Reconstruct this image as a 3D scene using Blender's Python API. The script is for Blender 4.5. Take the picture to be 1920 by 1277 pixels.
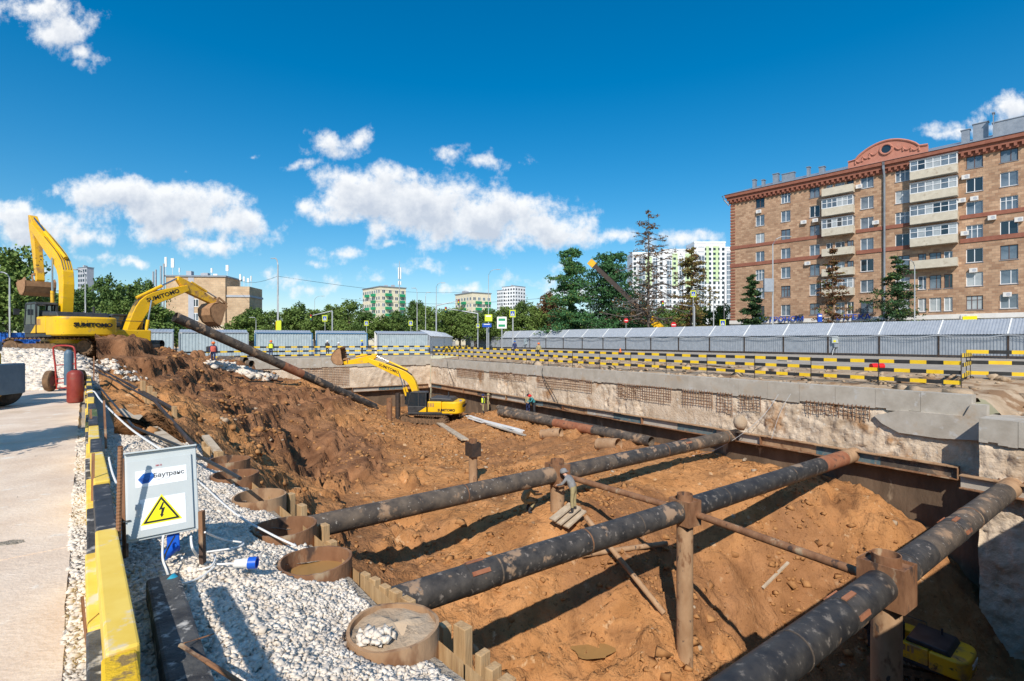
import bpy, bmesh, math, random
import numpy as np
from mathutils import Vector, Matrix
for o in list(bpy.data.objects): bpy.data.objects.remove(o)
sc = bpy.context.scene
C = sc.collection
random.seed(11)
rng = np.random.default_rng(11)
R = math.radians
# ------------------------------------------------------------------ camera, sky, sun, exposure
F, CX, CY, H = 950.0, 960.0, 638.5, 1.8
cam = bpy.data.objects.new('camera', bpy.data.cameras.new('camera'))
C.objects.link(cam); sc.camera = cam
cam.location = (0, 0, H); cam.rotation_euler = (R(90), 0, 0)
cam.data.sensor_width = 36; cam.data.lens = 36 * F / 1920
cam.data.clip_start = .1; cam.data.clip_end = 6000
SUN_EL = 40.0
SUN_PLAN = Vector((.10, .995))
ldir = Vector((SUN_PLAN.x * math.cos(R(SUN_EL)), SUN_PLAN.y * math.cos(R(SUN_EL)), -math.sin(R(SUN_EL))))
sun = bpy.data.objects.new('sun', bpy.data.lights.new('sun', 'SUN'))
C.objects.link(sun)
sun.data.energy = 4.6; sun.data.angle = R(.5); sun.data.color = (1, .93, .83)
sun.rotation_euler = ldir.to_track_quat('-Z', 'Y').to_euler()
sun.location = (0, -40, 60)
sc.view_settings.view_transform = 'Standard'; sc.view_settings.look = 'None'
sc.cycles.max_bounces = 5; sc.cycles.diffuse_bounces = 4; sc.cycles.glossy_bounces = 2; sc.cycles.transparent_max_bounces = 4
sc.view_settings.exposure = 0.12; sc.view_settings.gamma = 1
W = bpy.data.worlds.new('World'); sc.world = W; W.use_nodes = True
SKY_STRENGTH = .150
W.cycles.sampling_method = 'MANUAL'; W.cycles.sample_map_resolution = 256
# clouds as directions: (x px, y px, half width, half height) of the lobes
CLOUDS = [(690,368,100,46),(790,392,125,50),(900,405,125,50),(1010,430,105,36),(955,388,62,30),(735,342,60,26),(588,386,26,17),(640,385,50,36),
 (600,272,34,21),(672,264,38,20),(640,285,40,14),(862,290,42,17),(905,302,42,12),(735,457,46,10),(568,309,22,7),
 (215,362,95,34),(320,388,130,40),(430,418,85,28),(395,456,78,21),(330,425,120,30),(60,428,110,32),(165,446,60,20),(10,408,60,28),
 (65,20,55,26),(118,58,62,30),(160,95,36,22),(158,122,22,14),(1905,203,46,26),(1845,236,70,14),(1800,248,40,8),
 (1165,440,55,16),(1275,446,62,24),(1330,466,50,18),(1110,440,40,16),
 (622,476,46,11),(582,491,24,9),(188,489,32,10),(258,494,26,8),(555,523,56,12),(590,543,40,14),(690,523,26,11),(815,503,46,11),(985,529,50,13),(1060,495,40,9),
 (300,-260,190,90),(1100,-480,260,130),(1700,-330,200,90),(700,-900,380,200),(1500,-1200,480,260),(-700,260,260,80),(2700,230,280,80),(2500,-400,320,150),(-500,-420,320,150),  # unseen lobes overhead and to the sides, added to whiten the ambient light
 (930,455,180,14),(480,290,20,6),(770,325,30,9),(60,500,70,14),(1060,545,70,12),(880,545,60,9)]
def setup_world():
    nt = W.node_tree; nt.nodes.clear(); N = nt.nodes.new; L = nt.links.new
    # group: cloud field over gnomonic sky coordinates
    def field(name, lobes, d1, d2):
        g = bpy.data.node_groups.new(name, 'ShaderNodeTree')
        g.interface.new_socket('uv', in_out='INPUT', socket_type='NodeSocketVector')
        g.interface.new_socket('f', in_out='OUTPUT', socket_type='NodeSocketFloat')
        gi = g.nodes.new('NodeGroupInput'); go = g.nodes.new('NodeGroupOutput')
        def noise(sca, det, rough=.55):
            n = g.nodes.new('ShaderNodeTexNoise'); n.noise_dimensions = '2D'; n.inputs['Scale'].default_value = sca
            n.inputs['Detail'].default_value = det; n.inputs['Roughness'].default_value = rough
            g.links.new(gi.outputs[0], n.inputs['Vector']); return n
        n1 = noise(9, d1)
        sub = g.nodes.new('ShaderNodeVectorMath'); sub.operation = 'MULTIPLY_ADD'
        g.links.new(n1.outputs['Color'], sub.inputs[0]); sub.inputs[1].default_value = (.09, .05, 0)
        sub.inputs[2].default_value = (-.045, -.025, 0)
        wv = g.nodes.new('ShaderNodeVectorMath'); wv.operation = 'ADD'
        g.links.new(gi.outputs[0], wv.inputs[0]); g.links.new(sub.outputs[0], wv.inputs[1])
        prev = None
        for (px, py, a, b) in lobes:
            c = ((px - CX) / F, (CY - py) / F, 0); k = min(1, max(.35, b / 40)); ia = (F / a, F / b, 0)
            m = g.nodes.new('ShaderNodeVectorMath'); m.operation = 'MULTIPLY_ADD'
            g.links.new(wv.outputs[0], m.inputs[0]); m.inputs[1].default_value = ia
            m.inputs[2].default_value = (-c[0] * ia[0], -c[1] * ia[1], 0)
            ln = g.nodes.new('ShaderNodeVectorMath'); ln.operation = 'LENGTH'; g.links.new(m.outputs[0], ln.inputs[0])
            s = g.nodes.new('ShaderNodeMath'); s.operation = 'MULTIPLY_ADD'; g.links.new(ln.outputs['Value'], s.inputs[0])
            s.inputs[1].default_value = -k; s.inputs[2].default_value = 1.38 * k
            if prev is None: prev = s
            else:
                mx = g.nodes.new('ShaderNodeMath'); mx.operation = 'MAXIMUM'
                g.links.new(prev.outputs[0], mx.inputs[0]); g.links.new(s.outputs[0], mx.inputs[1]); prev = mx
        n2 = noise(16, d2, .62)
        ma = g.nodes.new('ShaderNodeMath'); ma.operation = 'MULTIPLY_ADD'
        g.links.new(n2.outputs['Fac'], ma.inputs[0]); ma.inputs[1].default_value = 2.05; ma.inputs[2].default_value = -1.06
        ad = g.nodes.new('ShaderNodeMath'); ad.operation = 'ADD'
        g.links.new(prev.outputs[0], ad.inputs[0]); g.links.new(ma.outputs[0], ad.inputs[1])
        g.links.new(ad.outputs[0], go.inputs[0]); return g
    g = field('cloud_field', CLOUDS, 5, 7); g2 = field('cloud_shade', [c for c in CLOUDS if c[3] >= 20], 3, 4)
    tc = N('ShaderNodeTexCoord'); sp = N('ShaderNodeSeparateXYZ'); L(tc.outputs['Generated'], sp.inputs[0])
    ab = N('ShaderNodeMath'); ab.operation = 'ABSOLUTE'; L(sp.outputs['Y'], ab.inputs[0])
    mxm = N('ShaderNodeMath'); mxm.operation = 'MAXIMUM'; L(ab.outputs[0], mxm.inputs[0]); mxm.inputs[1].default_value = .05
    du = N('ShaderNodeMath'); du.operation = 'DIVIDE'; L(sp.outputs['X'], du.inputs[0]); L(mxm.outputs[0], du.inputs[1])
    dv = N('ShaderNodeMath'); dv.operation = 'DIVIDE'; L(sp.outputs['Z'], dv.inputs[0]); L(mxm.outputs[0], dv.inputs[1])
    cb = N('ShaderNodeCombineXYZ'); L(du.outputs[0], cb.inputs[0]); L(dv.outputs[0], cb.inputs[1])
    f1 = N('ShaderNodeGroup'); f1.node_tree = g; L(cb.outputs[0], f1.inputs[0])
    up = N('ShaderNodeVectorMath'); up.operation = 'ADD'; L(cb.outputs[0], up.inputs[0]); up.inputs[1].default_value = (-.006, .020, 0)
    f2 = N('ShaderNodeGroup'); f2.node_tree = g2; L(up.outputs[0], f2.inputs[0])
    den = N('ShaderNodeMapRange'); den.interpolation_type = 'SMOOTHSTEP'
    L(f1.outputs[0], den.inputs['Value']); den.inputs['From Min'].default_value = -.02; den.inputs['From Max'].default_value = .75
    den.inputs['To Max'].default_value = .94
    shd = N('ShaderNodeMapRange'); L(f2.outputs[0], shd.inputs['Value'])
    shd.inputs['From Min'].default_value = .25; shd.inputs['From Max'].default_value = 1.25
    cc = N('ShaderNodeMix'); cc.data_type = 'RGBA'
    L(shd.outputs[0], cc.inputs['Factor']); cc.inputs['A'].default_value = (6.3, 6.35, 6.4, 1); cc.inputs['B'].default_value = (3.8, 4.15, 4.75, 1)
    sky = N('ShaderNodeTexSky'); sky.sky_type = 'NISHITA'; sky.sun_disc = False
    sky.sun_elevation = R(SUN_EL); sky.sun_rotation = math.atan2(-SUN_PLAN.x, -SUN_PLAN.y)
    sky.air_density = 1.0; sky.dust_density = .25; sky.ozone_density = 4.0
    hs = N('ShaderNodeHueSaturation'); hs.inputs['Saturation'].default_value = 1.41; hs.inputs['Hue'].default_value = .4965
    L(sky.outputs[0], hs.inputs['Color'])
    mix = N('ShaderNodeMix'); mix.data_type = 'RGBA'
    kk = N('ShaderNodeVectorMath'); kk.operation = 'MULTIPLY_ADD'; L(hs.outputs[0], kk.inputs[0]); kk.inputs[1].default_value = (.040,)*3; kk.inputs[2].default_value = (1,)*3
    dd = N('ShaderNodeVectorMath'); dd.operation = 'DIVIDE'; L(hs.outputs[0], dd.inputs[0]); L(kk.outputs[0], dd.inputs[1])
    L(den.outputs[0], mix.inputs['Factor']); L(dd.outputs[0], mix.inputs['A']); L(cc.outputs['Result'], mix.inputs['B'])
    bg = N('ShaderNodeBackground'); bg.inputs['Strength'].default_value = SKY_STRENGTH
    L(mix.outputs['Result'], bg.inputs['Color'])
    out = N('ShaderNodeOutputWorld'); L(bg.outputs[0], out.inputs['Surface'])
setup_world()

# ------------------------------------------------------------------ helpers
def P(px, py, d): return Vector(((px - CX) / F * d, d, H - (py - CY) / F * d))
def G(px, py, z=0.0): return P(px, py, (H - z) * F / (py - CY))
A0 = Vector((15.4, 22.6)); U = Vector((-.565, .825)); V = Vector((.825, .565))
def S(s, w, z=0.0):                       # pit frame: s along the long wall, w into the pit from the long wall
    p = A0 + U * s - V * w
    return Vector((p.x, p.y, z))
def toSW(x, y): 
    r = Vector((x, y)) - A0
    return r.dot(U), -r.dot(V)
def wp(s): return 24.1 + .1 * (s + 6.35)    # pile row
def wk(s): return 25.62 + .1 * (s + 7.37)   # kerb barrier

def frame(d, up=Vector((0, 0, 1))):
    d = d.normalized()
    if abs(d.dot(up)) > .98: up = Vector((0, 1, 0)) if abs(d.y) < .9 else Vector((1, 0, 0))
    x = d.cross(up).normalized(); y = x.cross(d).normalized()
    return x, y
class MB:
    def __init__(s): s.v = []; s.f = []; s.m = []
    def add(s, vs, fs, m=0):
        o = len(s.v); s.v += [tuple(v) for v in vs]; s.f += [tuple(i + o for i in f) for f in fs]; s.m += [m] * len(fs); return s
    def box(s, c, d, m=0, M=None):
        x, y, z = d[0] / 2, d[1] / 2, d[2] / 2; c = Vector(c)
        vs = [Vector((a, b, e)) for e in (-z, z) for b in (-y, y) for a in (-x, x)]
        vs = [(M @ v if M else v) + c for v in vs]
        return s.add(vs, [(0,2,3,1),(4,5,7,6),(0,1,5,4),(2,6,7,3),(0,4,6,2),(1,3,7,5)], m)
    def bb(s, x0, x1, y0, y1, z0, z1, m=0): return s.box(((x0+x1)/2,(y0+y1)/2,(z0+z1)/2),(abs(x1-x0),abs(y1-y0),abs(z1-z0)),m)
    def beam(s, p, q, w, h, m=0, up=Vector((0,0,1)), w2=None, h2=None):
        p, q = Vector(p), Vector(q); x, y = frame(q - p, up); w2 = w if w2 is None else w2; h2 = h if h2 is None else h2
        vs = [p + x*a*w/2 + y*b*h/2 for b in (-1,1) for a in (-1,1)] + [q + x*a*w2/2 + y*b*h2/2 for b in (-1,1) for a in (-1,1)]
        return s.add(vs, [(0,1,3,2),(4,6,7,5),(0,4,5,1),(2,3,7,6),(0,2,6,4),(1,5,7,3)], m)
    def tube(s, p, q, r, r2=None, n=12, cap=True, m=0):
        p, q = Vector(p), Vector(q); x, y = frame(q - p); r2 = r if r2 is None else r2
        cs = [(math.cos(2*math.pi*i/n), math.sin(2*math.pi*i/n)) for i in range(n)]
        vs = [p + x*a*r + y*b*r for a, b in cs] + [q + x*a*r2 + y*b*r2 for a, b in cs]
        fs = [(i, (i+1) % n, n + (i+1) % n, n + i) for i in range(n)]
        if cap: fs += [tuple(range(n))[::-1], tuple(range(n, 2*n))]
        return s.add(vs, fs, m)
    def pipe(s, p, q, r, t=.02, n=20, m=0, seg=1):      # hollow pipe
        p, q = Vector(p), Vector(q); x, y = frame(q - p)
        cs = [(math.cos(2*math.pi*i/n), math.sin(2*math.pi*i/n)) for i in range(n)]
        vs = []; 
        for k in range(seg + 1): vs += [p.lerp(q, k/seg) + (x*a + y*b)*r for a, b in cs]
        fs = [(k*n+i, k*n+(i+1)%n, (k+1)*n+(i+1)%n, (k+1)*n+i) for k in range(seg) for i in range(n)]
        o = len(vs); vs += [p + (x*a + y*b)*(r-t) for a, b in cs] + [q + (x*a + y*b)*(r-t) for a, b in cs]
        for i in range(n):
            j = (i+1) % n
            fs += [(o+i, o+n+i, o+n+j, o+j), (i, o+i, o+j, j), (seg*n+i, seg*n+j, o+n+j, o+n+i)]
        return s.add(vs, fs, m)
    def path(s, pts, r, n=6, m=0):
        pts = [Vector(p) for p in pts]; vs = []; k = len(pts)
        x = None
        for i, p in enumerate(pts):
            d = (pts[min(i+1, k-1)] - pts[max(i-1, 0)]).normalized()
            if x is None: x, y = frame(d)
            else:
                x = (x - d * x.dot(d)).normalized(); y = d.cross(x)
            ri = r[i] if isinstance(r, (list, tuple)) else r
            vs += [p + (x*math.cos(2*math.pi*j/n) + y*math.sin(2*math.pi*j/n))*ri for j in range(n)]
        fs = [(i*n+j, i*n+(j+1)%n, (i+1)*n+(j+1)%n, (i+1)*n+j) for i in range(k-1) for j in range(n)]
        fs += [tuple(range(n))[::-1], tuple(range((k-1)*n, k*n))]
        return s.add(vs, fs, m)
    def prism(s, poly, y0, y1, m=0, ax='y'):            # polygon (x,z) extruded along y, or (x,y) along z
        n = len(poly)
        if ax == 'y': vs = [(a, y0, b) for a, b in poly] + [(a, y1, b) for a, b in poly]
        elif ax == 'x': vs = [(y0, a, b) for a, b in poly] + [(y1, a, b) for a, b in poly]
        else: vs = [(a, b, y0) for a, b in poly] + [(a, b, y1) for a, b in poly]
        fs = [tuple(range(n)), tuple(range(n, 2*n))[::-1]] + [(i, n+i, n+(i+1)%n, (i+1)%n) for i in range(n)]
        return s.add(vs, fs, m)
    def lathe(s, prof, n=20, c=(0,0,0), m=0):
        c = Vector(c); vs = []
        for r, z in prof: vs += [c + Vector((r*math.cos(2*math.pi*i/n), r*math.sin(2*math.pi*i/n), z)) for i in range(n)]
        fs = [(k*n+i, k*n+(i+1)%n, (k+1)*n+(i+1)%n, (k+1)*n+i) for k in range(len(prof)-1) for i in range(n)]
        return s.add(vs, fs, m)
    def quad(s, a, b, c, d, m=0): return s.add([a, b, c, d], [(0,1,2,3)], m)
    def xf(s, M): s.v = [tuple(M @ Vector(v)) for v in s.v]; return s
    def mesh(s, name, mats, smooth=False, fixn=True):
        me = bpy.data.meshes.new(name); me.from_pydata(s.v, [], s.f)
        for m in (mats if isinstance(mats, (list, tuple)) else [mats]): me.materials.append(m)
        me.polygons.foreach_set('material_index', s.m)
        if fixn and len(s.f) < 60000:
            bm = bmesh.new(); bm.from_mesh(me); bmesh.ops.recalc_face_normals(bm, faces=bm.faces); bm.to_mesh(me); bm.free()
        if smooth:
            me.shade_smooth(); me.set_sharp_from_angle(angle=R(38))
        me.update(); return me
    def build(s, name, mats, parent=None, smooth=False, bev=0, local=False, fixn=True):
        if parent is None:
            a = np.array(s.v); lo, hi = a.min(0), a.max(0)
            org = Vector(((lo[0]+hi[0])/2, (lo[1]+hi[1])/2, lo[2])); s.xf(Matrix.Translation(-org))
        elif not local:
            r = parent
            while r.parent: r = r.parent
            s.xf(r.matrix_basis.inverted())
        o = bpy.data.objects.new(name, s.mesh(name, mats, smooth, fixn)); C.objects.link(o)
        if parent is None: o.location = org
        else: o.parent = parent
        if bev:
            b = o.modifiers.new('bevel', 'BEVEL'); b.width = bev; b.segments = 2; b.limit_method = 'ANGLE'
        return o
def npobj(name, v, f, mat, parent=None, smooth=False, kind=None, mi=None):
    me = bpy.data.meshes.new(name)
    v = np.asarray(v, np.float32); f = np.asarray(f, np.int32); k = f.shape[1]
    me.vertices.add(len(v)); me.vertices.foreach_set('co', v.ravel())
    me.loops.add(f.size); me.loops.foreach_set('vertex_index', f.ravel())
    me.polygons.add(len(f)); me.polygons.foreach_set('loop_start', np.arange(0, f.size, k, dtype=np.int32))
    for m in (mat if isinstance(mat, (list, tuple)) else [mat]): me.materials.append(m)
    if mi is not None: me.polygons.foreach_set('material_index', np.asarray(mi, np.int32))
    me.update(calc_edges=True); me.validate()
    if smooth: me.shade_smooth()
    o = bpy.data.objects.new(name, me); C.objects.link(o)
    if parent: o.parent = parent
    if kind: o['kind'] = kind
    return o
def tag(o, label, cat, group=None, kind=None):
    o['label'] = label; o['category'] = cat
    if group: o['group'] = group
    if kind: o['kind'] = kind
    return o
def thing(name, label, cat, loc=(0,0,0), rz=0, group=None):
    o = bpy.data.objects.new(name, None); C.objects.link(o); o.empty_display_size = .3
    o.location = loc; o.rotation_euler = (0, 0, rz)
    o.matrix_basis = Matrix.Translation(Vector(loc)) @ Matrix.Rotation(rz, 4, 'Z')
    return tag(o, label, cat, group)
def struct(o): o['kind'] = 'structure'; return o
def dup(o, parent=None):
    c = o.copy(); C.objects.link(c); c.parent = parent
    for ch in o.children: dup(ch, c)
    return c
def share(o, parent, loc=None, scale=None, rz=None):      # another part with the same mesh
    c = bpy.data.objects.new(o.name.split('.')[0], o.data); C.objects.link(c); c.parent = parent
    if loc is not None: c.location = loc
    if scale is not None: c.scale = scale
    if rz is not None: c.rotation_euler = (0, 0, rz)
    return c
_txt = {}
def bake_text(body, size, ext, bold):
    cu = bpy.data.curves.new('t', 'FONT'); cu.body = body; cu.size = size; cu.extrude = ext; cu.offset = bold
    cu.align_x = 'CENTER'; cu.align_y = 'CENTER'; cu.resolution_u = 3
    t = bpy.data.objects.new('t', cu); C.objects.link(t)
    dg = bpy.context.evaluated_depsgraph_get(); me = bpy.data.meshes.new_from_object(t.evaluated_get(dg)); bpy.data.objects.remove(t); me.materials.clear()
    _txt[body, size, ext, bold] = me
for a_ in (('Баутранс',.046,.0004,.0006),('380 В',.018,.0003,0),('SUMITOMO',.34,.004,.008),('SUMITOMO',.30,.004,.012),('SANY',.42,.004,.012),('ГАСТРОНОМ',1.15,.08,.01),('АПТЕКА',1.15,.08,.01)): bake_text(*a_)
def text(body, size, M, mat, parent, name='lettering', ext=.01, bold=0, sx=1):
    if (body, size, ext, bold) not in _txt: bake_text(body, size, ext, bold)
    me = _txt[body, size, ext, bold].copy(); me.transform(M @ Matrix.Diagonal((sx, 1, 1, 1))); me.materials.append(mat)
    o = bpy.data.objects.new(name, me); C.objects.link(o); o.parent = parent; return o
# human figures: one continuous skinned surface per pose
def bake_body(pose):
    st = dict(pel=(0,0,.95), wst=(0,0,1.12), chs=(0.01,0,1.36), nck=(0,0,1.50), hd=(.03,0,1.62), hd2=(.02,0,1.72),
      ls=(0,.19,1.42), le=(.02,.25,1.16), lw=(.12,.23,.93), lh=(.17,.22,.86), lf=(.20,.215,.78), rs=(0,-.19,1.42), re=(.0,-.26,1.16), rw=(.1,-.25,.93), rh=(.14,-.25,.86), rf=(.17,-.245,.78),
      lhp=(0,.10,.92), lk=(.03,.11,.50), la=(0,.12,.09), lt=(.17,.13,.04), rhp=(0,-.10,.92), rk=(.02,-.11,.50), ra=(-.02,-.12,.09), rt=(.15,-.13,.04))
    if pose == 'walk': st.update(lk=(.16,.1,.52), la=(.12,.11,.10), lt=(.29,.12,.05), rk=(.02,-.1,.5), ra=(-.24,-.11,.15), rt=(-.10,-.12,.05), lw=(-.12,.25,.95), lh=(-.12,.25,.87), lf=(-.10,.25,.79), rw=(.2,-.22,1.0), rh=(.26,-.2,.95), rf=(.32,-.19,.9))
    if pose == 'lean': st.update(wst=(.08,0,1.1), chs=(.22,0,1.30), nck=(.32,0,1.40), hd=(.40,0,1.48), hd2=(.43,0,1.57), ls=(.22,.19,1.34), rs=(.22,-.19,1.34), le=(.38,.24,1.12), lw=(.56,.18,1.05), lh=(.63,.16,1.03), lf=(.70,.15,1.0), re=(.38,-.24,1.12), rw=(.56,-.18,1.05), rh=(.63,-.16,1.03), rf=(.7,-.15,1.0))
    if pose == 'crouch': st.update(pel=(-.15,0,.55), wst=(-.08,0,.70), chs=(.08,0,.92), nck=(.17,0,1.05), hd=(.25,0,1.15), hd2=(.27,0,1.24), ls=(.08,.19,.97), rs=(.08,-.19,.97), le=(.25,.25,.78), lw=(.45,.18,.75), lh=(.52,.16,.75), lf=(.6,.15,.73), re=(.25,-.25,.78), rw=(.45,-.18,.75), rh=(.52,-.16,.75), rf=(.6,-.15,.73),
        lhp=(-.13,.1,.52), lk=(.28,.16,.52), la=(.05,.15,.10), lt=(.22,.17,.05), rhp=(-.13,-.1,.52), rk=(.28,-.16,.48), ra=(.0,-.15,.10), rt=(.17,-.17,.05))
    rad = dict(pel=.145, wst=.14, chs=.165, nck=.06, hd=.10, hd2=.085, ls=.075, le=.052, lw=.04, lh=.042, lf=.02, rs=.075, re=.052, rw=.04, rh=.042, rf=.02, lhp=.10, lk=.07, la=.052, lt=.045, rhp=.10, rk=.07, ra=.052, rt=.045)
    ks = list(st); edges = [('pel','wst'),('wst','chs'),('chs','nck'),('nck','hd'),('hd','hd2'),('chs','ls'),('ls','le'),('le','lw'),('lw','lh'),('lh','lf'),('chs','rs'),('rs','re'),('re','rw'),('rw','rh'),('rh','rf'),('pel','lhp'),('lhp','lk'),('lk','la'),('la','lt'),('pel','rhp'),('rhp','rk'),('rk','ra'),('ra','rt')]
    for a in 'lr': st[a+'th'] = tuple(Vector(st[a+'h']) + Vector((.035, -.03 if a == 'l' else .03, .01))); rad[a+'th'] = .014; ks.append(a+'th'); edges.append((a+'h', a+'th'))
    me = bpy.data.meshes.new('b'); me.from_pydata([st[k] for k in ks], [(ks.index(a), ks.index(b)) for a, b in edges], []); ob = bpy.data.objects.new('b', me); C.objects.link(ob)
    md = ob.modifiers.new('s', 'SKIN'); md.use_smooth_shade = True
    for i, k in enumerate(ks): me.skin_vertices[0].data[i].radius = (rad[k], rad[k]*(1.25 if k in ('pel','wst','chs') else 1)); me.skin_vertices[0].data[i].use_root = (k == 'pel')
    s2 = ob.modifiers.new('d', 'SUBSURF'); s2.levels = 1; s2.render_levels = 1
    dg = bpy.context.evaluated_depsgraph_get(); m2 = bpy.data.meshes.new_from_object(ob.evaluated_get(dg)); bpy.data.objects.remove(ob); m2.name = 'body'
    m2.materials.clear()
    grp = {}
    for k in ks: grp[k] = 0 if k in ('wst','chs','ls','le','lw','rs','re','rw') else 2 if k in ('nck','hd','hd2','lh','lf','rh','rf','lth','rth') else 3 if k in ('la','lt','ra','rt') else 1
    arr = np.array([st[k] for k in ks]); gi = np.array([grp[k] for k in ks]); rr = np.array([rad[k] for k in ks])
    idx = []
    for pl in m2.polygons:
        c = np.array(pl.center); idx.append(int(gi[int(np.argmin(np.linalg.norm(arr - c, axis=1) - rr))]))
    m2.shade_smooth(); return m2, st, idx
BODY = {p_: bake_body(p_) for p_ in ('stand', 'walk', 'lean', 'crouch')}
# value noise
def _h(ix, iy, seed):
    n = (ix.astype(np.int64) * 374761393 + iy.astype(np.int64) * 668265263 + seed * 974711) & 0x7fffffff
    n = ((n ^ (n >> 13)) * 1274126177) & 0x7fffffff
    return ((n ^ (n >> 16)) & 0xffff) / 65535.0
def vn(x, y, seed=0):
    x = np.asarray(x, float); y = np.asarray(y, float)
    ix = np.floor(x); iy = np.floor(y); fx = x - ix; fy = y - iy
    fx = fx*fx*(3-2*fx); fy = fy*fy*(3-2*fy)
    a = _h(ix, iy, seed); b = _h(ix+1, iy, seed); c = _h(ix, iy+1, seed); d = _h(ix+1, iy+1, seed)
    return (a*(1-fx)+b*fx)*(1-fy) + (c*(1-fx)+d*fx)*fy - .5
def fbm(x, y, sca, octv=4, seed=0, gain=.5):
    t = 0; a = 1
    for k in range(octv):
        t = t + a * vn(x*sca + 17.3*k, y*sca - 9.1*k, seed + k); sca *= 2.03; a *= gain
    return t
def ridged(x, y, sca, octv=3, seed=0):
    t = 0; a = 1
    for k in range(octv):
        t = t + a * (1 - np.abs(vn(x*sca + 5*k, y*sca + 7*k, seed+k)) * 4); sca *= 2.1; a *= .5
    return t

# ------------------------------------------------------------------ materials
def mt(name, c1, c2=None, sca=4.0, rough=.8, metal=0.0, bump=0.0, bsca=None, spot=None, det=4, world=False, stretch=None, spec=.4, lo=.35, hi=.65):
    m = bpy.data.materials.new(name); m.use_nodes = True; nt = m.node_tree; b = nt.nodes['Principled BSDF']
    N = nt.nodes.new; L = nt.links.new
    b.inputs['Roughness'].default_value = rough; b.inputs['Metallic'].default_value = metal
    b.inputs['Specular IOR Level'].default_value = spec
    b.inputs['Base Color'].default_value = (*c1, 1)
    if c2 is None and not bump and not spot: return m
    if world: co = N('ShaderNodeNewGeometry').outputs['Position']
    else: co = N('ShaderNodeTexCoord').outputs['Object']
    if stretch:
        mp = N('ShaderNodeMapping'); mp.inputs['Scale'].default_value = stretch; L(co, mp.inputs[0]); co = mp.outputs[0]
    def noise(s_, d_=det):
        n = N('ShaderNodeTexNoise'); n.inputs['Scale'].default_value = s_; n.inputs['Detail'].default_value = d_
        n.inputs['Roughness'].default_value = .6; L(co, n.inputs['Vector']); return n.outputs['Fac']
    col = None
    if c2 is not None:
        r = N('ShaderNodeValToRGB'); L(noise(sca), r.inputs[0])
        r.color_ramp.elements[0].position = lo; r.color_ramp.elements[1].position = hi
        r.color_ramp.elements[0].color = (*c1, 1); r.color_ramp.elements[1].color = (*c2, 1); col = r.outputs[0]
    for sp_ in (spot if isinstance(spot, list) else [spot] if spot else []):
        cs, ss, th, wd = sp_
        mr = N('ShaderNodeMapRange'); L(noise(ss, 4), mr.inputs['Value']); mr.inputs['From Min'].default_value = th; mr.inputs['From Max'].default_value = th + wd
        mx = N('ShaderNodeMix'); mx.data_type = 'RGBA'; L(mr.outputs[0], mx.inputs['Factor'])
        if col is None: mx.inputs['A'].default_value = (*c1, 1)
        else: L(col, mx.inputs['A'])
        mx.inputs['B'].default_value = (*cs, 1); col = mx.outputs['Result']
    if col is not None: L(col, b.inputs['Base Color'])
    if bump:
        bp = N('ShaderNodeBump'); bp.inputs['Strength'].default_value = min(1, bump); bp.inputs['Distance'].default_value = .02 * max(1, bump)**2
        L(noise(bsca or sca*3, 4), bp.inputs['Height']); L(bp.outputs[0], b.inputs['Normal'])
    return m
SOIL, BROWN = (.40,.20,.080), (.27,.125,.05)
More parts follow.
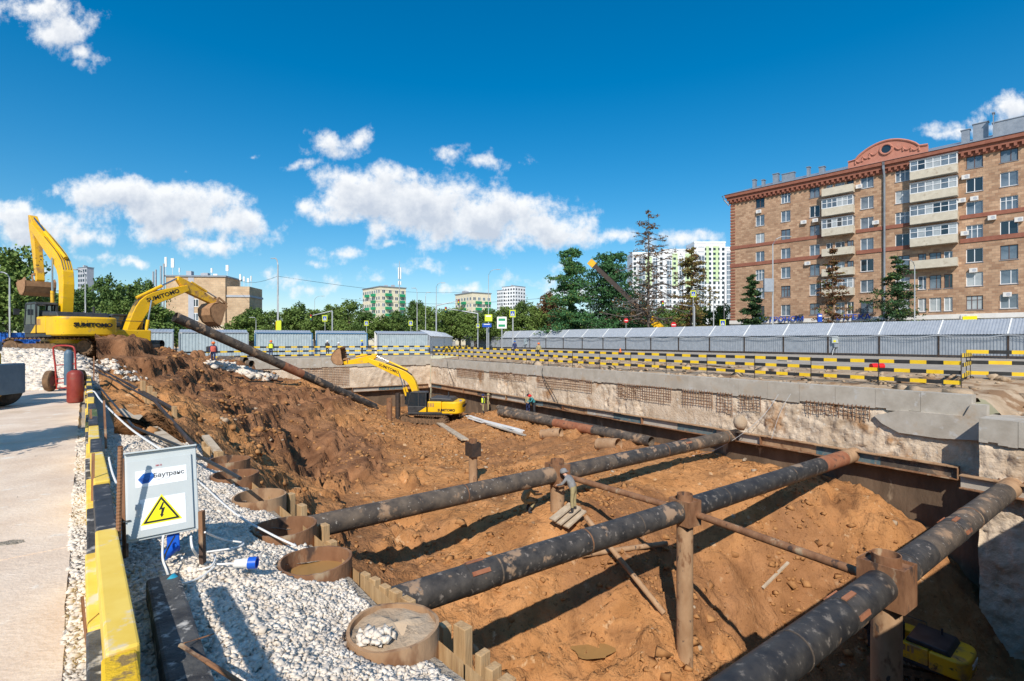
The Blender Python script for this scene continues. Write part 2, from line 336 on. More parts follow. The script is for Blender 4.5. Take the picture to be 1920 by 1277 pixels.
M = dict(
 soil=mt('soil', (.37,.174,.066), (.575,.285,.117), .9, .95, bump=2.4, bsca=7, world=True, spot=[((.25,.118,.05), .45, .54, .12), ((.26,.125,.052), 5.5, .60, .06), ((.64,.42,.235), 2.2, .63, .08)], spec=.1),
 _s=0, sand=mt('sandy_soil', (.34,.245,.16), (.47,.365,.26), 1.5, .95, bump=1.2, bsca=9, world=True, spec=.1, spot=((.25,.155,.09), .9, .54, .08)),
 clod=mt('clod', (.30,.14,.055), (.46,.24,.10), 3, .95, spec=.1),
 ground=mt('dusty_ground', (.30,.26,.21), (.42,.37,.31), .6, .9, bump=.6, bsca=6, world=True),
 asphalt=mt('asphalt', (.06,.06,.06), (.09,.09,.09), 3, .9, world=True),
 slab=mt('road_slab', (.66,.51,.385), (.78,.64,.505), 1.3, .85, bump=.5, bsca=25, world=True, spot=[((.60,.46,.33), .55, .57, .14), ((.80,.74,.65), 3.1, .62, .1)]),
 stone=mt('limestone', (.56,.485,.40), (.80,.72,.62), 9, .85, world=True, spec=.2),
 gravelbase=mt('gravel_bed', (.36,.30,.23), (.56,.48,.38), 18, .95, bump=2, bsca=30, world=True),
 conc=mt('concrete', (.39,.345,.285), (.49,.445,.38), 1.6, .85, bump=.4, bsca=14, spot=[((.40,.31,.22), .8, .58, .12), ((.5,.48,.45), 2.1, .62, .08)]),
 concrough=mt('rough_concrete', (.49,.375,.265), (.72,.595,.46), .9, .95, bump=1.6, bsca=8, spot=[((.40,.23,.12), .55, .58, .09), ((.66,.59,.50), 3, .6, .1)], spec=.15),
 walldark=mt('stained_shaded_wall', (.105,.07,.045), (.19,.13,.085), 1.0, .95, bump=1.2, bsca=6, stretch=(1,1,.35), spot=((.32,.24,.16), 1.3, .64, .06)),  # soil-stained concrete, base colour darkened further for the shade below the walers
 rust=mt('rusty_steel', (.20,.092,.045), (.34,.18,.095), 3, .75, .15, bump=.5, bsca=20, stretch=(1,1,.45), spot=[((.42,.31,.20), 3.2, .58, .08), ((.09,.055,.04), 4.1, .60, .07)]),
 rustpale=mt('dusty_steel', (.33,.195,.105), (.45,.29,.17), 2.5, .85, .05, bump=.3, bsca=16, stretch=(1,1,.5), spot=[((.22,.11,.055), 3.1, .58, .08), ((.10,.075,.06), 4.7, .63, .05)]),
 black=mt('bitumen_pipe', (.032,.030,.029), (.085,.075,.066), 3, .55, 0, bump=.5, bsca=14, spot=[((.33,.22,.14), 1.6, .56, .05), ((.22,.19,.165), 7, .60, .08)]),
 black2=mt('bitumen_pipe_clean', (.024,.024,.026), (.06,.056,.052), 3, .5, 0, bump=.3, bsca=14, spot=[((.30,.21,.14), 1.1, .60, .06), ((.18,.16,.14), 6, .58, .1)]),
 blackdust=mt('dusty_black_pipe', (.05,.042,.037), (.15,.115,.085), 2, .7, 0, bump=.5, bsca=16, spot=[((.32,.21,.13), 1.4, .55, .08), ((.35,.32,.28), 9, .64, .04)]),
 rustred=mt('red_rust', (.28,.10,.05), (.38,.17,.09), 2, .8, .1, spot=((.13,.07,.05), 3, .58, .1)),
 wood=mt('timber', (.42,.26,.125), (.55,.37,.195), 3, .8, 0, bump=.4, bsca=10, stretch=(6,6,.7), spot=((.3,.17,.08), 2, .6, .1)),
 woodgrey=mt('weathered_plank', (.40,.32,.23), (.56,.46,.34), 3, .85, 0, bump=.4, bsca=10, spot=((.3,.2,.12), 2, .58, .1)),
 yel=mt('yellow_paint', (.78,.52,.07), (.84,.60,.12), 4, .6, spot=[((.70,.60,.42), 6, .57, .1), ((.36,.25,.1), 2.5, .66, .06)]),
 blk=mt('black_paint', (.022,.023,.027), (.05,.052,.06), 5, .55, spot=[((.28,.26,.24), 8, .57, .1)]),
 yelb=mt('rail_yellow', (.86,.58,.02), (.76,.48,.02), 2, .55, spot=((.6,.42,.15), 4, .68, .05)),
 blkb=mt('rail_black', (.018,.018,.018), (.035,.035,.035), 4, .6),
 wornblk=mt('worn_black_paint', (.03,.03,.034), (.10,.10,.10), 5, .7, bump=.6, bsca=30, spot=[((.48,.46,.43), 7, .55, .08)]),
 dirtyel=mt('dirty_yellow_paint', (.82,.52,.02), (.70,.42,.015), 6, .7, bump=.5, bsca=40, spot=[((.28,.18,.06), 9, .54, .08)]),
 exy=mt('excavator_yellow', (.84,.50,.008), (.76,.43,.010), 1.5, .42, spot=[((.50,.31,.10), 1.7, .58, .14), ((.20,.12,.05), 7, .66, .05)]),
 exyd=mt('dusty_excavator_yellow', (.80,.46,.015), (.70,.40,.03), 2, .5, spot=[((.36,.20,.085), 1.6, .50, .14), ((.10,.065,.035), 4, .62, .06)]),
 exb=mt('dark_grey_paint', (.025,.027,.03), (.05,.05,.052), 3, .45),
 trackm=mt('muddy_track', (.10,.065,.04), (.24,.14,.075), 5, .9, .1, bump=.5),
 steel=mt('steel_rod', (.55,.55,.56), None, 1, .25, 1.0),
 bucketm=mt('muddy_bucket', (.30,.165,.085), (.42,.235,.12), 4, .85, .1, bump=.6, bsca=12),
 glass=mt('dark_glass', (.02,.028,.035), None, 1, .06, 0, spec=.9),
 glass2=mt('window_glass', (.07,.095,.125), (.16,.20,.24), .6, .08, 0, spec=.9),
 glass3=mt('curtained_glass', (.28,.31,.33), (.42,.45,.46), .8, .12, 0, spec=.8),
 rubber=mt('rubber', (.025,.024,.023), (.06,.052,.045), 6, .85),
 white=mt('white_paint', (.78,.78,.76), (.70,.70,.68), 3, .5),
 cabinet=mt('cabinet_paint', (.47,.51,.515), (.53,.57,.575), 3, .45, 0, spot=[((.42,.33,.2), 5, .69, .03)]),
 paper=mt('white_sticker', (.80,.82,.84), None, 1, .4),
 signy=mt('sign_yellow', (.88,.78,.01), None, 1, .4),
 ink=mt('black_ink', (.012,.012,.014), None, 1, .5),
 logob=mt('logo_blue', (.015,.12,.45), None, 1, .4), logod=mt('logo_dark_blue', (.01,.06,.28), None, 1, .4),
 redink=mt('red_ink', (.5,.03,.05), None, 1, .5),
 plugb=mt('blue_plastic', (.01,.10,.55), None, 1, .35), teal=mt('teal_tape', (.03,.33,.48), None, 1, .5),
 redp=mt('red_paint', (.42,.035,.025), (.34,.035,.03), 4, .5, spot=((.3,.2,.14), 6, .62, .08)),
 dred=mt('dark_red_paint', (.22,.03,.022), (.28,.05,.035), 5, .5, spot=((.16,.08,.05), 5, .6, .08)),
 bluegrey=mt('blue_grey_paint', (.07,.13,.19), (.10,.17,.23), 4, .5),
 galv=mt('galvanised_sheet', (.30,.33,.37), (.37,.40,.44), 2, .45, .25),
 roofm=mt('roof_sheet', (.39,.42,.46), (.46,.49,.53), 2, .4, .3),
 galv2=mt('grey_blue_sheet', (.34,.41,.44), (.42,.49,.52), 2, .5, .1, spot=((.3,.33,.33), 2.2, .64, .06)),
 darkst=mt('dark_steel', (.04,.035,.033), (.09,.06,.045), 4, .6, .3),
 tealdirty=mt('dirty_teal_paint', (.06,.13,.16), (.16,.19,.19), 3, .7, spot=((.30,.23,.16), 4, .56, .1)),
 bluef=mt('blue_fence_paint', (.012,.10,.42), (.015,.13,.5), 3, .5),
 bluest=mt('blue_frame_paint', (.05,.16,.30), None, 1, .5),
 cable=mt('white_cable', (.76,.75,.72), None, 1, .5), cableb=mt('black_cable', (.03,.03,.03), None, 1, .5), cableg=mt('grey_cable', (.5,.52,.54), None, 1, .5),
 water=mt('muddy_water', (.33,.19,.07), None, 1, .08, 0, spec=.6),
 barkd=mt('bark', (.11,.08,.055), (.17,.13,.095), 6, .9, bump=.5),
 barkdead=mt('dead_bark', (.10,.085,.075), (.16,.14,.125), 6, .9),
 pole=mt('lamp_post_grey', (.42,.44,.46), (.36,.38,.40), 3, .5, .2), poled=mt('dark_pole', (.10,.10,.11), None, 1, .5),
 red=mt('red_plastic', (.65,.015,.015), None, 1, .4), orange=mt('orange_plastic', (.80,.16,.02), None, 1, .5),
 signblue=mt('sign_blue', (.01,.07,.42), None, 1, .4), signred=mt('sign_red', (.55,.01,.015), None, 1, .4), signgreen=mt('sign_green', (.55,.62,.04), None, 1, .4),
 green=mt('balcony_green', (.015,.28,.12), None, 1, .5),
)

def wet_soil(m):                                   # freshly dug moist earth on the bank is darker
    nt = m.node_tree; b = nt.nodes['Principled BSDF']; N = nt.nodes.new; L = nt.links.new
    old = b.inputs['Base Color'].links[0].from_socket; at_ = N('ShaderNodeAttribute'); at_.attribute_name = 'moist'
    mx = N('ShaderNodeMix'); mx.data_type = 'RGBA'; mx.blend_type = 'MIX'; L(at_.outputs['Fac'], mx.inputs['Factor']); L(old, mx.inputs['A'])
    g = N('ShaderNodeNewGeometry'); n = N('ShaderNodeTexNoise'); n.inputs['Scale'].default_value = 1.1; n.inputs['Detail'].default_value = 7; L(g.outputs['Position'], n.inputs['Vector'])
    r = N('ShaderNodeValToRGB'); L(n.outputs['Fac'], r.inputs[0]); r.color_ramp.elements[0].position = .36; r.color_ramp.elements[1].position = .66
    r.color_ramp.elements[0].color = (.15,.07,.035,1); r.color_ramp.elements[1].color = (.33,.165,.082,1); L(r.outputs[0], mx.inputs['B']); L(mx.outputs['Result'], b.inputs['Base Color'])
wet_soil(M['soil'])
# ------------------------------------------------------------------ the pit, its ground and walls
S0 = -9.5                                        # near end of the pit, beside and below the camera
M['conc2'] = mt('weathered_concrete', (.30,.275,.235), (.42,.39,.345), 1.1, .85, bump=.4, bsca=14, spot=[((.26,.22,.17), 1.4, .6, .1)])
CTRL = []
def cz(px, py, z): p = G(px, py, z); CTRL.append((p.x, p.y, z))
def cd(px, py, d): p = P(px, py, d); CTRL.append((p.x, p.y, p.z))
for a in [(400,842,-.15),(440,846,-1.1),(475,860,-2.2),(520,885,-3.5),(560,935,-4.4),(620,1040,-5.0),(700,1050,-5.2),(760,1095,-5.9),(680,900,-4.8),(800,900,-4.9),(887,905,-4.9),
          (1000,860,-4.8),(1000,930,-4.8),(1045,960,-4.7),(1150,862,-4.6),(1250,850,-4.5),(1010,778,-4.3),(1100,805,-4.4),(1220,832,-4.5),(930,768,-4.5),(1320,905,-4.6),(1200,930,-4.7),(1030,1000,-5.1),(1100,965,-4.9),
          (1130,1090,-6.3),(1270,1185,-7.0),(1000,1150,-6.7),(900,1255,-7.4),(1100,1260,-8.1),(1200,1000,-5.3),(1400,980,-5.6),(1400,1100,-7.7),(1500,1000,-6.0),
          (1600,1120,-8.6),(1500,1150,-8.7),(1740,1250,-9.6),(1500,1260,-9.5),(1300,1270,-8.7),(1000,800,-4.8),(880,806,-5.2),(740,803,-5.5),(800,793,-6.0),(830,772,-5.7),(700,772,-5.5),(900,850,-5.0),(760,850,-5.0)]: cz(*a)
for a in [(1400,868,26.3),(1460,885,24.5),(1540,902,21.8),(1600,925,20.6),(1640,945,20.0),(1680,1020,19.4),(1760,1120,18.6),(1880,1240,17.6),
          (690,742,51),(600,726,50.5),(540,714,49.5),(490,702,48),(440,690,42),(400,700,41),(350,690,34),(310,695,26),(350,716,26),(400,745,28),(450,768,25),(560,800,30),
          (640,742,38),(595,732,43),(700,800,35),(640,855,27),(540,762,30),(500,732,37),(275,652,27),(240,682,23),(250,668,25),(300,730,19),(330,668,32),(300,660,34),(420,672,46),(470,682,52),(330,660,45)]: cd(*a)
for s_ in (-13, -6, 0): 
    for w_, z_ in ((3,-9.6),(12,-9.6),(20,-8.8),(23.7,-8.0)):
        if s_ < -5 or w_ > 20: p = S(s_, w_); CTRL.append((p.x, p.y, z_ if s_ < -3 else z_ + 1.5))
for s_, z_, z2 in ((3,-.15,-1.3),(4.5,-.1,-1.2),(6,-.08,-1.0),(8,-.06,-.8),(10.5,-.05,-.6),(13,-.02,-.5),(16,0,-.4)):
    p = S(s_, wp(s_)+.75); CTRL.append((p.x, p.y, z_)); p = S(s_, wp(s_)-1.3); CTRL.append((p.x, p.y, z2))
_c = np.array(CTRL)
def _phi(r2): return np.sqrt(r2 + 2.0)
def _solve():
    n = len(_c); xy = _c[:, :2]
    K = _phi(((xy[:, None] - xy[None]) ** 2).sum(-1)) + np.eye(n) * -.35
    Pm = np.c_[np.ones(n), xy]; Amat = np.block([[K, Pm], [Pm.T, np.zeros((3, 3))]])
    return np.linalg.solve(Amat, np.r_[_c[:, 2], 0, 0, 0])
_w = _solve()
def soil_base(x, y):
    x = np.asarray(x, float); y = np.asarray(y, float); sh = x.shape; x = x.ravel(); y = y.ravel(); out = np.zeros_like(x)
    for i in range(0, len(x), 20000):
        q = np.c_[x[i:i+20000], y[i:i+20000]]
        out[i:i+20000] = _phi(((q[:, None] - _c[None, :, :2]) ** 2).sum(-1)) @ _w[:len(_c)] + _w[-3] + q @ _w[-2:]
    return out.reshape(sh)
def smooth01(t): t = np.clip(t, 0, 1); return t*t*(3-2*t)
def chips(x, y, sca, seed):                      # faceted lumps: every cell tilted its own way
    x = np.asarray(x)*sca + .35*vn(x*sca*1.7, y*sca*1.7, seed+9); y = np.asarray(y)*sca + .35*vn(x*1.9, y*1.9, seed+8)
    best = np.full(x.shape, 9.0); val = np.zeros(x.shape); ix = np.floor(x); iy = np.floor(y)
    for a in (-1, 0, 1):
        for b in (-1, 0, 1):
            cx = ix + a; cy = iy + b; px = cx + _h(cx, cy, seed); py = cy + _h(cx, cy, seed+1); d = (x-px)**2 + (y-py)**2
            v = (_h(cx, cy, seed+2) - .5) + (x-px)*(_h(cx, cy, seed+3) - .5)*1.6 + (y-py)*(_h(cx, cy, seed+4) - .5)*1.6
            m = d < best; best = np.where(m, d, best); val = np.where(m, v, val)
    return val
def soil_h(x, y):
    x = np.asarray(x, float); y = np.asarray(y, float)
    z = soil_base(x, y)
    r0 = x - A0.x; r1 = y - A0.y; s = r0*U.x + r1*U.y; w = -(r0*V.x + r1*V.y)
    # roughness: high on slopes, low on the tracked floor
    slopey = smooth01((w - 11) / 6) * smooth01((s - 4) / 5)
    near = smooth01((6 - s) / 6)
    amp = .22 + .55 * slopey + .48 * near
    z = z + amp * (fbm(x, y, .45, 5, 3, .55) * .9 + .45 * (np.abs(fbm(x, y, 1.3, 3, 9)) - .2)) + .13*amp*ridged(x, y, 1.9, 2, 31) + (.07 + .20*amp)*(np.abs(fbm(x, y, 2.3, 3, 41, .65))*2 - .5)*smooth01(fbm(x, y, .3, 3, 44)*3 + .75)
    z = z + amp*(.16*chips(x, y, 1.1, 61) + .11*chips(x, y, 2.7, 65))
    # ledges left by the bucket on the bank
    q = (z + .5*fbm(x, y, .35, 3, 91))/.85; fl = np.floor(q); fr = q - fl; zt = (fl + smooth01((fr - .45)/.45))*.85 - .5*fbm(x, y, .35, 3, 91)
    z = z + (zt - z)*.8*slopey*smooth01(fbm(x, y, .12, 2, 93)*4 + .7)
    # vertical cut in the bank
    c = P(528, 800, 26); dx = (x - c.x); dy = (y - c.y)
    a = dx*.86 + dy*.5; b = -dx*.5 + dy*.86
    z = z - 1.5 * smooth01((a + .15 + .5*fbm(x, y, .8, 2, 5)) / .35) * smooth01(1 - (a - .6) / 3.0) * smooth01(1 - np.abs(b) / 5.5)
    # tyre and track ruts across the floor
    for (p, q, sp) in (((P(880,870,28)), (P(1130,800,40)), .9), ((P(940,880,25)), (P(1190,830,33)), .8), ((P(870,850,30)), (P(1060,790,44)), .9)):
        dv = Vector((q.x-p.x, q.y-p.y)); l = dv.length; dv /= l
        t = (x-p.x)*dv.x + (y-p.y)*dv.y; e = (x-p.x)*-dv.y + (y-p.y)*dv.x + .8*np.sin(t*.25)
        for k in (-1, 1):
            z = z - .19*np.exp(-((e - k*sp)/.22)**2)*smooth01(t/2)*smooth01((l-t)/2) + .11*np.exp(-((e - k*sp-.4)/.2)**2)*smooth01(t/2)*smooth01((l-t)/2)
    lft = np.where(s < 2, wp(s) + .4, wk(s) - .35)
    z = np.where(s > 2, z + (np.minimum(z, -.05) - z) * smooth01((w - lft + 1.2) / 1.0) * smooth01((14 - s)/6), z)
    return z
_gx = np.arange(-34, 22, .2); _gy = np.arange(2, 72, .2); _gz = soil_h(*np.meshgrid(_gx, _gy, indexing='ij'))
def soilz(x, y):
    i = min(max((x - _gx[0])/.2, 0), len(_gx) - 1.001); j = min(max((y - _gy[0])/.2, 0), len(_gy) - 1.001); a, b = int(i), int(j); u, v = i - a, j - b
    return float((_gz[a,b]*(1-u) + _gz[a+1,b]*u)*(1-v) + (_gz[a,b+1]*(1-u) + _gz[a+1,b+1]*u)*v)
def make_soil():
    V_, F_ = [], []
    st = .13
    ss = np.arange(S0 - .2, 44.7, st); tt = np.linspace(0, 1, 215)
    SS, TT = np.meshgrid(ss, tt, indexing='ij')
    left = np.where(SS < 2, wp(SS) - .15, wk(SS) - .3)
    WW = .0 + TT * left
    X = A0.x + U.x*SS - V.x*WW; Y = A0.y + U.y*SS - V.y*WW
    Z = soil_h(X, Y)
    v = np.stack([X, Y, Z], -1).reshape(-1, 3)
    n, k = SS.shape; idx = np.arange(n*k).reshape(n, k)
    f = np.stack([idx[:-1,:-1], idx[:-1,1:], idx[1:,1:], idx[1:,:-1]], -1).reshape(-1, 4)
    o = npobj('excavated_soil', v, f, M['soil'], smooth=True); struct(o)
    moist = smooth01((SS - 11)/5) * smooth01((WW - 13.5)/4 + 1.6*fbm(X, Y, .22, 4, 55)) * (1 - .8*smooth01((WW - wp(SS) + 2.2)/1.6)*smooth01((20-SS)/5))
    moist = np.maximum(moist, .6*smooth01((fbm(X, Y, .16, 4, 71) - .06)*5))
    at_ = o.data.attributes.new('moist', 'FLOAT', 'POINT'); at_.data.foreach_set('value', moist.ravel().astype(np.float32)); return o
make_soil()
# the ground sheet with the pit cut out
def make_ground():
    bm = bmesh.new()
    hole = [S(S0,-8), S(44.75,-8), S(44.75, wk(44.75)-.35), S(3.2, wk(3.2)-.35), S(3.2, wk(3.2)+.5), S(S0, wk(S0)+.5)]
    outer = [Vector((-1800,-300,0)), Vector((1800,-300,0)), Vector((1800,2500,0)), Vector((-1800,2500,0))]
    es = []
    for lp in (outer, hole):
        vs = [bm.verts.new((p.x, p.y, 0)) for p in lp]; es += [bm.edges.new((vs[i], vs[(i+1) % len(vs)])) for i in range(len(vs))]
    bmesh.ops.triangle_fill(bm, edges=es, use_beauty=True)
    bmesh.ops.recalc_face_normals(bm, faces=bm.faces)
    if sum(f.normal.z for f in bm.faces) < 0: bmesh.ops.reverse_faces(bm, faces=bm.faces)
    me = bpy.data.meshes.new('ground'); bm.to_mesh(me); bm.free(); me.materials.append(M['ground'])
    o = bpy.data.objects.new('ground', me); C.objects.link(o); struct(o)
make_ground()
# sandy strip between the long wall and the covered walkway
def make_verge():
    ss = np.arange(S0 - .05, 44.8, .2); ww = np.linspace(.5, 8.2, 40)
    SS, WW = np.meshgrid(ss, ww, indexing='ij')
    X = A0.x + U.x*SS + V.x*WW; Y = A0.y + U.y*SS + V.y*WW
    Z = -.42 + .47*smooth01((WW-.4)/6.5) + .10*fbm(X, Y, .7, 4, 21)
    dip = smooth01((-4.0 - SS)/1.2)
    Z = Z - dip*(.95*(1 - smooth01((WW-.9)/5)) ) + dip*.35*fbm(X, Y, 1.2, 4, 4)
    Z = np.where(WW > 8, -.03, Z); Z = np.where(SS > 44.4, np.minimum(Z, -.05), Z)
    n, k = SS.shape; idx = np.arange(n*k).reshape(n, k)
    f = np.stack([idx[:-1,:-1], idx[1:,:-1], idx[1:,1:], idx[:-1,1:]], -1).reshape(-1, 4)
    struct(npobj('sandy_verge', np.stack([X,Y,Z],-1).reshape(-1,3), f, M['sand'], smooth=True))
make_verge()
# hidden timber-faced side of the pit below the near pile row
mb = MB()
for i in range(14):
    s0 = S0 + i*.8; mb.quad(S(s0, wp(s0)-.12, -.25), S(s0+.78, wp(s0+.78)-.12, -.25), S(s0+.78, wp(s0+.78)-.12, -9.5), S(s0, wp(s0)-.12, -9.5))
    
tag(mb.build('timber_pit_wall', M['wood']), 'vertical timber facing of the pit below the row of steel piles', 'wall')

def rough_wall(name, p0, p1, nrm, ztop, zmid, zbot, parent, seed, res=.085):
    L = (Vector(p1) - Vector(p0)); ln = L.length; L = L / ln
    xs = np.arange(0, ln + res, res); xs = np.minimum(xs, ln)
    za = np.arange(ztop, zmid, -res)
    A_, Z_ = np.meshgrid(xs, za, indexing='ij')
    D = .045*chips(A_, Z_*.9, 1.3, seed) + .065*chips(A_, Z_*.8, 3.0, seed+40) + .05*chips(A_, Z_*.8, 6.5, seed+60) + .09*fbm(A_, Z_, .5, 4, seed+5, .55) + .03*ridged(A_*1.0, Z_*.25, 3.0, 2, seed+70)
    patch = smooth01((fbm(A_, Z_*.6, .22, 3, seed+2) + .12)*5)         # smoother patches against hacked ones
    D = D*(.15 + .85*patch)
    D = D - D.mean()
    edge = smooth01((ztop - Z_)/.25); D = D*edge + (-.10)*(1-edge) - .03
    X = p0[0] + L.x*A_ + nrm.x*D; Y = p0[1] + L.y*A_ + nrm.y*D
    n, k = A_.shape; idx = np.arange(n*k).reshape(n, k)
    f = np.stack([idx[:-1,:-1], idx[1:,:-1], idx[1:,1:], idx[:-1,1:]], -1).reshape(-1, 4)
    v = np.stack([X, Y, Z_], -1).reshape(-1, 3) - np.array(parent.location)
    a = npobj(name, v, f, M['concrough'], parent, smooth=True)
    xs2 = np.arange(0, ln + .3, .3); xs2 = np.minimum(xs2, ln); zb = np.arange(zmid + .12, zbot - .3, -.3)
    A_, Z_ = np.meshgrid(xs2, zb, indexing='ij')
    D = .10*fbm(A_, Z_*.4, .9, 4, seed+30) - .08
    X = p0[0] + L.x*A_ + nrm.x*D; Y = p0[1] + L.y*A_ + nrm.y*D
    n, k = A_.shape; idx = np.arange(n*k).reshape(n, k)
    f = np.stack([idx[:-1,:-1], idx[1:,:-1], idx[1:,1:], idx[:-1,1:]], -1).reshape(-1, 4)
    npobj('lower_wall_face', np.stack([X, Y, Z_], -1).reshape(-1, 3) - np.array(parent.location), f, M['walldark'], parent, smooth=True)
def cap_beam(parent, a, b, nrm, ztop, h, wid, n, name='beam_panel', mat='conc', rag=True):
    a, b = Vector(a), Vector(b); L = b - a
    for i in range(n):
        p = a + L*(i/n) + L.normalized()*.006; q = a + L*((i+1)/n) - L.normalized()*.006
        off = random.uniform(-.004, .004); dh = random.uniform(-.02, .02) + (.05*random.random() if rag else 0)
        m = MB(); o = nrm*(.05 + off); k = nrm*(.05 + off - wid); tz = ztop + random.uniform(-.008, .008)
        # ragged lower edge in four pieces
        for j in range(4):
            p1 = p.lerp(q, j/4); q1 = p.lerp(q, (j+1)/4); hh = h + dh + (random.uniform(-.05, .07) if rag else 0)
            vs = [p1+o, q1+o, q1+k, p1+k]
            m.add([(v.x, v.y, tz) for v in vs] + [(v.x, v.y, tz-hh) for v in vs], [(0,1,2,3),(7,6,5,4),(0,4,5,1),(2,6,7,3)] + ([(3,7,4,0)] if j == 0 else []) + ([(1,5,6,2)] if j == 3 else []))
        m.build(name, M[mat], parent)
def rebar_mat(parent, p0, L, nrm, spans, z0):
    for (s0, s1, z1) in spans:
        m = MB(); a = s0
        while a < s1:
            c = p0 + L*a + nrm*.09; zb = z1 + random.uniform(-.12, .12)
            m.beam((c.x, c.y, z0), (c.x + random.uniform(-.02,.02), c.y, zb), .022, .022); a += random.uniform(.15, .21)
        z = z0 - .08
        while z > z1 + .02:
            c0 = p0 + L*s0 + nrm*.105; c1 = p0 + L*s1 + nrm*.105
            m.beam((c0.x, c0.y, z), (c1.x, c1.y, z + random.uniform(-.03,.03)), .022, .022); z -= random.uniform(.15, .2)
        m.build('rebar_mesh', M['rust'], parent)
nR = Vector((-V.x, -V.y, 0)); uR = Vector((U.x, U.y, 0))
wallR = thing('retaining_wall', 'long rough concrete retaining wall with pale capping beam on the pit right side', 'wall', S(20, 0, -10))
cap_beam(wallR, S(-3.9,0), S(43.9,0), nR, -.3, .82, .55, 30)
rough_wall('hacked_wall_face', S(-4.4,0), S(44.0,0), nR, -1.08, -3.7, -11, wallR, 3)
rebar_mat(wallR, S(0,0), uR, nR, [(32,37.5,-1.9),(25,31,-1.7),(17,23.5,-1.9),(10,14.5,-2.0),(7.2,9.2,-2.0),(6.0,6.9,-2.2),(4.4,5.6,-1.9),(-.5,2.2,-1.7)], -1.05)
# smooth concrete patch at the near end, under the beam
m = MB()
po = [(-4.35,-.62),(-4.35,-1.95),(-2.9,-2.08),(-1.6,-2.05),(-1.0,-1.75),(-.7,-1.45),(-1.6,-1.12),(-3.7,-1.1),(-3.9,-.62)]
vs = [S(s_, .17, z_) for s_, z_ in po]; ws = [S(s_, -.2, z_) for s_, z_ in po]; n_ = len(po)
m.add(vs + ws, [tuple(range(n_))] + [(i, n_+i, n_+(i+1)%n_, (i+1)%n_) for i in range(n_)]).build('patch', M['conc'], wallR)
# nearer, stepped-out section with its own lower beam
wallN = thing('retaining_wall', 'short stepped-out concrete wall section at the right edge of the picture', 'wall', S(-8, .6, -10))
PJ = 1.1
cap_beam(wallN, S(S0,PJ), S(-4.35,PJ), nR, -1.02, .85, 2.0, 5)
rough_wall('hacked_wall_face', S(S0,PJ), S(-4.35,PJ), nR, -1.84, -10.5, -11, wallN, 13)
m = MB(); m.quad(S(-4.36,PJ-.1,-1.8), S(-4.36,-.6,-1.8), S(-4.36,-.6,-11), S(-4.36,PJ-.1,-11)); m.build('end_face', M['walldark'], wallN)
# far end wall
wallF = thing('retaining_wall', 'rough concrete end wall of the pit behind the leaning black pipe', 'wall', S(44, 12, -10))
nF = Vector((-U.x, -U.y, 0))
cap_beam(wallF, S(44,.0), S(44,22), nF, -.02, .95, .55, 9)
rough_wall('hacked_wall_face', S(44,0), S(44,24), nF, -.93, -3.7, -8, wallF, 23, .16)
rebar_mat(wallF, S(44,0), Vector((-V.x,-V.y,0)), nF, [(9.5,14,-2.9),(17,18.2,-2.2)], -.95)
# walers
def waler(name, label, a, b, nrm, z, proud, n, h=.5):
    t = thing(name, label, 'steel beam', ((a[0]+b[0])/2, (a[1]+b[1])/2, z - h/2))
    a, b = Vector(a), Vector(b); L = b - a; mats = ['blackdust', 'rustpale', 'white', 'darkst', 'bluest', 'conc']
    for i in range(n):
        p = a + L*(i/n) + L.normalized()*.01 + nrm*proud; q = a + L*((i+1)/n) - L.normalized()*.01 + nrm*proud; zz = z + random.uniform(-.015, .015)
        for sgn in (1, -1):
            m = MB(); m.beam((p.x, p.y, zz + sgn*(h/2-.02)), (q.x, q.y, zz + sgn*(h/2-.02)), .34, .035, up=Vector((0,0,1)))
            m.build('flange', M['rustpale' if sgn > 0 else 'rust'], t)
        wm = random.choice(['blackdust','conc','rustpale','tealdirty','blackdust','tealdirty'])
        m = MB(); m.beam((p.x-nrm.x*.04, p.y-nrm.y*.04, zz), (q.x-nrm.x*.04, q.y-nrm.y*.04, zz), .03, h-.08); wb = m.build('web', M[wm], t)
        if i % 3 == 0:
            m = MB(); c = p + nrm*.06; m.beam((c.x, c.y, zz-h/2+.04), (c.x, c.y, zz+h/2-.04), .22, .03, up=L); m.build('stiffener', M['rust'], wb)
    return t
waler('waler_beam', 'long painted steel waler running along the right retaining wall', S(-3.6,0), S(43.2,0), nR, -3.3, .32, 18)
waler('waler_beam', 'short steel waler on the stepped-out wall where the nearest strut ends', S(-9.3,PJ), S(-3.9,PJ), nR, -3.35, .32, 3)
waler('waler_beam', 'steel waler across the far end wall behind the pit excavator', S(44,.5), S(44,15), nF, -3.4, .32, 5)
wallE = thing('retaining_wall', 'near end wall of the pit below the camera', 'wall', S(S0, 12, -10))
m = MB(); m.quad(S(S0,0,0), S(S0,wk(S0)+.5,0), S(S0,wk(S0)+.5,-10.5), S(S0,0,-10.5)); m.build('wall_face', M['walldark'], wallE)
m = MB(); m.quad(S(S0,-8,0), S(S0,0,0), S(S0,0,-1.6), S(S0,-8,-1.6)); m.build('wall_face', M['sand'], wallE)
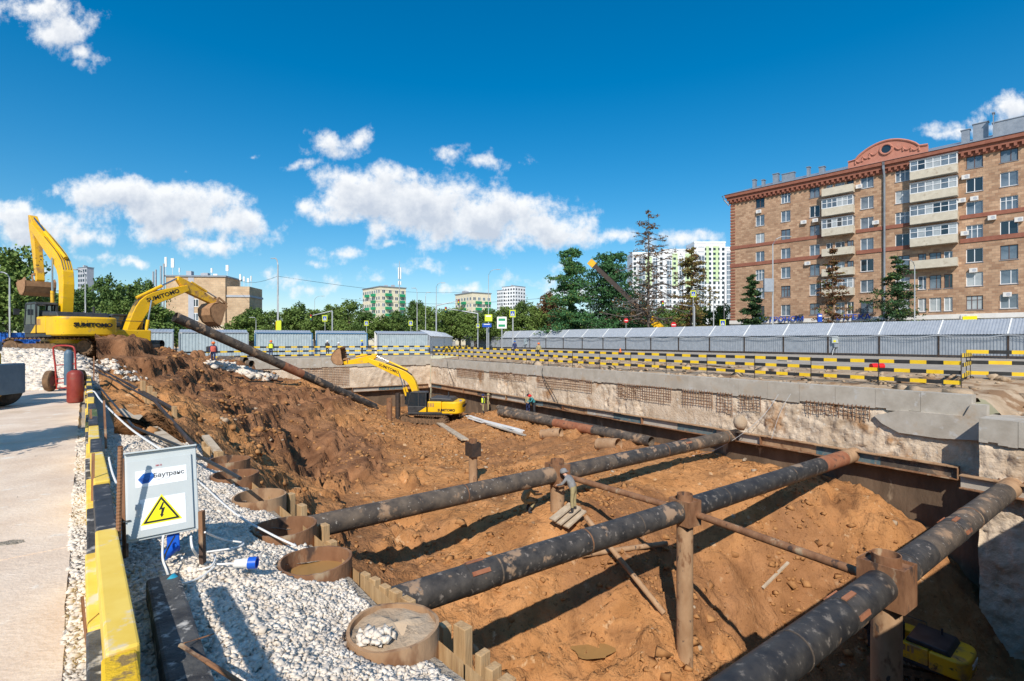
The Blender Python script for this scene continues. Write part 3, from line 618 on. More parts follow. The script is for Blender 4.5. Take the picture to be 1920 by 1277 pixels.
# ------------------------------------------------------------------ struts, king posts, braces, pipes
RS = .315
def strut(label, pts, mats, ring=()):
    a, b = Vector(pts[0]), Vector(pts[-1])
    t = thing('steel_strut', label, 'strut', ((a.x+b.x)/2, (a.y+b.y)/2, a.z - RS), 0, 'horizontal pipe struts across the pit')
    for i in range(len(pts)-1):
        m = MB(); m.pipe(pts[i], pts[i+1], RS, .03, 28, seg=4); m.build('pipe', M[mats[i]], t, smooth=True)
    for p, q, k in ring:
        m = MB(); p, q = Vector(p), Vector(q); c = p.lerp(q, k); d = (q-p).normalized()
        m.pipe(c - d*.25, c + d*.25, RS + .012, .02, 28); rg = m.build('joint_sleeve', M['black'], t, smooth=True)
        for a_ in (40, 100, 165):
            x, y = frame(d); o = (x*math.cos(R(a_)) + y*math.sin(R(a_)))
            m = MB(); c2 = c + o*(RS+.02); m.beam(c2 - d*.22, c2 + d*.22, .09, .03, up=o); m.build('weld_plate', M['rustred'], rg)
    e = Vector(pts[-1]); d = (e - Vector(pts[-2])).normalized()
    for p, q in zip(pts[:-1], pts[1:]):                 # weld beads
        p, q = Vector(p), Vector(q); n_ = int((q-p).length/2.6)
        for i in range(1, n_+1): c = p.lerp(q, i/(n_+1) + random.uniform(-.03,.03)); m = MB(); m.pipe(c - d*.018, c + d*.018, RS+.008, .02, 28); m.build('weld_seam', M['blackdust' if i % 2 else 'rust'], t, smooth=True)
    for k in (-1, 1):                      # the wedges that meet the waler
        m = MB(); x, y = frame(d)
        for j in (-.16, .16): m.beam(e + x*k*.3 + y*j - d*.15, e + x*k*.42 + y*j + d*.22, .03, .14)
        m.build('end_wedge', M['rust'], t)
    return t
ZS = -3.3
def at(px, py, z=ZS): return G(px, py, z)
def ext(a, b, l):                       # run the strut on to the pile row
    d = (a - b).normalized(); p = Vector(a)
    while True:
        s_, w_ = toSW(p.x, p.y)
        if w_ > wp(s_) - .2: return p
        p = p + d*.1
L1 = at(600, 985); K1 = at(1045, 888); E1 = at(1392, 813)
L2 = at(770, 1122); K2 = at(1284, 958); E2 = at(1602, 852)
E3 = at(1898, 912); K3 = at(1662, 1090); d3 = (K3 - E3).normalized(); L3 = ext(K3, E3, 0)
strut('black and dusty pipe strut, farthest of the three across the pit', [ext(L1,E1,3.6), L1.lerp(E1,.0), L1.lerp(E1,.49), L1.lerp(E1,.53), L1.lerp(E1,.76), E1], ['blackdust','blackdust','blackdust','black','blackdust'], [(L1,E1,.76)])
strut('shiny black pipe strut with rusty red far end, middle of the three', [ext(L2,E2,3.6), L2, L2.lerp(E2,.42), L2.lerp(E2,.60), L2.lerp(E2,.84), E2.lerp(L2,.06), E2], ['black','black','black2','black2','rustred','rustpale'], [(L2,E2,.07)])
strut('thick black pipe strut with welded sleeves, nearest of the three', [L3, E3 + d3*17.7, E3 + d3*12.2, E3 + d3*9.4, E3 + d3*1.3, E3], ['black2','black2','black','blackdust','rustpale'], [(E3, E3 + d3*26, .535), (E3, E3 + d3*26, .27)])
def king_post(label, top, zb, r, cap=.72, capn='darkst', stub=True):
    t = thing('king_post', label, 'steel post', (top.x, top.y, zb), 0, 'steel king posts standing on the pit floor')
    rz = math.atan2(V.y, V.x); Mr = Matrix.Rotation(rz, 3, 'Z')
    m = MB(); m.pipe((top.x, top.y, zb-.6), (top.x, top.y, top.z-cap/2+.01), r, .02, 24, seg=3); m.build('post', M['rustpale'], t, smooth=True)
    if cap:
        m = MB(); hh = cap/2; th = .03                                      # open steel box collar
        for sx, sy in ((1,0),(-1,0),(0,1),(0,-1)):
            c = Mr @ Vector((sx*(hh-th/2)*.8, sy*(hh-th/2), 0))
            m.box(top + c, (th if sx else cap*.8, th if sy else cap, cap*1.02) if sx else (cap*.8-2*th, th, cap*1.02), 0, Mr)
        m.box(top - Vector((0,0,cap/2-.03)), (cap*.8-.07, cap-.07, .03), 0, Mr)
        m.box(top + Vector((0,0,cap/2-.06)), (cap*.8-.07, cap-.07, .03), 0, Mr)
        cb = m.build('cap_box', M[capn], t)
        if stub:
            m = MB(); m.pipe((top.x, top.y, top.z), (top.x, top.y, top.z+cap/2+.16), r*.95, .02, 20); m.build('pipe_stub', M['rust'], cb, smooth=True)
    return t
def zfl(p): return soilz(p.x, p.y)
king_post('rusty king post with steel box under the farthest strut', K1, zfl(K1), .27, .78, 'rust')
king_post('tall dusty king post with steel box under the middle strut', K2, zfl(K2), .24, .72, 'rust')
king_post('thick king post with big steel box under the nearest strut', K3, zfl(K3), .28, .86, 'rust')
KA = at(887, 842); king_post('free-standing short post with a dark steel box head', KA, zfl(KA), .2, .62, 'darkst')
for px, py, pb, lb in ((730, 746, 806, 'front one of two bare pipe posts beside the pit excavator'), (746, 737, 790, 'rear one of two bare pipe posts beside the pit excavator')):
    d = 41 if px == 730 else 46; p = P(px, py, d)
    t = thing('king_post', lb, 'steel post', (p.x, p.y, soilz(p.x, p.y)), 0, 'steel king posts standing on the pit floor')
    m = MB(); m.pipe((p.x, p.y, soilz(p.x, p.y)-.8), p, .23, .02, 20); m.build('post', M['rust' if px == 730 else 'darkst'], t, smooth=True)
def brace(label, p, q, r, mat='blackdust'):
    m = MB(); m.pipe(p, q, r, .012, 16, seg=4); return tag(m.build('brace_pipe', M[mat], None, smooth=True), label, 'pipe', 'thin bracing pipes of the pit')
brace('thin brown pipe tying the farthest king post to the middle one', K1 + Vector((.33,-.22,-.05)), K2 + Vector((-.26,.28,.02)), .10, 'rust')
brace('thin brown pipe tying the middle king post to the nearest one', K2 + Vector((.30,-.2,-.05)), K3 + Vector((-.3,.34,.02)), .10, 'rust')
def on_soil(px, py, z0=-6.5, lift=0.0):           # walk the ray down to the soil
    d = 2.0
    while d < 75:
        p = P(px, py, d); sz_ = soilz(p.x, p.y)
        if p.z < sz_: p.z = sz_ + lift; return p
        d += max(.06, (p.z - sz_)*.35)
    return P(px, py, 75)
a = on_soil(1098,1010,lift=.75); b = on_soil(1245,1160,lift=.1)
brace('dusty pipe brace slanting into the soil below the middle strut', a, b, .09, 'rustpale')
a = on_soil(1092,1058,lift=.25); b = on_soil(1250,1047,lift=.5)
brace('short dusty pipe lying level across the slanting brace', a, b, .09, 'rustpale')
# the long pipe leaning on the bank
p, q = P(328, 594, 33), P(703, 763, 47)
t = thing('leaning_pipe', 'long black and rusty pipe leaning from the soil bank down into the pit', 'pipe', (q.x, q.y, q.z-.3))
m = MB(); m.pipe(p, p.lerp(q,.12), .335, .03, 26); m.build('pipe', M['black'], t, smooth=True)
m = MB(); m.pipe(p.lerp(q,.12), p.lerp(q,.45), .33, .03, 26, seg=3); m.build('pipe', M['blackdust'], t, smooth=True)
m = MB(); m.pipe(p.lerp(q,.45), p.lerp(q,.55), .335, .03, 26); m.build('pipe', M['rustred'], t, smooth=True)
m = MB(); m.pipe(p.lerp(q,.55), q, .33, .03, 26, seg=3); m.build('pipe', M['black'], t, smooth=True)
# lying pipes by the long wall
def lying(label, p, q, r, segs, cat='pipe'):
    t = thing('lying_pipe', label, cat, ((p.x+q.x)/2, (p.y+q.y)/2, min(p.z, q.z)-r), 0, 'steel pipes lying on the pit floor')
    k0 = 0
    for k1, mn in segs:
        m = MB(); m.pipe(p.lerp(q,k0), p.lerp(q,k1), r, .025, 24, seg=2); m.build('pipe', M[mn], t, smooth=True); k0 = k1
def sp(s, w, r): p = S(s, w); p.z = soilz(p.x, p.y) + r*.9; return p
def ps(px, py, r): return on_soil(px, py + 4, lift=r*.85)
lying('long lying pipe with a rusty red middle, in front on the pit floor', sp(26.3,1.9,.31), sp(10.2,1.65,.31), .31, [(.45,'blackdust'),(.7,'rustred'),(1,'blackdust')])
lying('long dark lying pipe nearest the right wall, behind the rusty one', sp(28,.95,.27), sp(11.6,.8,.27), .27, [(.5,'blackdust'),(1,'black')])
lying('short rusty yellow pipe offcut on the pit floor, left one', ps(1016,818,.3), ps(1052,815,.3), .33, [(1,'rustpale')])
lying('short rusty yellow pipe offcut on the pit floor, right one', ps(1122,838,.3), ps(1160,838,.3), .36, [(1,'rustpale')])
# stacked concrete-smeared boards
t = thing('board_stack', 'pile of white cement-smeared boards lying beside the pit wall pipes', 'boards', on_soil(920, 800))
for i in range(13):
    a = on_soil(872 + i*3.5 + random.uniform(-4,4), 782 + i*1.3, lift=.1 + .07*(i % 3)); b = on_soil(948 + i*3, 806 + i*.9 + random.uniform(-3,3), lift=.1 + .07*(i % 3))
    m = MB(); m.beam(a, b, .24, .07); m.build('board', M[random.choice(['white','conc','woodgrey','white'])], t)
a = on_soil(822,795,lift=.12); b = on_soil(872,832,lift=.25); m = MB(); m.beam(a, b, .5, .1)
tag(m.build('plank', M['woodgrey']), 'weathered plank lying on the soil right of the pit excavator', 'plank')
a = on_soil(1430,1108,lift=.1); b = on_soil(1478,1062,lift=.1); m = MB(); m.beam(a, b, .1, .06)
tag(m.build('plank', M['woodgrey']), 'narrow pale plank lying on the slope below the thin pipe', 'plank')
for (a, b, lb) in (((1360,842),(1412,862),'pale batten on the soil by the end of the farthest strut'),((1395,868),(1418,848),'short batten crossing another near the right wall')):
    a = on_soil(*a, lift=.12); b = on_soil(*b, lift=.15); m = MB(); m.beam(a, b, .12, .08); tag(m.build('batten', M['woodgrey']), lb, 'batten')
# planks the welder stands on
for i, (a, b, lb) in enumerate((((1035,975),(1072,945),'left plank under the crouching worker at the strut'),((1046,982),(1085,950),'middle plank under the crouching worker at the strut'),((1060,988),(1094,957),'right plank under the crouching worker at the strut'))):
    a = P(*a, 18.2); b = P(*b, 18.8); m = MB(); m.beam(a, b, .3, .06); tag(m.build('plank', M['woodgrey']), lb, 'plank')
# short pipes and the rubble on the left bank
for i, (px, py, lb) in enumerate(((461,676,'upper open pipe end sticking out of the rubble on the bank'),(472,682,'lower open pipe end sticking out of the rubble on the bank'))):
    a = P(px, py, 45); m = MB(); m.pipe(a, a + Vector((-3.2, 1.5, .1)), .3, .02, 20); tag(m.build('pipe_end', M['blackdust'], None, True), lb, 'pipe', 'pipe ends on the left bank')
for (px, py, d, px2, r, lb) in ((262,645,36,304,.28,'rusty grey pipe lying by the grey panels behind the soil heap'),(300,666,37,338,.26,'black pipe lying at the foot of the yellow and black rails')):
    m = MB(); m.pipe(P(px,py,d), P(px2,py,d), r, .02, 20); tag(m.build('lying_pipe', M['blackdust' if px < 300 else 'black'], None, True), lb, 'pipe')
m = MB()
for i in range(7): m.box(P(345 + i*4, 680 + (i % 2)*2, 40) , (.5,.4,.18), 0, Matrix.Rotation(i, 3, 'Z'))
tag(m.build('tarpaulin', M['orange']), 'crumpled orange sheet lying on the bank beside the worker', 'sheet')

# ------------------------------------------------------------------ piles and lagging along the near left edge
ZP = -.15
piles = [(738,1172,160),(592,1048,131),(535,985,108),(487,928,98),(441,888,86),(430,861,76)]
plab = ['nearest steel pile, filled to the rim with earth','steel pile with muddy water inside','rusty open steel pile between the water-filled one and the next','rusty open steel pile with a smooth orange side, third from the back','dark red-brown open steel pile, second from the back','dark steel pile ring, farthest of the row']
pil = []
for (px, py, wd), lb in zip(piles, plab):
    c = G(px, py, ZP); r = .31
    t = thing('steel_pile', lb, 'steel pile', (c.x, c.y, -2.4), 0, 'row of open steel pipe piles along the pit edge'); pil.append(c)
    m = MB(); m.pipe((c.x, c.y, -2.4), (c.x, c.y, ZP), r, .022, 36, seg=6)
    for i, v in enumerate(m.v):                                 # uneven burnt-off rim
        if v[2] > ZP - .01: m.v[i] = (v[0], v[1], v[2] + .007*math.sin(math.atan2(v[1]-c.y, v[0]-c.x)*2 + px) + random.uniform(-.005,.004))
    m.build('pipe', M['rustpale' if px in (738,487) else 'rust'], t, smooth=True)
    zf = {738: ZP-.03, 592: ZP-.14}.get(px, ZP-.75)
    m = MB(); n = 24; rr = r - .02; vs = [(c.x, c.y, zf + (.05 if px == 738 else 0))]
    for k in (.35, .7, 1):
        vs += [(c.x + rr*k*math.cos(2*math.pi*i/n), c.y + rr*k*math.sin(2*math.pi*i/n), zf + (random.uniform(-.03,.03) if px != 592 else 0) + (.03*(1-k) if px == 738 else 0)) for i in range(n)]
    fs = [(0, 1+i, 1+(i+1)%n) for i in range(n)] + [(1+k*n+i, 1+(k+1)*n+i, 1+(k+1)*n+(i+1)%n, 1+k*n+(i+1)%n) for k in (0,1) for i in range(n)]
    m.add(vs, fs).build('water' if px == 592 else 'earth_fill', M['water' if px == 592 else 'sand'], t, smooth=True)
def board(px, py, d, w, th, h, yaw, mat='wood', lean=0):
    p = P(px, py, d); Mr = Matrix.Rotation(R(yaw), 3, 'Z') @ Matrix.Rotation(R(lean), 3, 'Y')
    m = MB(); m.box(p - Vector((0,0,h/2)), (w, th, h), 0, Mr); return m, p
def lagging(label, items):
    t = None
    for it in items:
        m, p = board(*it)
        if t is None: t = thing('timber_lagging', label, 'timber', (p.x, p.y, p.z - it[5]), 0, 'timber lagging boards between the piles')
        m.build('board', M['wood'], t, bev=.006)
lagging('group of thick timber boards right of the nearest earth-filled pile', [(834,1170,3.95,.075,.09,1.6,35),(868,1172,3.8,.13,.08,1.6,-42),(905,1222,3.6,.06,.1,1.6,-42),(925,1248,3.5,.07,.1,1.6,-42),(950,1272,3.4,.09,.1,1.6,-42)])
lagging('sloping run of timber boards between the water-filled pile and the nearest', [(684,1075,4.75,.10,.07,1.2,-42),(703,1084,4.65,.09,.07,1.2,-42),(722,1098,4.55,.10,.07,1.2,-42),(742,1107,4.45,.11,.07,1.2,-42),(765,1122,4.35,.13,.07,1.2,-42)])
lagging('pair of timber boards at the end of the farthest strut', [(592,985,5.6,.075,.07,1.0,-30),(608,983,5.55,.10,.08,1.0,-42),(622,1014,5.5,.1,.08,1.0,-42)])
lagging('two short timber boards beside the smooth orange pile', [(545,925,6.6,.10,.08,1.0,-35),(566,946,6.4,.13,.08,1.0,-42)])
lagging('timber boards standing at the far end of the pile row', [(268,714,16,.2,.1,.8,-40),(281,724,15.6,.22,.1,.8,-40),(289,735,15.2,.2,.1,.7,-40),(274,740,15.9,.15,.1,.5,-40)])
lagging('low timber stubs between the soil bank and the last piles', [(327,762,12.6,.13,.09,.6,-40),(385,828,9.4,.12,.09,.6,-40),(410,846,8.6,.16,.1,.6,-40),(388,838,9.0,.12,.08,.5,20)])

# ------------------------------------------------------------------ stones
def ico(sub):
    bm = bmesh.new(); bmesh.ops.create_icosphere(bm, subdivisions=sub, radius=1)
    v = np.array([x.co[:] for x in bm.verts]); f = np.array([[q.index for q in x.verts] for x in bm.faces]); bm.free(); return v, f
def stones(name, pos, size, sub, mat, flat=.7, smooth=False):
    bv, bf = ico(sub) if sub else (np.array([[a,b,c] for c in (-1,1) for b in (-1,1) for a in (-1,1)])*.78, np.array([(0,2,3),(0,3,1),(4,5,7),(4,7,6),(0,1,5),(0,5,4),(2,6,7),(2,7,3),(0,4,6),(0,6,2),(1,3,7),(1,7,5)])); n = len(pos); k = len(bv)
    var = 12; shapes = []
    for i in range(var):
        jit = bv * (1 + rng.normal(0, .16, (k, 1))) + rng.normal(0, .06 if sub else .24, (k, 3)); shapes.append(jit)
    shapes = np.array(shapes)[rng.integers(0, var, n)]
    sx = rng.uniform(.75, 1.35, (n, 1, 3)) * size[:, None, None]; v = shapes * sx
    ang = rng.uniform(0, 2*np.pi, (n, 3)); 
    def rot(v, a, i, j):
        c, s_ = np.cos(a)[:, None], np.sin(a)[:, None]; x = v[..., i]*c - v[..., j]*s_; y = v[..., i]*s_ + v[..., j]*c
        v = v.copy(); v[..., i] = x; v[..., j] = y; return v
    v = rot(v, ang[:,0], 0, 1); v = rot(v, ang[:,1]*(.2 if sub else 1), 1, 2); v = rot(v, ang[:,2]*(.2 if sub else 1), 0, 2); v[..., 2] *= flat
    v = v + pos[:, None, :]
    f = (bf[None] + (np.arange(n)*k)[:, None, None]).reshape(-1, 3)
    return npobj(name, v.reshape(-1, 3), f, mat, smooth=smooth)
# gravel bank between barrier and piles, and its stones
def bank_z(s, w):
    wpl, wkl = wp(s), wk(s); t = np.clip((w - wpl)/(wkl - wpl), -.4, 1.2)
    return -.30 + .32*smooth01((t+.1)/.9) 
def make_bank():
    ss = np.arange(-14, 3.2, .08); tt = np.linspace(0, 1, 26); SS, TT = np.meshgrid(ss, tt, indexing='ij')
    WW = wp(SS) - .05 + TT*(wk(SS) + .75 - wp(SS)); X = A0.x + U.x*SS - V.x*WW; Y = A0.y + U.y*SS - V.y*WW
    Z = bank_z(SS, WW) + .06*fbm(X, Y, 2.5, 4, 2); n, k = SS.shape; idx = np.arange(n*k).reshape(n, k)
    f = np.stack([idx[:-1,:-1], idx[:-1,1:], idx[1:,1:], idx[1:,:-1]], -1).reshape(-1, 4)
    vv = np.stack([X,Y,Z],-1).reshape(-1,3); ctr = vv[f].mean(1); keep = np.ones(len(f), bool)
    for c in pil: keep &= (ctr[:,0]-c.x)**2 + (ctr[:,1]-c.y)**2 > .30**2
    struct(npobj('gravel_bed', vv, f[keep], M['gravelbase'], smooth=True))
make_bank()
K0_ = (-1.57, 2.04); KN_ = (.764, .645)
def bank_stones():
    n = 250000; s = rng.uniform(-12.5, 3, n); t = rng.uniform(0.02, 1.62, n); w = wp(s) + t*(wk(s) - wp(s))
    x = A0.x + U.x*s - V.x*w; y = A0.y + U.y*s - V.y*w
    px = CX + F*x/np.maximum(y, .1); keep = (y > .9) & (px > -60) & (px < 1000)
    for c in pil: keep &= (x-c.x)**2 + (y-c.y)**2 > .34**2
    keep &= ((x - K0_[0])*KN_[0] + (y - K0_[1])*KN_[1]) > -.215
    # soil takes over towards the back
    keep &= (s < 0) | (rng.random(n) < .5 + .5*(t > .6))
    x, y, s, w = x[keep], y[keep], s[keep], w[keep]; sz = np.abs(rng.normal(.0075, .0045, len(x))) + .005
    z = bank_z(s, w) + .06*fbm(x, y, 2.5, 4, 2) + rng.uniform(-.005, .022, len(x))
    o = stones('gravel', np.stack([x, y, z], -1), sz, 0, M['stone'], smooth=False); tag(o, 'white crushed limestone gravel between the striped kerb and the steel piles', 'gravel', kind='stuff')
bank_stones()
c = pil[0]; n = 70; a = rng.uniform(0, 6.28, n); r_ = .13*np.sqrt(rng.random(n))
o = stones('gravel', np.stack([c.x - .08 + r_*np.cos(a), c.y - .15 + .7*r_*np.sin(a), np.full(n, ZP + .0) + rng.uniform(0,.03,n)], -1), np.full(n, .02), 0, M['stone'])
tag(o, 'handful of white gravel on top of the earth-filled pile', 'gravel', kind='stuff')
def mound_z(x, y):
    X, Y = np.asarray(x, float), np.asarray(y, float); px = X/Y*F + CX
    front = smooth01((Y - 17.0 + .6*fbm(X, Y, .3, 2, 8)) / 7.0); right = smooth01((250 - px)/110)
    hgt = 1.30 - .55*smooth01((px - 60)/150)
    return hgt*front*right + .16*front*right*fbm(X, Y, .8, 4, 12) - .04
def make_mound():
    xs = np.arange(-46, -10, .2); ys = np.arange(15, 42, .2); X, Y = np.meshgrid(xs, ys, indexing='ij'); Z = mound_z(X, Y)
    n, k = X.shape; idx = np.arange(n*k).reshape(n, k)
    f = np.stack([idx[:-1,:-1], idx[1:,:-1], idx[1:,1:], idx[:-1,1:]], -1).reshape(-1, 4)
    keep = (Z.reshape(-1)[f].max(1) > .0); npobj('gravel_mound', np.stack([X,Y,Z],-1).reshape(-1,3), f[keep], M['gravelbase'], smooth=True)['kind'] = 'structure'
    n = 16000; y = rng.uniform(16, 27, n); px = rng.uniform(-120, 262, n); x = (px - CX)/F*y; z = mound_z(x, y)
    keep = (z > .02); x, y, z = x[keep], y[keep], z[keep]
    o = stones('gravel', np.stack([x, y, z + .02], -1), np.abs(rng.normal(.065, .022, len(x))) + .02, 0, M['stone'])
    tag(o, 'heap of white crushed stone below the big left excavator', 'gravel', kind='stuff')
make_mound()
def rubble(label, pts, n, smin, smax, mat, spread):
    pos, sz = [], []
    for _ in range(n):
        px, py = random.choice(pts); p = on_soil(px + random.gauss(0, spread), py + random.gauss(0, spread*.25)); pos.append((p.x, p.y, p.z)); sz.append(random.uniform(smin, smax))
    tag(stones('rubble', np.array(pos), np.array(sz), 0, mat), label, 'rubble', kind='stuff')
rubble('white broken stone tipped on the bank beside the worker', [(420,686),(440,692),(460,698),(480,705),(500,708),(405,683)], 420, .08, .26, M['stone'], 8)
rubble('white stones scattered on the soil right of the gravel heap', [(215,690),(235,700),(200,680),(250,712),(190,690)], 200, .03, .09, M['stone'], 9)
def clods():
    n = 30000; px = rng.uniform(260, 1700, n); s = rng.uniform(-9, 43, n); w = rng.uniform(.5, 26, n)
    x = A0.x + U.x*s - V.x*w; y = A0.y + U.y*s - V.y*w; keep = y > 6; x, y, s, w = x[keep], y[keep], s[keep], w[keep]
    z = soil_h(x, y); dens = smooth01((fbm(x, y, .25, 3, 77) + .1)*4); k2 = rng.random(len(x)) < .12 + .88*dens; x, y, z = x[k2], y[k2], z[k2]
    sz = np.abs(rng.gamma(1.6, .022, len(x))) + .012
    o = stones('soil_clods', np.stack([x, y, z], -1), sz, 0, M['clod']); tag(o, 'loose brown clods scattered over the excavated soil', 'soil', kind='stuff')
    n = 200; i = rng.integers(0, len(x), n)
    tag(stones('pale_stones', np.stack([x[i]+.3, y[i], soil_h(x[i]+.3, y[i])], -1), rng.uniform(.04,.14,n), 1, M['sand']), 'small pale stones lying on the brown soil', 'stones', kind='stuff')
clods()
n = 160; s = rng.uniform(-10,-4.5,n); w = -rng.uniform(.8,4.5,n); x = A0.x + U.x*s - V.x*w; y = A0.y + U.y*s - V.y*w
tag(stones('rubble', np.stack([x, y, -1.25 + .95*smooth01((-w-.9)/5) + rng.uniform(0,.15,n)], -1), rng.uniform(.08,.35,n), 1, M['sand']), 'broken concrete lumps behind the stepped-out wall at the right edge', 'rubble', kind='stuff')
n = 420; s = rng.uniform(-4,30,n); w = -rng.uniform(.7,6.5,n); x = A0.x + U.x*s - V.x*w; y = A0.y + U.y*s - V.y*w
tag(stones('rubble', np.stack([x, y, -.42 + .47*smooth01((-w-.4)/6.5) + rng.uniform(-.02,.05,n)], -1), rng.gamma(1.5,.05,n)+.02, 0, M['sand']), 'small stones and dirt lumps strewn on the verge behind the rails', 'rubble', kind='stuff')
# puddle on the deep floor
c = on_soil(1112, 1236); m = MB(); k = 22; zz = max(soilz(c.x+.3*math.cos(i), c.y+.2*math.sin(i)) for i in range(7)) + .03
pol = [(c.x + (.62+.13*math.sin(3*a)+.08*math.cos(5*a))*math.cos(a), c.y + (.45+.1*math.sin(2*a+1))*math.sin(a), zz) for a in [2*math.pi*i/k for i in range(k)]]
struct(m.add(pol, [tuple(range(k))]).build('puddle', M['water']))
# ------------------------------------------------------------------ road, striped kerb barrier, cabinet, cart on the near left
KD = Vector((-.645, .764, 0)).normalized(); KN = Vector((KD.y, -KD.x, 0))      # along the kerb; to its pit side
K0 = Vector((-1.57, 2.04, 0))
def KP(t, off=0, z=0): p = K0 + KD*t + KN*off; return Vector((p.x, p.y, z))
# road of concrete slabs
edge = -.21
slab_t = [-4, 3.15, 9.6, 16.4, 24]
for i in range(4):
    m = MB(); a, b = slab_t[i], slab_t[i+1]; n = 40
    ins = [KP(a + (b-a)*k/n, edge + .006*math.sin(k*.7) + random.uniform(-.004,.004), 0) for k in range(n+1)]
    out = [KP(a, -8, 0), KP(b, -8, 0)]
    poly = ins + out[::-1]; z1 = .045 + .004*i
    vs = [(p.x, p.y, z1) for p in poly] + [(p.x, p.y, .0) for p in poly]; k = len(poly)
    m.add(vs, [tuple(range(k))] + [(j, (j+1)%k, k+(j+1)%k, k+j) for j in range(k)]); m.xf(Matrix.Identity(4))
    o = m.build('road_slab', M['slab']); struct(o)
# kerb barrier: two courses of painted beams
ds = [1.2, 2.26, 3.72, 4.93, 6.23, 7.15, 8.3, 9.17, 10.2]
while ds[-1] < 22: ds.append(ds[-1] + 1.05)
kb = thing('kerb_barrier', 'striped yellow and black kerb barrier along the road edge', 'kerb barrier', KP(4))
for i in range(len(ds)-1):
    t0, t1 = (ds[i]-2.04)/.764, (ds[i+1]-2.04)/.764; y_ = 'dirtyel' if i == 0 else ['blk', 'yel'][i % 2]
    j0, j1 = random.uniform(-.012,.018), random.uniform(-.012,.018)
    z1 = .43 - .012*(i % 3) - (.02 if i == 0 else 0)
    m = MB(); m.beam(KP(t0+.008, j0, z1-.105), KP(t1-.008, j1, z1-.105), .125, .21); m.build('kerb_beam', M[y_], kb, bev=.012)
t = -1.6; i = 0
while t < 25:
    m = MB(); m.beam(KP(t, -.035, .11), KP(t+1.3, -.035 + random.uniform(-.01,.01), .11), .135, .225); m.build('kerb_beam', M[['yel','wornblk'][i % 2]], kb, bev=.01); t += 1.31; i += 1
m = MB(); a = G(305, 1078, .17); b = KP(-1.5, .235, .17); a2 = Vector((a.x, a.y, .07)); b2 = Vector((b.x, b.y, .07))
m.beam(a2, b2, .19, .2); tag(m.build('worn_beam', M['wornblk'], None, bev=.02), 'worn black beam with flaking white patches beside the striped kerb', 'beam')
# rebar pegs beside the kerb
def bar(label, pts, r, cat='rebar', mat='rust', ribs=False):
    m = MB()
    if ribs:
        p, q = Vector(pts[0]), Vector(pts[1]); n = int((q-p).length/.012); P2 = [p.lerp(q, k/n) for k in range(n+1)]; m.path(P2, [r*(1.0 if k % 2 else .82) for k in range(n+1)], 8)
    else: m.path(pts, r, 7)
    return tag(m.build('rebar', M[mat], None, smooth=not ribs), label, cat, 'rusty bars along the kerb')
def Gz(px, py, d): return P(px, py, d)
bar('thick ribbed rusty bar standing at the left side of the grey cabinet', [P(226,836,3.75), P(222,1010,3.72)], .018, ribs=True)
bar('bent rusty peg on the road side of the kerb near the yellow beam', [P(175,850,5.1), P(174,935,5.0), P(176,960,4.95), P(190,968,4.9)], .014)
bar('rusty peg leaning against the kerb, farther along the road', [P(170,768,9.0), P(172,830,8.6)], .018)
bar('thin bent rusty hook in the gravel strip at the road edge', [P(154,1118,2.85), P(160,1180,2.8), P(166,1222,2.72), P(180,1236,2.62)], .008)
bar('rusty bar lying on the gravel at the bottom of the picture', [P(338,1210,2.62), P(390,1242,2.5), P(445,1277,2.38), P(500,1310,2.25)], .012, ribs=False)
bar('thin wire sticking out of the gravel beside the long shadow', [P(345,1206,2.66), P(372,1198,2.75), P(402,1188,2.8)], .004)
bar('rusty peg behind the kerb beside the white cable', [P(195,752,8.6), P(199,840,7.6)], .016)
bar('tall thin rusty rod at the far end of the kerb', [P(176,668,17), P(176,714,17)], .02)
# two long dark rails/hoses along the bank
for i, (pts, r, lb, mn) in enumerate((([P(170,690,18.5), P(290,752,12.5), P(365,838,8.3)], .035, 'long dark steel bar running along the bank toward the cabinet', 'darkst'),
        ([P(170,682,20), P(250,725,17), P(330,770,13)], .05, 'long dark pipe lying above the timber stubs on the bank', 'darkst'),
        ([P(180,718,14), P(250,800,9), P(335,836,7.6), P(420,880,6.2), P(450,897,5.8)], .022, 'dark hose winding from the kerb to the pile row', 'cableb'))):
    m = MB(); m.path(pts, r, 8); tag(m.build('long_bar', M[mn], None, True), lb, 'bar')
for (a, b, w_, lb) in ((P(255,780,11),P(335,838,8.2),.16,'long weathered plank on the bank behind the cabinet'),(P(225,768,12.5),P(290,812,9.8),.14,'grey plank lying left of the long weathered one'),(P(385,818,9.6),P(412,852,8.7),.12,'short timber propped beside the farthest pile')):
    m = MB(); m.beam(a, b, w_, .05); tag(m.build('plank', M['woodgrey']), lb, 'plank')
# white cables
def cat_curve(pts, n=8):
    out = []; k = len(pts); pts = [Vector(p) for p in pts]
    for i in range(k-1):
        p0, p1, p2, p3 = pts[max(i-1,0)], pts[i], pts[i+1], pts[min(i+2,k-1)]
        for j in range(n):
            t = j/n; out.append(.5*((2*p1) + (p2-p0)*t + (2*p0-5*p1+4*p2-p3)*t*t + (3*p1-p0-3*p2+p3)*t*t*t))
    return out + [pts[-1]]
def cable(label, pts, r, mat='cable', name='cable', group=None):
    m = MB(); m.path(cat_curve(pts), r, 6); return tag(m.build(name, M[mat], None, True), label, 'cable', group)
cable('white cable hanging from the kerb top across the bank to the cabinet', [P(162,736,11.5), P(176,734,11.2), P(190,752,10), P(240,800,7.6), P(300,842,6.0)], .014)
cable('white cable drooping along the kerb beside the cabinet', [P(204,858,5.4), P(210,884,5.0), P(218,905,4.6)], .009)
cable('white cable running over the gravel past the piles', [G(372,902,.02), G(440,962,-.05), G(505,1000,-.05), G(555,1024,-.1)], .010)
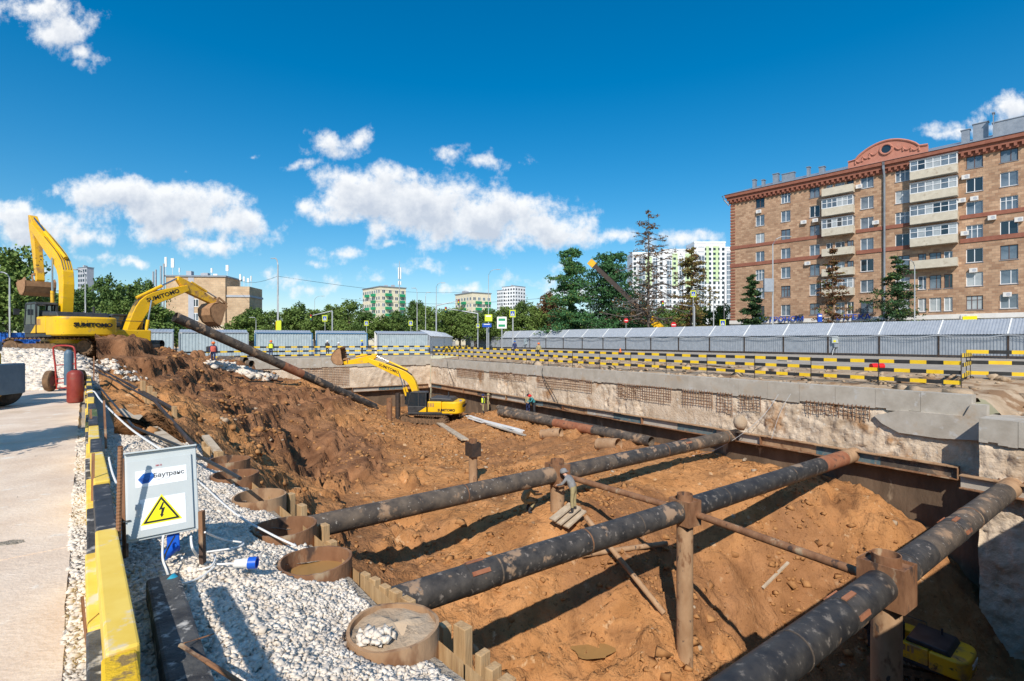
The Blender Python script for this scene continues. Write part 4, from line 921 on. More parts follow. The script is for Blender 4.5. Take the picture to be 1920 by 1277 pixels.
# cabinet on its posts
dC = 4.0
cl, cr, ct, cbm = P(230,850,4.12), P(367,836,4.02), None, None
cab = thing('electrical_cabinet', 'grey metal electrical cabinet with a yellow warning triangle, leaning on posts', 'cabinet', (P(300,1060,4).x, 4.0, 0))
TL, TR, BR, BL = P(230,852,3.96), P(367,837,4.22), P(374,990,4.10), P(240,1020,3.84)
ex = ((TR - TL) + (BR - BL)).normalized(); ez_ = ((TL - BL) + (TR - BR)); ez_ = (ez_ - ex*ez_.dot(ex)).normalized(); ey = ez_.cross(ex)      # ey away from the viewer
org = (TL + TR + BL + BR)/4; wC = ((TR-TL).length + (BR-BL).length)/2; hC = ((TL-BL).length + (TR-BR).length)/2
MC = Matrix((( ex.x, ey.x, ez_.x, org.x), (ex.y, ey.y, ez_.y, org.y), (ex.z, ey.z, ez_.z, org.z), (0,0,0,1)))
def cpart(mb, name, mat, parent=None, bev=0): mb.xf(MC); return mb.build(name, M[mat], parent or cab, bev=bev)
m = MB(); m.bb(-wC/2, wC/2, .0, .16, -hC/2, hC/2); cpart(m, 'housing', 'cabinet', bev=.006)
m = MB(); m.bb(-wC/2-.004, wC/2+.004, -.03, .17, hC/2, hC/2+.012); cpart(m, 'top_lip', 'cabinet')
m = MB(); m.bb(-wC/2+.012, wC/2-.035, -.018, -.001, -hC/2+.02, hC/2-.06); door = cpart(m, 'door', 'cabinet', bev=.004)
m = MB(); m.bb(-wC/2+.06, -wC/2+.10, -.035, -.018, -.10, -.06); m.tube((-wC/2+.08,-.03,-.09),(-wC/2+.08,-.03,-.15),.012,n=8); cpart(m, 'lock', 'pole', door)
m = MB(); m.bb(-wC/2-.015, -wC/2+.03, -.03, -.02, -.175, -.165); cpart(m, 'hinge', 'exb', door)
m = MB(); m.bb(-.17, .165, -.0195, -.0182, .065, .19); cpart(m, 'logo_sticker', 'paper', door)
m = MB(); m.bb(-.145, .15, -.0195, -.0182, -.26, -.03); cpart(m, 'warning_sticker', 'paper', door)
def flat(poly, y, name, mat):
    m = MB(); k = len(poly); m.add([(a, y, b) for a, b in poly], [tuple(range(k))]); return cpart(m, name, mat, door)
flat([(-.155,.125),(-.12,.165),(-.065,.168),(-.045,.135),(-.085,.09),(-.13,.088)], -.0203, 'logo', 'logob')
flat([(-.145,.128),(-.105,.14),(-.055,.136),(-.09,.098),(-.128,.096)], -.0206, 'logo', 'logod')
flat([(-.12,.13),(-.1,.137),(-.075,.134),(-.095,.112)], -.0209, 'logo', 'logob')
MT = MC @ Matrix.Translation((.047, -.0205, .138)) @ Matrix.Rotation(R(90), 4, 'X')
text('Баутранс', .046, MT, M['ink'], door, ext=.0004, bold=.0006); door.children[-1]
def scribble(z, x0, x1):
    x = x0; mm = MB()
    while x < x1:
        mm.beam((x, -.0205, z + random.uniform(-.004,.004)), (x + random.uniform(.004,.012), -.0205, z + random.uniform(-.008,.008)), .0006, .0025, up=Vector((0,1,0))); x += random.uniform(.008,.016)
    cpart(mm, 'handwriting', 'logod', door)
scribble(.105, -.04, .125); scribble(.085, -.02, .09)
flat([(-.145,-.225),(.125,-.225),(-.007,-.012)], -.0203, 'warning_border', 'signy')
flat([(-.129,-.216),(.109,-.216),(-.009,-.028)], -.0206, 'warning_border', 'ink')
flat([(-.105,-.202),(.085,-.202),(-.010,-.052)], -.0209, 'warning_field', 'signy')
flat([(-.002,-.075),(-.027,-.130),(-.009,-.128),(-.016,-.165),(-.022,-.163),(-.010,-.19),(.005,-.168),(-.002,-.167),(.014,-.115),(-.006,-.117),(.008,-.078)], -.0212, 'lightning_bolt', 'ink')
tn = text('380 В', .018, MC @ Matrix.Translation((-.02,-.0205,.215)) @ Matrix.Rotation(R(90),4,'X'), M['redink'], door, ext=.0003)
for o in [c for c in door.children if c.name.startswith('lettering')]:
    o.data.transform(cab.matrix_basis.inverted())
m = MB(); m.beam(P(378,958,3.95), P(380,1056,3.95), .032, .04); m.build('post', M['rust'], cab)
m = MB(); m.beam(P(232,860,4.2), P(236,1075,4.15), .03, .03); m.build('post', M['rust'], cab)
m = MB(); m.xf(Matrix.Identity(4)); m.bb(-.055, .03, .0, .07, -.14, 0); m.xf(MC @ Matrix.Translation((.07,.03,-hC/2))); sk = m.build('socket', M['plugb'], cab, bev=.008)
m = MB(); m.tube((.0,.03,-.1),(-.075,-.02,-.15),.035,n=14); m.xf(MC @ Matrix.Translation((.07,.0,-hC/2))); m.build('socket_outlet', M['plugb'], sk, True)
cable('white cable looping below the cabinet over the gravel', [P(358,1006,3.9), P(362,1030,3.8), G(380,1052,.03), G(404,1058,.03), G(430,1057,.03), G(442,1057,.03)], .009)
cable('white cable from the blue socket curling to the ground loop', [P(341,1046,3.85), G(352,1064,.02), G(372,1068,.04), G(396,1061,.05), G(404,1045,.06), G(396,1040,.05)], .008)
cable('white cable lying on the gravel right of the cabinet post', [P(384,998,3.95), G(420,1012,.02), G(456,1018,.02), G(440,1027,.02), G(388,1035,.02)], .008)
cable('white cable hanging straight under the cabinet to the worn beam', [P(306,1005,3.9), P(305,1045,3.75), G(312,1068,.14), G(316,1080,.16)], .008)
cable('white cable from the teal joint back up to the loop', [G(333,1092,.08), G(352,1092,.04), G(380,1080,.03), G(402,1062,.05)], .008)
cable('thin black cable under the left part of the cabinet', [P(328,1005,3.95), P(315,1028,3.9), P(306,1050,3.85)], .006, 'cableb')
t = thing('cable_plug', 'white cable plug with blue collar lying on the gravel', 'plug', G(460,1057,.05))
a, b = G(441,1057,.06), G(482,1055,.06); m = MB(); m.tube(a, a.lerp(b,.62), .032, .036, 14); m.build('plug_body', M['white'], t, True)
m = MB(); m.pipe(a.lerp(b,.62), b, .045, .012, 16); m.build('plug_collar', M['plugb'], t, True)
m = MB(); m.tube(G(318,1082,.17), G(333,1095,.12), .035, n=12); tag(m.build('tape_joint', M['teal'], None, True), 'teal taped cable joint on the end of the worn beam', 'cable joint')
# gas cylinders and welding cart
def cyl_bottle(name, label, base, r, h, mat, neck='exb'):
    t = thing(name, label, 'gas cylinder', base)
    m = MB(); b = Vector(base); m.lathe([(0,0),(r*.92,0),(r,.03),(r,h*.84),(r*.86,h*.91),(r*.45,h*.965),(.03,h*.97)], 28, b); m.build('tank', M[mat], t, True)
    m = MB(); m.lathe([(.05,h*.96),(.05,h),(.0,h)], 12, b); m.build('valve', M[neck], t, True)
    return t
b_ = G(141, 754, .07); cyl_bottle('gas_cylinder', 'dark red gas cylinder standing on the road by the kerb', b_, .185, .93, 'dred')
cart = thing('welding_cart', 'red two-wheeled cylinder cart on the road behind the red gas cylinder', 'cart', G(120, 733, .07))
cb_ = G(120, 733, .07); k = cb_.y/F
def cx(px, py, dy=0): q = P(px, py, cb_.y + dy); return q
m = MB(); m.path(cat_curve([cx(106,730), cx(104,690), cx(100,656), cx(103,650), cx(112,648), cx(132,649), cx(140,656), cx(142,690), cx(144,728)], 4), .028, 8); m.build('handle_frame', M['redp'], cart, True)
for yy in (682, 708, 716): 
    m = MB(); m.tube(cx(104,yy+3), cx(143,yy), .018, n=8); m.build('cross_bar', M['redp'], cart, True)
m = MB(); m.tube(cx(104,728,.1), cx(143,726,.1), .02, n=8); m.build('base_bar', M['redp'], cart, True)
def wheel(parent, c, r, w, axis, tm='rubber', hm='pole'):
    a = Vector(axis).normalized(); m = MB(); n = 28; x, y = frame(a)
    prof = [(r*.55,-w*.4),(r*.85,-w*.5),(r*.97,-w*.38),(r,0),(r*.97,w*.38),(r*.85,w*.5),(r*.55,w*.4)]
    vs = [c + a*z + (x*math.cos(2*math.pi*i/n) + y*math.sin(2*math.pi*i/n))*q for q, z in prof for i in range(n)]
    m.add(vs, [(k_*n+i, k_*n+(i+1)%n, (k_+1)*n+(i+1)%n, (k_+1)*n+i) for k_ in range(len(prof)-1) for i in range(n)])
    ty = m.build('wheel', M[tm], parent, True)
    m = MB(); m.tube(c - a*w*.3, c + a*w*.3, r*.56, n=20); m.build('rim', M[hm], ty, True)
wheel(cart, cx(94,714), .36, .2, (1,.35,0), 'trackm', 'dred')
wheel(cart, cx(150,712,.6), .36, .2, (1,.35,0), 'trackm', 'dred')
cyl_bottle('gas_cylinder', 'blue grey oxygen cylinder strapped on the red cart', cx(129,722,-.02), .13, 1.25, 'bluegrey')
# loader tractor cut by the left picture edge
ld = thing('wheel_loader', 'yellow wheel loader cut off by the left edge of the picture', 'loader', (-14.25, 12.6, .05), R(4))
def lp(mb, name, mat, **k): mb.xf(ld.matrix_basis); return mb.build(name, M[mat], ld, **k)
m = MB(); m.bb(-1.6,1.0,-.55,.55,.75,1.45); lp(m, 'body', 'exy', bev=.06)
m = MB(); m.bb(-.2,1.08,-.5,.5,1.45,1.75); lp(m, 'hood', 'bluegrey', bev=.08)
m = MB(); m.bb(1.02,1.28,-.9,.9,.35,1.15); lp(m, 'counterweight', 'bluegrey', bev=.03)
m = MB(); m.prism([(-1.5,1.45),(-.3,1.45),(-.4,2.9),(-1.4,2.9)], -.6, .6); lp(m, 'cab', 'glass')
m = MB(); m.bb(-1.55,-.25,-.68,.68,2.9,3.02); lp(m, 'cab_roof', 'exy', bev=.03)
for x_ in (-1.1, .72):
    for y_ in (-.78, .78): wheel(ld, ld.matrix_basis @ Vector((x_, y_, .5)), .5, .4, ld.matrix_basis.to_3x3() @ Vector((0,1,0)), 'rubber', 'exy')
m = MB(); m.path([(-.3,-.62,2.4),(.6,-.95,2.45),(1.1,-1.05,2.5)], .025, 6); m.box((1.2,-1.1,2.45),(.22,.06,.5)); lp(m, 'mirror', 'exb')

# unseen bar added beside the photographer to cast the long shadow on gravel
t = thing('rail_bar', 'unseen dark bar added at the road edge to cast the long shadow on the gravel', 'rail_bar', (-.9, .55, 0))
m = MB(); m.beam((-.25,-.2,1.25), (-2.3,2.2,1.25), .07, .05); m.build('rail', M['darkst'], t)
for a_ in (.02,): m = MB(); q = Vector((-.25,-.2,0)).lerp(Vector((-2.3,2.2,0)), a_); m.beam(q, q + Vector((0,0,1.22)), .06, .06); m.build('rail_post', M['darkst'], t)
# ------------------------------------------------------------------ striped safety rails
def rails(label, pts, heights, sl=.6, bh=.17, post_every=3.0, name='safety_rail', phase=0, tilt=0, post_h=None):
    pts = [Vector(p) for p in pts]
    t = thing(name, label, 'safety rail', pts[0], 0, 'yellow and black striped safety rails round the pit')
    for hi, h in enumerate(heights):
        n = 0; rem = 0
        for a, b in zip(pts[:-1], pts[1:]):
            L = (b - a).length; k = max(1, round(L/5.4)); 
            for j in range(k):                                  # one board each
                p = a.lerp(b, j/k); q = a.lerp(b, (j+1)/k); bl = (q-p).length; ns = max(1, round(bl/sl)); m = MB()
                wob0, wob1 = random.uniform(-.02,.02), random.uniform(-.02,.02)
                for i in range(ns):
                    u0, u1 = i/ns, (i+1)/ns
                    m.beam(p.lerp(q,u0) + Vector((0,0,h+wob0+(wob1-wob0)*u0)), p.lerp(q,u1) + Vector((0,0,h+wob0+(wob1-wob0)*u1)), .03, bh, (n + hi + phase) % 2); n += 1
                m.build('rail_board', [M['yelb'], M['blkb']], t)
    for a, b in zip(pts[:-1], pts[1:]):
        L = (b - a).length; k = max(1, round(L/post_every)); d = (b-a).normalized(); off = Vector((-d.y, d.x, 0))*.05
        for j in range(k+1):
            p = a.lerp(b, j/k) + off; m = MB(); m.beam(p - Vector((0,0,.3)), p + Vector((0,0,(post_h or max(heights)+.1))), .03, .03, up=d); m.build('rail_post', M['darkst'], t)
    return t
rn = P(1803, 721, 21.6); rf = P(812, 666, 60); rn.z = rf.z = -.12
rails('long striped safety rail along the top of the right retaining wall', [Vector((rn.x,rn.y,-.10)), rn.lerp(rf,.5)+Vector((0,0,.08)), Vector((rf.x,rf.y,.12))], [.10,.52,.92], post_every=3.0)
a = P(1812,700,24); b = P(1990,705,22); a.z = b.z = .05
rails('short striped safety rail piece at the right edge behind the long rail', [a, b], [.22,.72,1.22], post_every=2.2, bh=.17, sl=.85)
a = P(1805,690,21.7); a.z = .1; b = P(1822,690,24.2); b.z = .1
rails('short striped return joining the two rails near the right edge', [a, b], [.2,.65,1.05], sl=.4)
c1 = P(806,660,60.5); c2 = P(600,660,56); c3 = P(475,660,51.5); c4 = P(345,660,47); c5 = P(290,660,44)
for c in (c1,c2,c3,c4,c5): c.z = 0.1
rails('striped safety rail along the far end wall', [c1, c2, c3], [.12,.55,1.0], post_every=2.6)
c3.z = c4.z = c5.z = -.15
rails('striped safety rail on the bank behind the worker in orange helmet', [c3, c4, c5], [.35,.85], post_every=2.4, phase=1)
a = P(830,655,66); b = P(880,655,74); a.z = b.z = 0
rails('cluster of striped trestles behind the far corner of the rails', [a, b], [.3,.65,1.0], post_every=1.5, sl=.45)
a = P(960,655,60); b = P(985,655,56); a.z = b.z = 0
# ------------------------------------------------------------------ covered walkways of corrugated sheet
def corr(m, o, ex, ez, n, pitch, dep, mat=0):                  # trapezoid sheet: o corner, ex width vector, ez height vector, n outward
    L = ex.length; e = ex/L; k = max(1, round(L/pitch)); p = L/k; pr = []
    for i in range(k):
        pr += [(i*p, 0), (i*p + p*.42, 0), (i*p + p*.5, dep), (i*p + p*.92, dep)]
    pr.append((L, 0)); vs = []
    for a, d in pr: vs += [o + e*a + n*d, o + e*a + n*d + ez]
    m.add(vs, [(2*i, 2*i+2, 2*i+3, 2*i+1) for i in range(len(pr)-1)], mat)
def walkway(label, pts, eave, ridge, depth, wallm, roofm, pitch, z0=0.0, postm='darkst', cables=True, gap=.05):
    t = thing('covered_walkway', label, 'covered walkway', (pts[0].x, pts[0].y, z0))
    for i, (a, b) in enumerate(zip(pts[:-1], pts[1:])):
        d = (b - a); d.z = 0; L = d.length; d /= L; nv = Vector((d.y, -d.x, 0))
        if nv.dot(a) > 0: nv = -nv                              # towards the camera
        o = Vector((a.x, a.y, z0)); m = MB()
        corr(m, o + d*.06 + Vector((0,0,.28)), d*(L-.12), Vector((0,0,eave-.36)), nv, pitch, .045); m.build('wall_sheet', M[wallm], t, fixn=False)
        m = MB(); m.beam(o + nv*.03 + Vector((0,0,.2)), o + d*L + nv*.03 + Vector((0,0,.2)), .08, .14); m.build('sill_rail', M[postm], t)
        m = MB(); m.beam(o + nv*.05 + Vector((0,0,eave-.05)), o + d*L + nv*.05 + Vector((0,0,eave-.05)), .06, .1); m.build('eave_rail', M[postm], t)
        m = MB(); m.box(o + nv*.02 + Vector((0,0,eave/2)), (.16,.16,eave), 0, Matrix.Rotation(math.atan2(d.y,d.x),3,'Z')); m.build('post', M[postm], t)
        up = -nv*depth + Vector((0,0,ridge-eave)); up_n = nv*(ridge-eave) + Vector((0,0,depth)); up_n.normalize()
        m = MB(); e0 = o + nv*.25 - Vector((0,0,.08)) + Vector((0,0,eave)) + d*gap
        corr(m, e0, d*(L-2*gap) , up*1.08 , up_n, pitch, .04); m.build('roof_sheet', M[roofm], t, fixn=False)
        if gap > .04:
            m = MB(); m.beam(e0 - d*gap + up_n*.05, e0 - d*gap + up*1.08 + up_n*.05, .12, .05, up=up_n); m.build('roof_flashing', M['white'], t)
        m = MB(); corr(m, o - nv*2*depth + Vector((0,0,eave)), d*L, up*Vector((0,0,1)).z + Vector((0,0,ridge-eave)) if False else nv*depth + Vector((0,0,ridge-eave)), -nv, .4, .03); m.build('rear_roof_sheet', M[roofm], t, fixn=False)
    return t
f0 = Vector((47.8, 51.0, 0)); fd = Vector((-.596, .803, 0))
rp = [f0 + fd*(-12.3 + 5.37*i) for i in range(22)]
walkway('long covered walkway of grey corrugated sheet with sloping roof on the right', rp, 2.5, 3.95, 1.7, 'galv', 'roofm', .25, 0.0)
walk_end = rp[-1]
# panels at the back: separate grey-blue site panels
bf = [(238,52),(324,54),(336,54.5),(465,58),(478,58.5),(585,61.5),(593,62),(688,64.5),(708,65),(802,68)]
lbs = ['grey corrugated hoarding panel behind the soil heap, first from the left','grey corrugated hoarding panel behind the leaning pipe','blue-framed grey hoarding panel right of the leaning pipe','blue-framed grey hoarding panel behind the two white helmets','plain grey hoarding panel nearest the far pit corner']
for i in range(5):
    a = P(bf[2*i][0], 660, bf[2*i][1]); b = P(bf[2*i+1][0], 660, bf[2*i+1][1]); a.z = b.z = 0
    d = (b-a).normalized(); L = (b-a).length; nv = Vector((d.y,-d.x,0)); h = 2.68
    t = thing('hoarding_panel', lbs[i], 'site panel', a, 0, 'grey hoarding panels behind the far rail')
    m = MB(); corr(m, a + Vector((0,0,.1)), d*L, Vector((0,0,h-.2)), nv, .3, .04); m.build('sheet', M['galv2'], t, fixn=False)
    fm = 'bluest' if i in (2,3) else 'galv'
    for (p, q) in ((a, a+Vector((0,0,h))), (b, b+Vector((0,0,h)))):
        m = MB(); m.beam(p+nv*.05, q+nv*.05, .16, .12, up=d); m.build('frame_post', M[fm], t)
    m = MB(); m.beam(a+nv*.05+Vector((0,0,h)), b+nv*.05+Vector((0,0,h)), .12, .1); m.build('frame_rail', M[fm], t)
    m = MB(); m.beam(a+nv*.05+Vector((0,0,.06)), b+nv*.05+Vector((0,0,.06)), .12, .12); m.build('frame_rail', M[fm], t)
    m = MB(); up = Vector((0,0,.35)) - nv*1.8; corr(m, a - nv*.12 + Vector((0,0,h)), d*L, up, Vector((0,0,1)), .3, .03); m.build('roof_sheet', M['roofm'], t, fixn=False)
    m = MB(); corr(m, a - nv*2.0 + Vector((0,0,.0)), d*L, Vector((0,0,h+.3)), nv, .3, .03); m.build('rear_sheet', M['white'], t, fixn=False)
bp_ = [P(805,660,72), P(832,660,84), P(848,660,102)]
for q in bp_: q.z = 0
walkway('pale short covered walkway turning behind the far pit corner', bp_, 2.5, 3.3, 1.5, 'white', 'roofm', .3, 0.0, 'galv', gap=.02)
a = P(-60,640,56); b = P(92,640,60); a.z = b.z = 0
t = thing('blue_fence', 'bright blue corrugated fence beyond the left excavator', 'fence', a)
for i in range(4):
    p = a.lerp(b, i/4); q = a.lerp(b, (i+1)/4); d = (q-p).normalized(); nv = Vector((d.y,-d.x,0)); m = MB()
    corr(m, p + Vector((0,0,.1)), (q-p)*.985, Vector((0,0,2.6)), nv, .3, .04); m.build('sheet', M['bluef'], t, fixn=False)
    m = MB(); m.beam(p - nv*.05, p - nv*.05 + Vector((0,0,2.7)), .1, .1); m.build('post', M['bluef'], t)
# cables along the eaves of the long walkway and its switch box
pts = []
nvf = Vector((fd.y, -fd.x, 0)); nvf = -nvf if nvf.dot(f0) > 0 else nvf
for k, (off, lb) in enumerate(((.34,'upper grey cable looping along the eave of the long walkway'),(.40,'lower grey cable sagging along the eave of the long walkway'))):
    pts = []
    for i in range(1, 17):
        a, b = rp[i], rp[i+1]
        for j in range(4):
            u = j/4; pts.append(a.lerp(b,u) + nvf*off + Vector((0,0,2.38 - k*.06 - (.14 + .14*random.random())*math.sin(math.pi*u))))
    cable(lb, pts, .022, 'cableg')
p = f0 + fd*13.7 + nvf*.2; t = thing('switch_box', 'grey switch box with yellow mark hung on the long walkway wall', 'switch box', p + Vector((0,0,1.1)))
rzf = math.atan2(fd.y, fd.x); Mf = Matrix.Rotation(rzf, 3, 'Z')
m = MB(); m.box(p + Vector((0,0,1.9)) , (.62,.3,.85), 0, Mf); m.build('box', M['cabinet'], t, bev=.02)
m = MB(); m.box(p + nvf*.16 + Vector((0,0,1.72)), (.26,.02,.24), 0, Mf); m.build('warning_mark', M['signy'], t)
m = MB(); m.box(p + Vector((0,0,1.2)) - fd*.1, (.3,.25,.45), 0, Mf); m.build('socket', M['galv'], t)
for k in range(3):
    m = MB(); m.path(cat_curve([p + Vector((0,0,1.1)) + fd*(.1*k-.1), p + Vector((0,0,.6)) + fd*(.16*k) + nvf*.1, p + Vector((0,0,.05)) + fd*(.2*k) + nvf*.3]), .025, 6); m.build('cable_tail', M['cable' if k % 2 else 'cableb'], t)
p = f0 + fd*75 + nvf*.2; t = thing('switch_box', 'small grey box on the walkway wall near its far end', 'switch box', p + Vector((0,0,1)))
m = MB(); m.box(p + Vector((0,0,1.6)), (.8,.3,1.2), 0, Mf); m.build('box', M['galv2'], t, bev=.02)
m = MB(); m.box(p + Vector((0,0,.9))+nvf*.1, (.3,.2,.3), 0, Mf); m.build('socket', M['galv'], t)
# small things on the verge
p = P(1645,687,28); t = thing('red_drum', 'pair of small red drums lying on the verge behind the rails', 'drum', p - Vector((0,0,.15)))
for k in (-1,1):
    m = MB(); m.tube(p + Vector((k*.18-.17,0,0)), p + Vector((k*.18+.14,0,.02)), .16, n=16); m.build('drum', M['red'], t, True)
for px, d, lb in ((1163,70,'orange traffic cone by the walkway wall'),):
    p = P(px, 660, d); p.z = .0; t = thing('traffic_cone', lb, 'traffic cone', p); m = MB(); m.lathe([(.22,.04),(.04,.75),(0,.75)], 14, p); m.build('cone', M['orange'], t, True)
    m = MB(); m.box(p + Vector((0,0,.02)), (.5,.5,.04)); m.build('base', M['orange'], t)
for (a, b, lb) in ((P(1375,687,33),P(1290,681,38),'grey plank lying on the verge behind the rails'),(P(1480,677,34),P(1462,676,36),'short brown plank on the verge')):
    m = MB(); m.beam(a, b, .3, .06); tag(m.build('plank', M['woodgrey']), lb, 'plank')
# wires and ropes down the wall
cable('dark hose hanging from the wall top down to the waler', [S(22.7,-.05,-.25), S(22.6,.2,-1.0), S(21,.35,-2.4), S(20.2,.5,-3.1)], .03, 'cableb')
cable('black cable drooping over the waler below the rebar', [S(20.2,.5,-3.1), S(17.5,.6,-3.3), S(16,.62,-3.1), S(13.6,.62,-3.05)], .025, 'cableb')
cable('thin rope from the rail down to the soil near the middle strut', [S(3.2,-.2,-.2), S(4.2,.5,-2.2), S(6.2,1.2,-4.0), S(8,2.4,-4.7)], .012, 'cableg')
cable('thin rope beside the long rope on the right wall', [S(2.6,-.2,-.2), S(3.2,.3,-1.6), S(3.6,.5,-3.1)], .01, 'cableg')
cable('dark wire hanging from the far corner rail', [S(40,-.05,-.2), S(39,.3,-1.2), S(37.6,.4,-2.6), S(37.5,.5,-3.2)], .02, 'cableb')
# bag hanging on the waler, round lump at the strut end
m = MB(); bv, bf_ = ico(2); e = at(1390,792,-2.6)
p = P(1388, 792, 26.2); m.add([(p.x + v[0]*.34, p.y + v[1]*.34, p.z + v[2]*.42*(1 + .15*math.sin(v[0]*5))) for v in bv], bf_.tolist()); tag(m.build('sack', M['sand'], None, True), 'dusty round sack sitting on the end of the farthest strut', 'sack')
# ------------------------------------------------------------------ excavators
def bez(a, b, c, n):
    a, b, c = Vector(a), Vector(b), Vector(c); k = 2*b - .5*(a+c)
    return [a*(1-t)**2 + k*2*t*(1-t) + c*t*t for t in [i/n for i in range(n+1)]]
def ribbon(pts, ws):                                           # closed outline round a 2-D polyline
    up, dn = [], []
    for i, p in enumerate(pts):
        d = (pts[min(i+1,len(pts)-1)] - pts[max(i-1,0)]).normalized(); n = Vector((-d.y, d.x)); w = ws[i] if isinstance(ws, list) else ws
        up.append(p + n*w); dn.append(p - n*w)
    return [tuple(p) for p in up] + [tuple(p) for p in dn[::-1]]
def excavator(label, loc, heading, pivot, bend, tip, armtip, bang, sc_=1.0, brand='SUMITOMO', track_turn=0, ypaint='exy', bpaint='exyd', bw=.62, show_body=True, bsc=1.0, cabcol='exb', boomtext=True, hood=True, textside=0):
    t = thing('excavator', label, 'excavator', loc, heading, 'yellow tracked excavators')
    T = t.matrix_basis @ Matrix.Scale(sc_, 4)
    def pt(m, name, mat, parent=None, smooth=False, bev=0, X=None):
        m.xf(T @ X if X else T); return m.build(name, [M[k] for k in mat] if isinstance(mat, tuple) else M[mat], parent or t, smooth=smooth, bev=bev*sc_)
    XT = Matrix.Rotation(track_turn, 4, 'Z')
    # undercarriage
    for sd in (1, -1):
        y0 = sd*1.28; Lh, r = 1.9, .46; m = MB(); outl = []
        n = 46; per = 4*Lh + 2*math.pi*r
        for i in range(n):
            s_ = per*i/n
            if s_ < 2*Lh: p, a = (-Lh + s_, 2*r), 0
            elif s_ < 2*Lh + math.pi*r: a = (s_ - 2*Lh)/r; p = (Lh + r*math.sin(a), r + r*math.cos(a)); a = -a
            elif s_ < 4*Lh + math.pi*r: p, a = (Lh - (s_ - 2*Lh - math.pi*r), 0), math.pi
            else: b_ = (s_ - 4*Lh - math.pi*r)/r; p = (-Lh - r*math.sin(b_), r - r*math.cos(b_)); a = math.pi - b_
            Mr = Matrix.Rotation(-a, 3, 'Y'); m.box((p[0], y0, p[1] + .03), (.165, .6, .06), 0, Mr)
            off = Mr @ Vector((0,0,.05)); m.box((p[0]+off.x, y0, p[1]+.03+off.z), (.03,.6,.05), 0, Mr)
        tr = pt(m, 'track', 'trackm', X=XT)
        m = MB(); m.bb(-1.75,1.75, y0-.2, y0+.2, .25, .68); pt(m, 'track_frame', 'trackm', tr, X=XT)
        for x_ in (-Lh, Lh): m = MB(); m.tube((x_, y0-.24, r+.02), (x_, y0+.24, r+.02), .38, n=20); pt(m, 'sprocket', 'trackm', tr, True, X=XT)
        m = MB()
        for k in range(6): x_ = -1.3 + k*.52; m.tube((x_, y0-.27, .18), (x_, y0+.27, .18), .13, n=12)
        pt(m, 'rollers', 'trackm', tr, True, X=XT)
    m = MB(); m.bb(-.9,.9,-1.1,1.1,.45,.8); m.bb(-1.4,1.4,-.4,.4,.4,.75); pt(m, 'undercarriage', 'trackm', X=XT)
    m = MB(); m.tube((0,0,.78),(0,0,1.06),.72,n=28); pt(m, 'turntable', 'exb', smooth=True)
    # upper structure
    m = MB(); m.bb(-2.0,1.75,-1.42,1.42,1.04,1.24); pt(m, 'deck', 'exb', bev=.03)
    arc = [(-1.3, 1.44), (-2.3, 1.44)] + [(-2.3 - .8*abs(math.sin(a))**.8, 1.43*abs(math.cos(a))**.55*(1 if a < math.pi/2 else -1)) for a in [R(4 + 172*i/20) for i in range(21)]] + [(-2.3,-1.44), (-1.3,-1.44)]
    m = MB(); m.prism(arc, 1.1, 2.18, ax='z'); pt(m, 'counterweight', ypaint, smooth=True, bev=.10)
    m = MB(); m.bb(-1.29,-.05,.42,1.435,1.26,2.2); hd = pt(m, 'side_housing', ypaint, bev=.05)
    m = MB(); m.bb(-1.29,-.6,-.42,.40,1.26,2.24); pt(m, 'engine_housing', ypaint, bev=.05)
    m = MB(); m.bb(-1.29,1.25,-1.43,-.44,1.26,2.1); pt(m, 'tank_housing', ypaint, bev=.06)
    m = MB(); m.prism([(-2.3,2.17),(-.15,2.23),(-.25,2.52),(-2.1,2.45)], -1.2, 1.25); pt(m, 'hood_cover', 'exb', bev=.06)
    for k in range(3): m = MB(); m.bb(-.62+.2*k,-.5+.2*k,1.42,1.445,1.72,2.06); pt(m, 'vent', 'bucketm', hd)
    m = MB(); m.tube((-1.5,-.7,2.45),(-1.5,-.7,2.85),.06,n=10); pt(m, 'exhaust', 'exb', smooth=True)
    m = MB(); m.path([(.9,-1.38,2.1),(.9,-1.38,2.6),(-.6,-1.38,2.6),(-.6,-1.38,2.1)], .022, 6); pt(m, 'rail_bar', 'exb', smooth=True)
    # cab
    cp = [(.08,1.24),(1.72,1.24),(1.78,1.75),(1.55,2.95),(1.4,3.05),(.18,3.05),(.05,2.9)]
    m = MB(); m.prism([(.06,1.24),(1.73,1.24),(1.79,1.78),(.06,1.78)], .45, 1.43); cb = pt(m, 'cab', cabcol, bev=.03)
    m = MB(); m.prism([(.02,2.93),(1.58,2.93),(1.45,3.06),(.12,3.06)], .43, 1.45); pt(m, 'cab_roof', cabcol, cb, bev=.03)
    for y_ in (.48, 1.40):
        for a_, b_, w_ in (((1.75,y_,1.78),(1.53,y_,2.95),.085),((.10,y_,1.78),(.10,y_,2.95),.09),((.78,y_,1.78),(.80,y_,2.95),.065)): m = MB(); m.beam(a_, b_, w_, w_); pt(m, 'cab_pillar', cabcol, cb)
    for y_ in (.47, 1.41): m = MB(); m.prism([(.14,1.79),(1.72,1.79),(1.52,2.92),(.14,2.92)], y_-.008, y_+.008); pt(m, 'window_pane', 'glass', cb)
    m = MB(); m.beam((1.755,.94,1.79),(1.54,.94,2.92),.88,.016); pt(m, 'windscreen', 'glass', cb)
    m = MB(); m.bb(.4,.9,.7,1.15,1.8,2.05); m.bb(.35,.5,.7,1.15,2.05,2.6); pt(m, 'driver_seat', 'exb', cb)
    m = MB(); m.prism([(.06,1.28),(.78,1.28),(.06,1.75)], 1.432, 1.445); pt(m, 'door_panel', ypaint, cb)
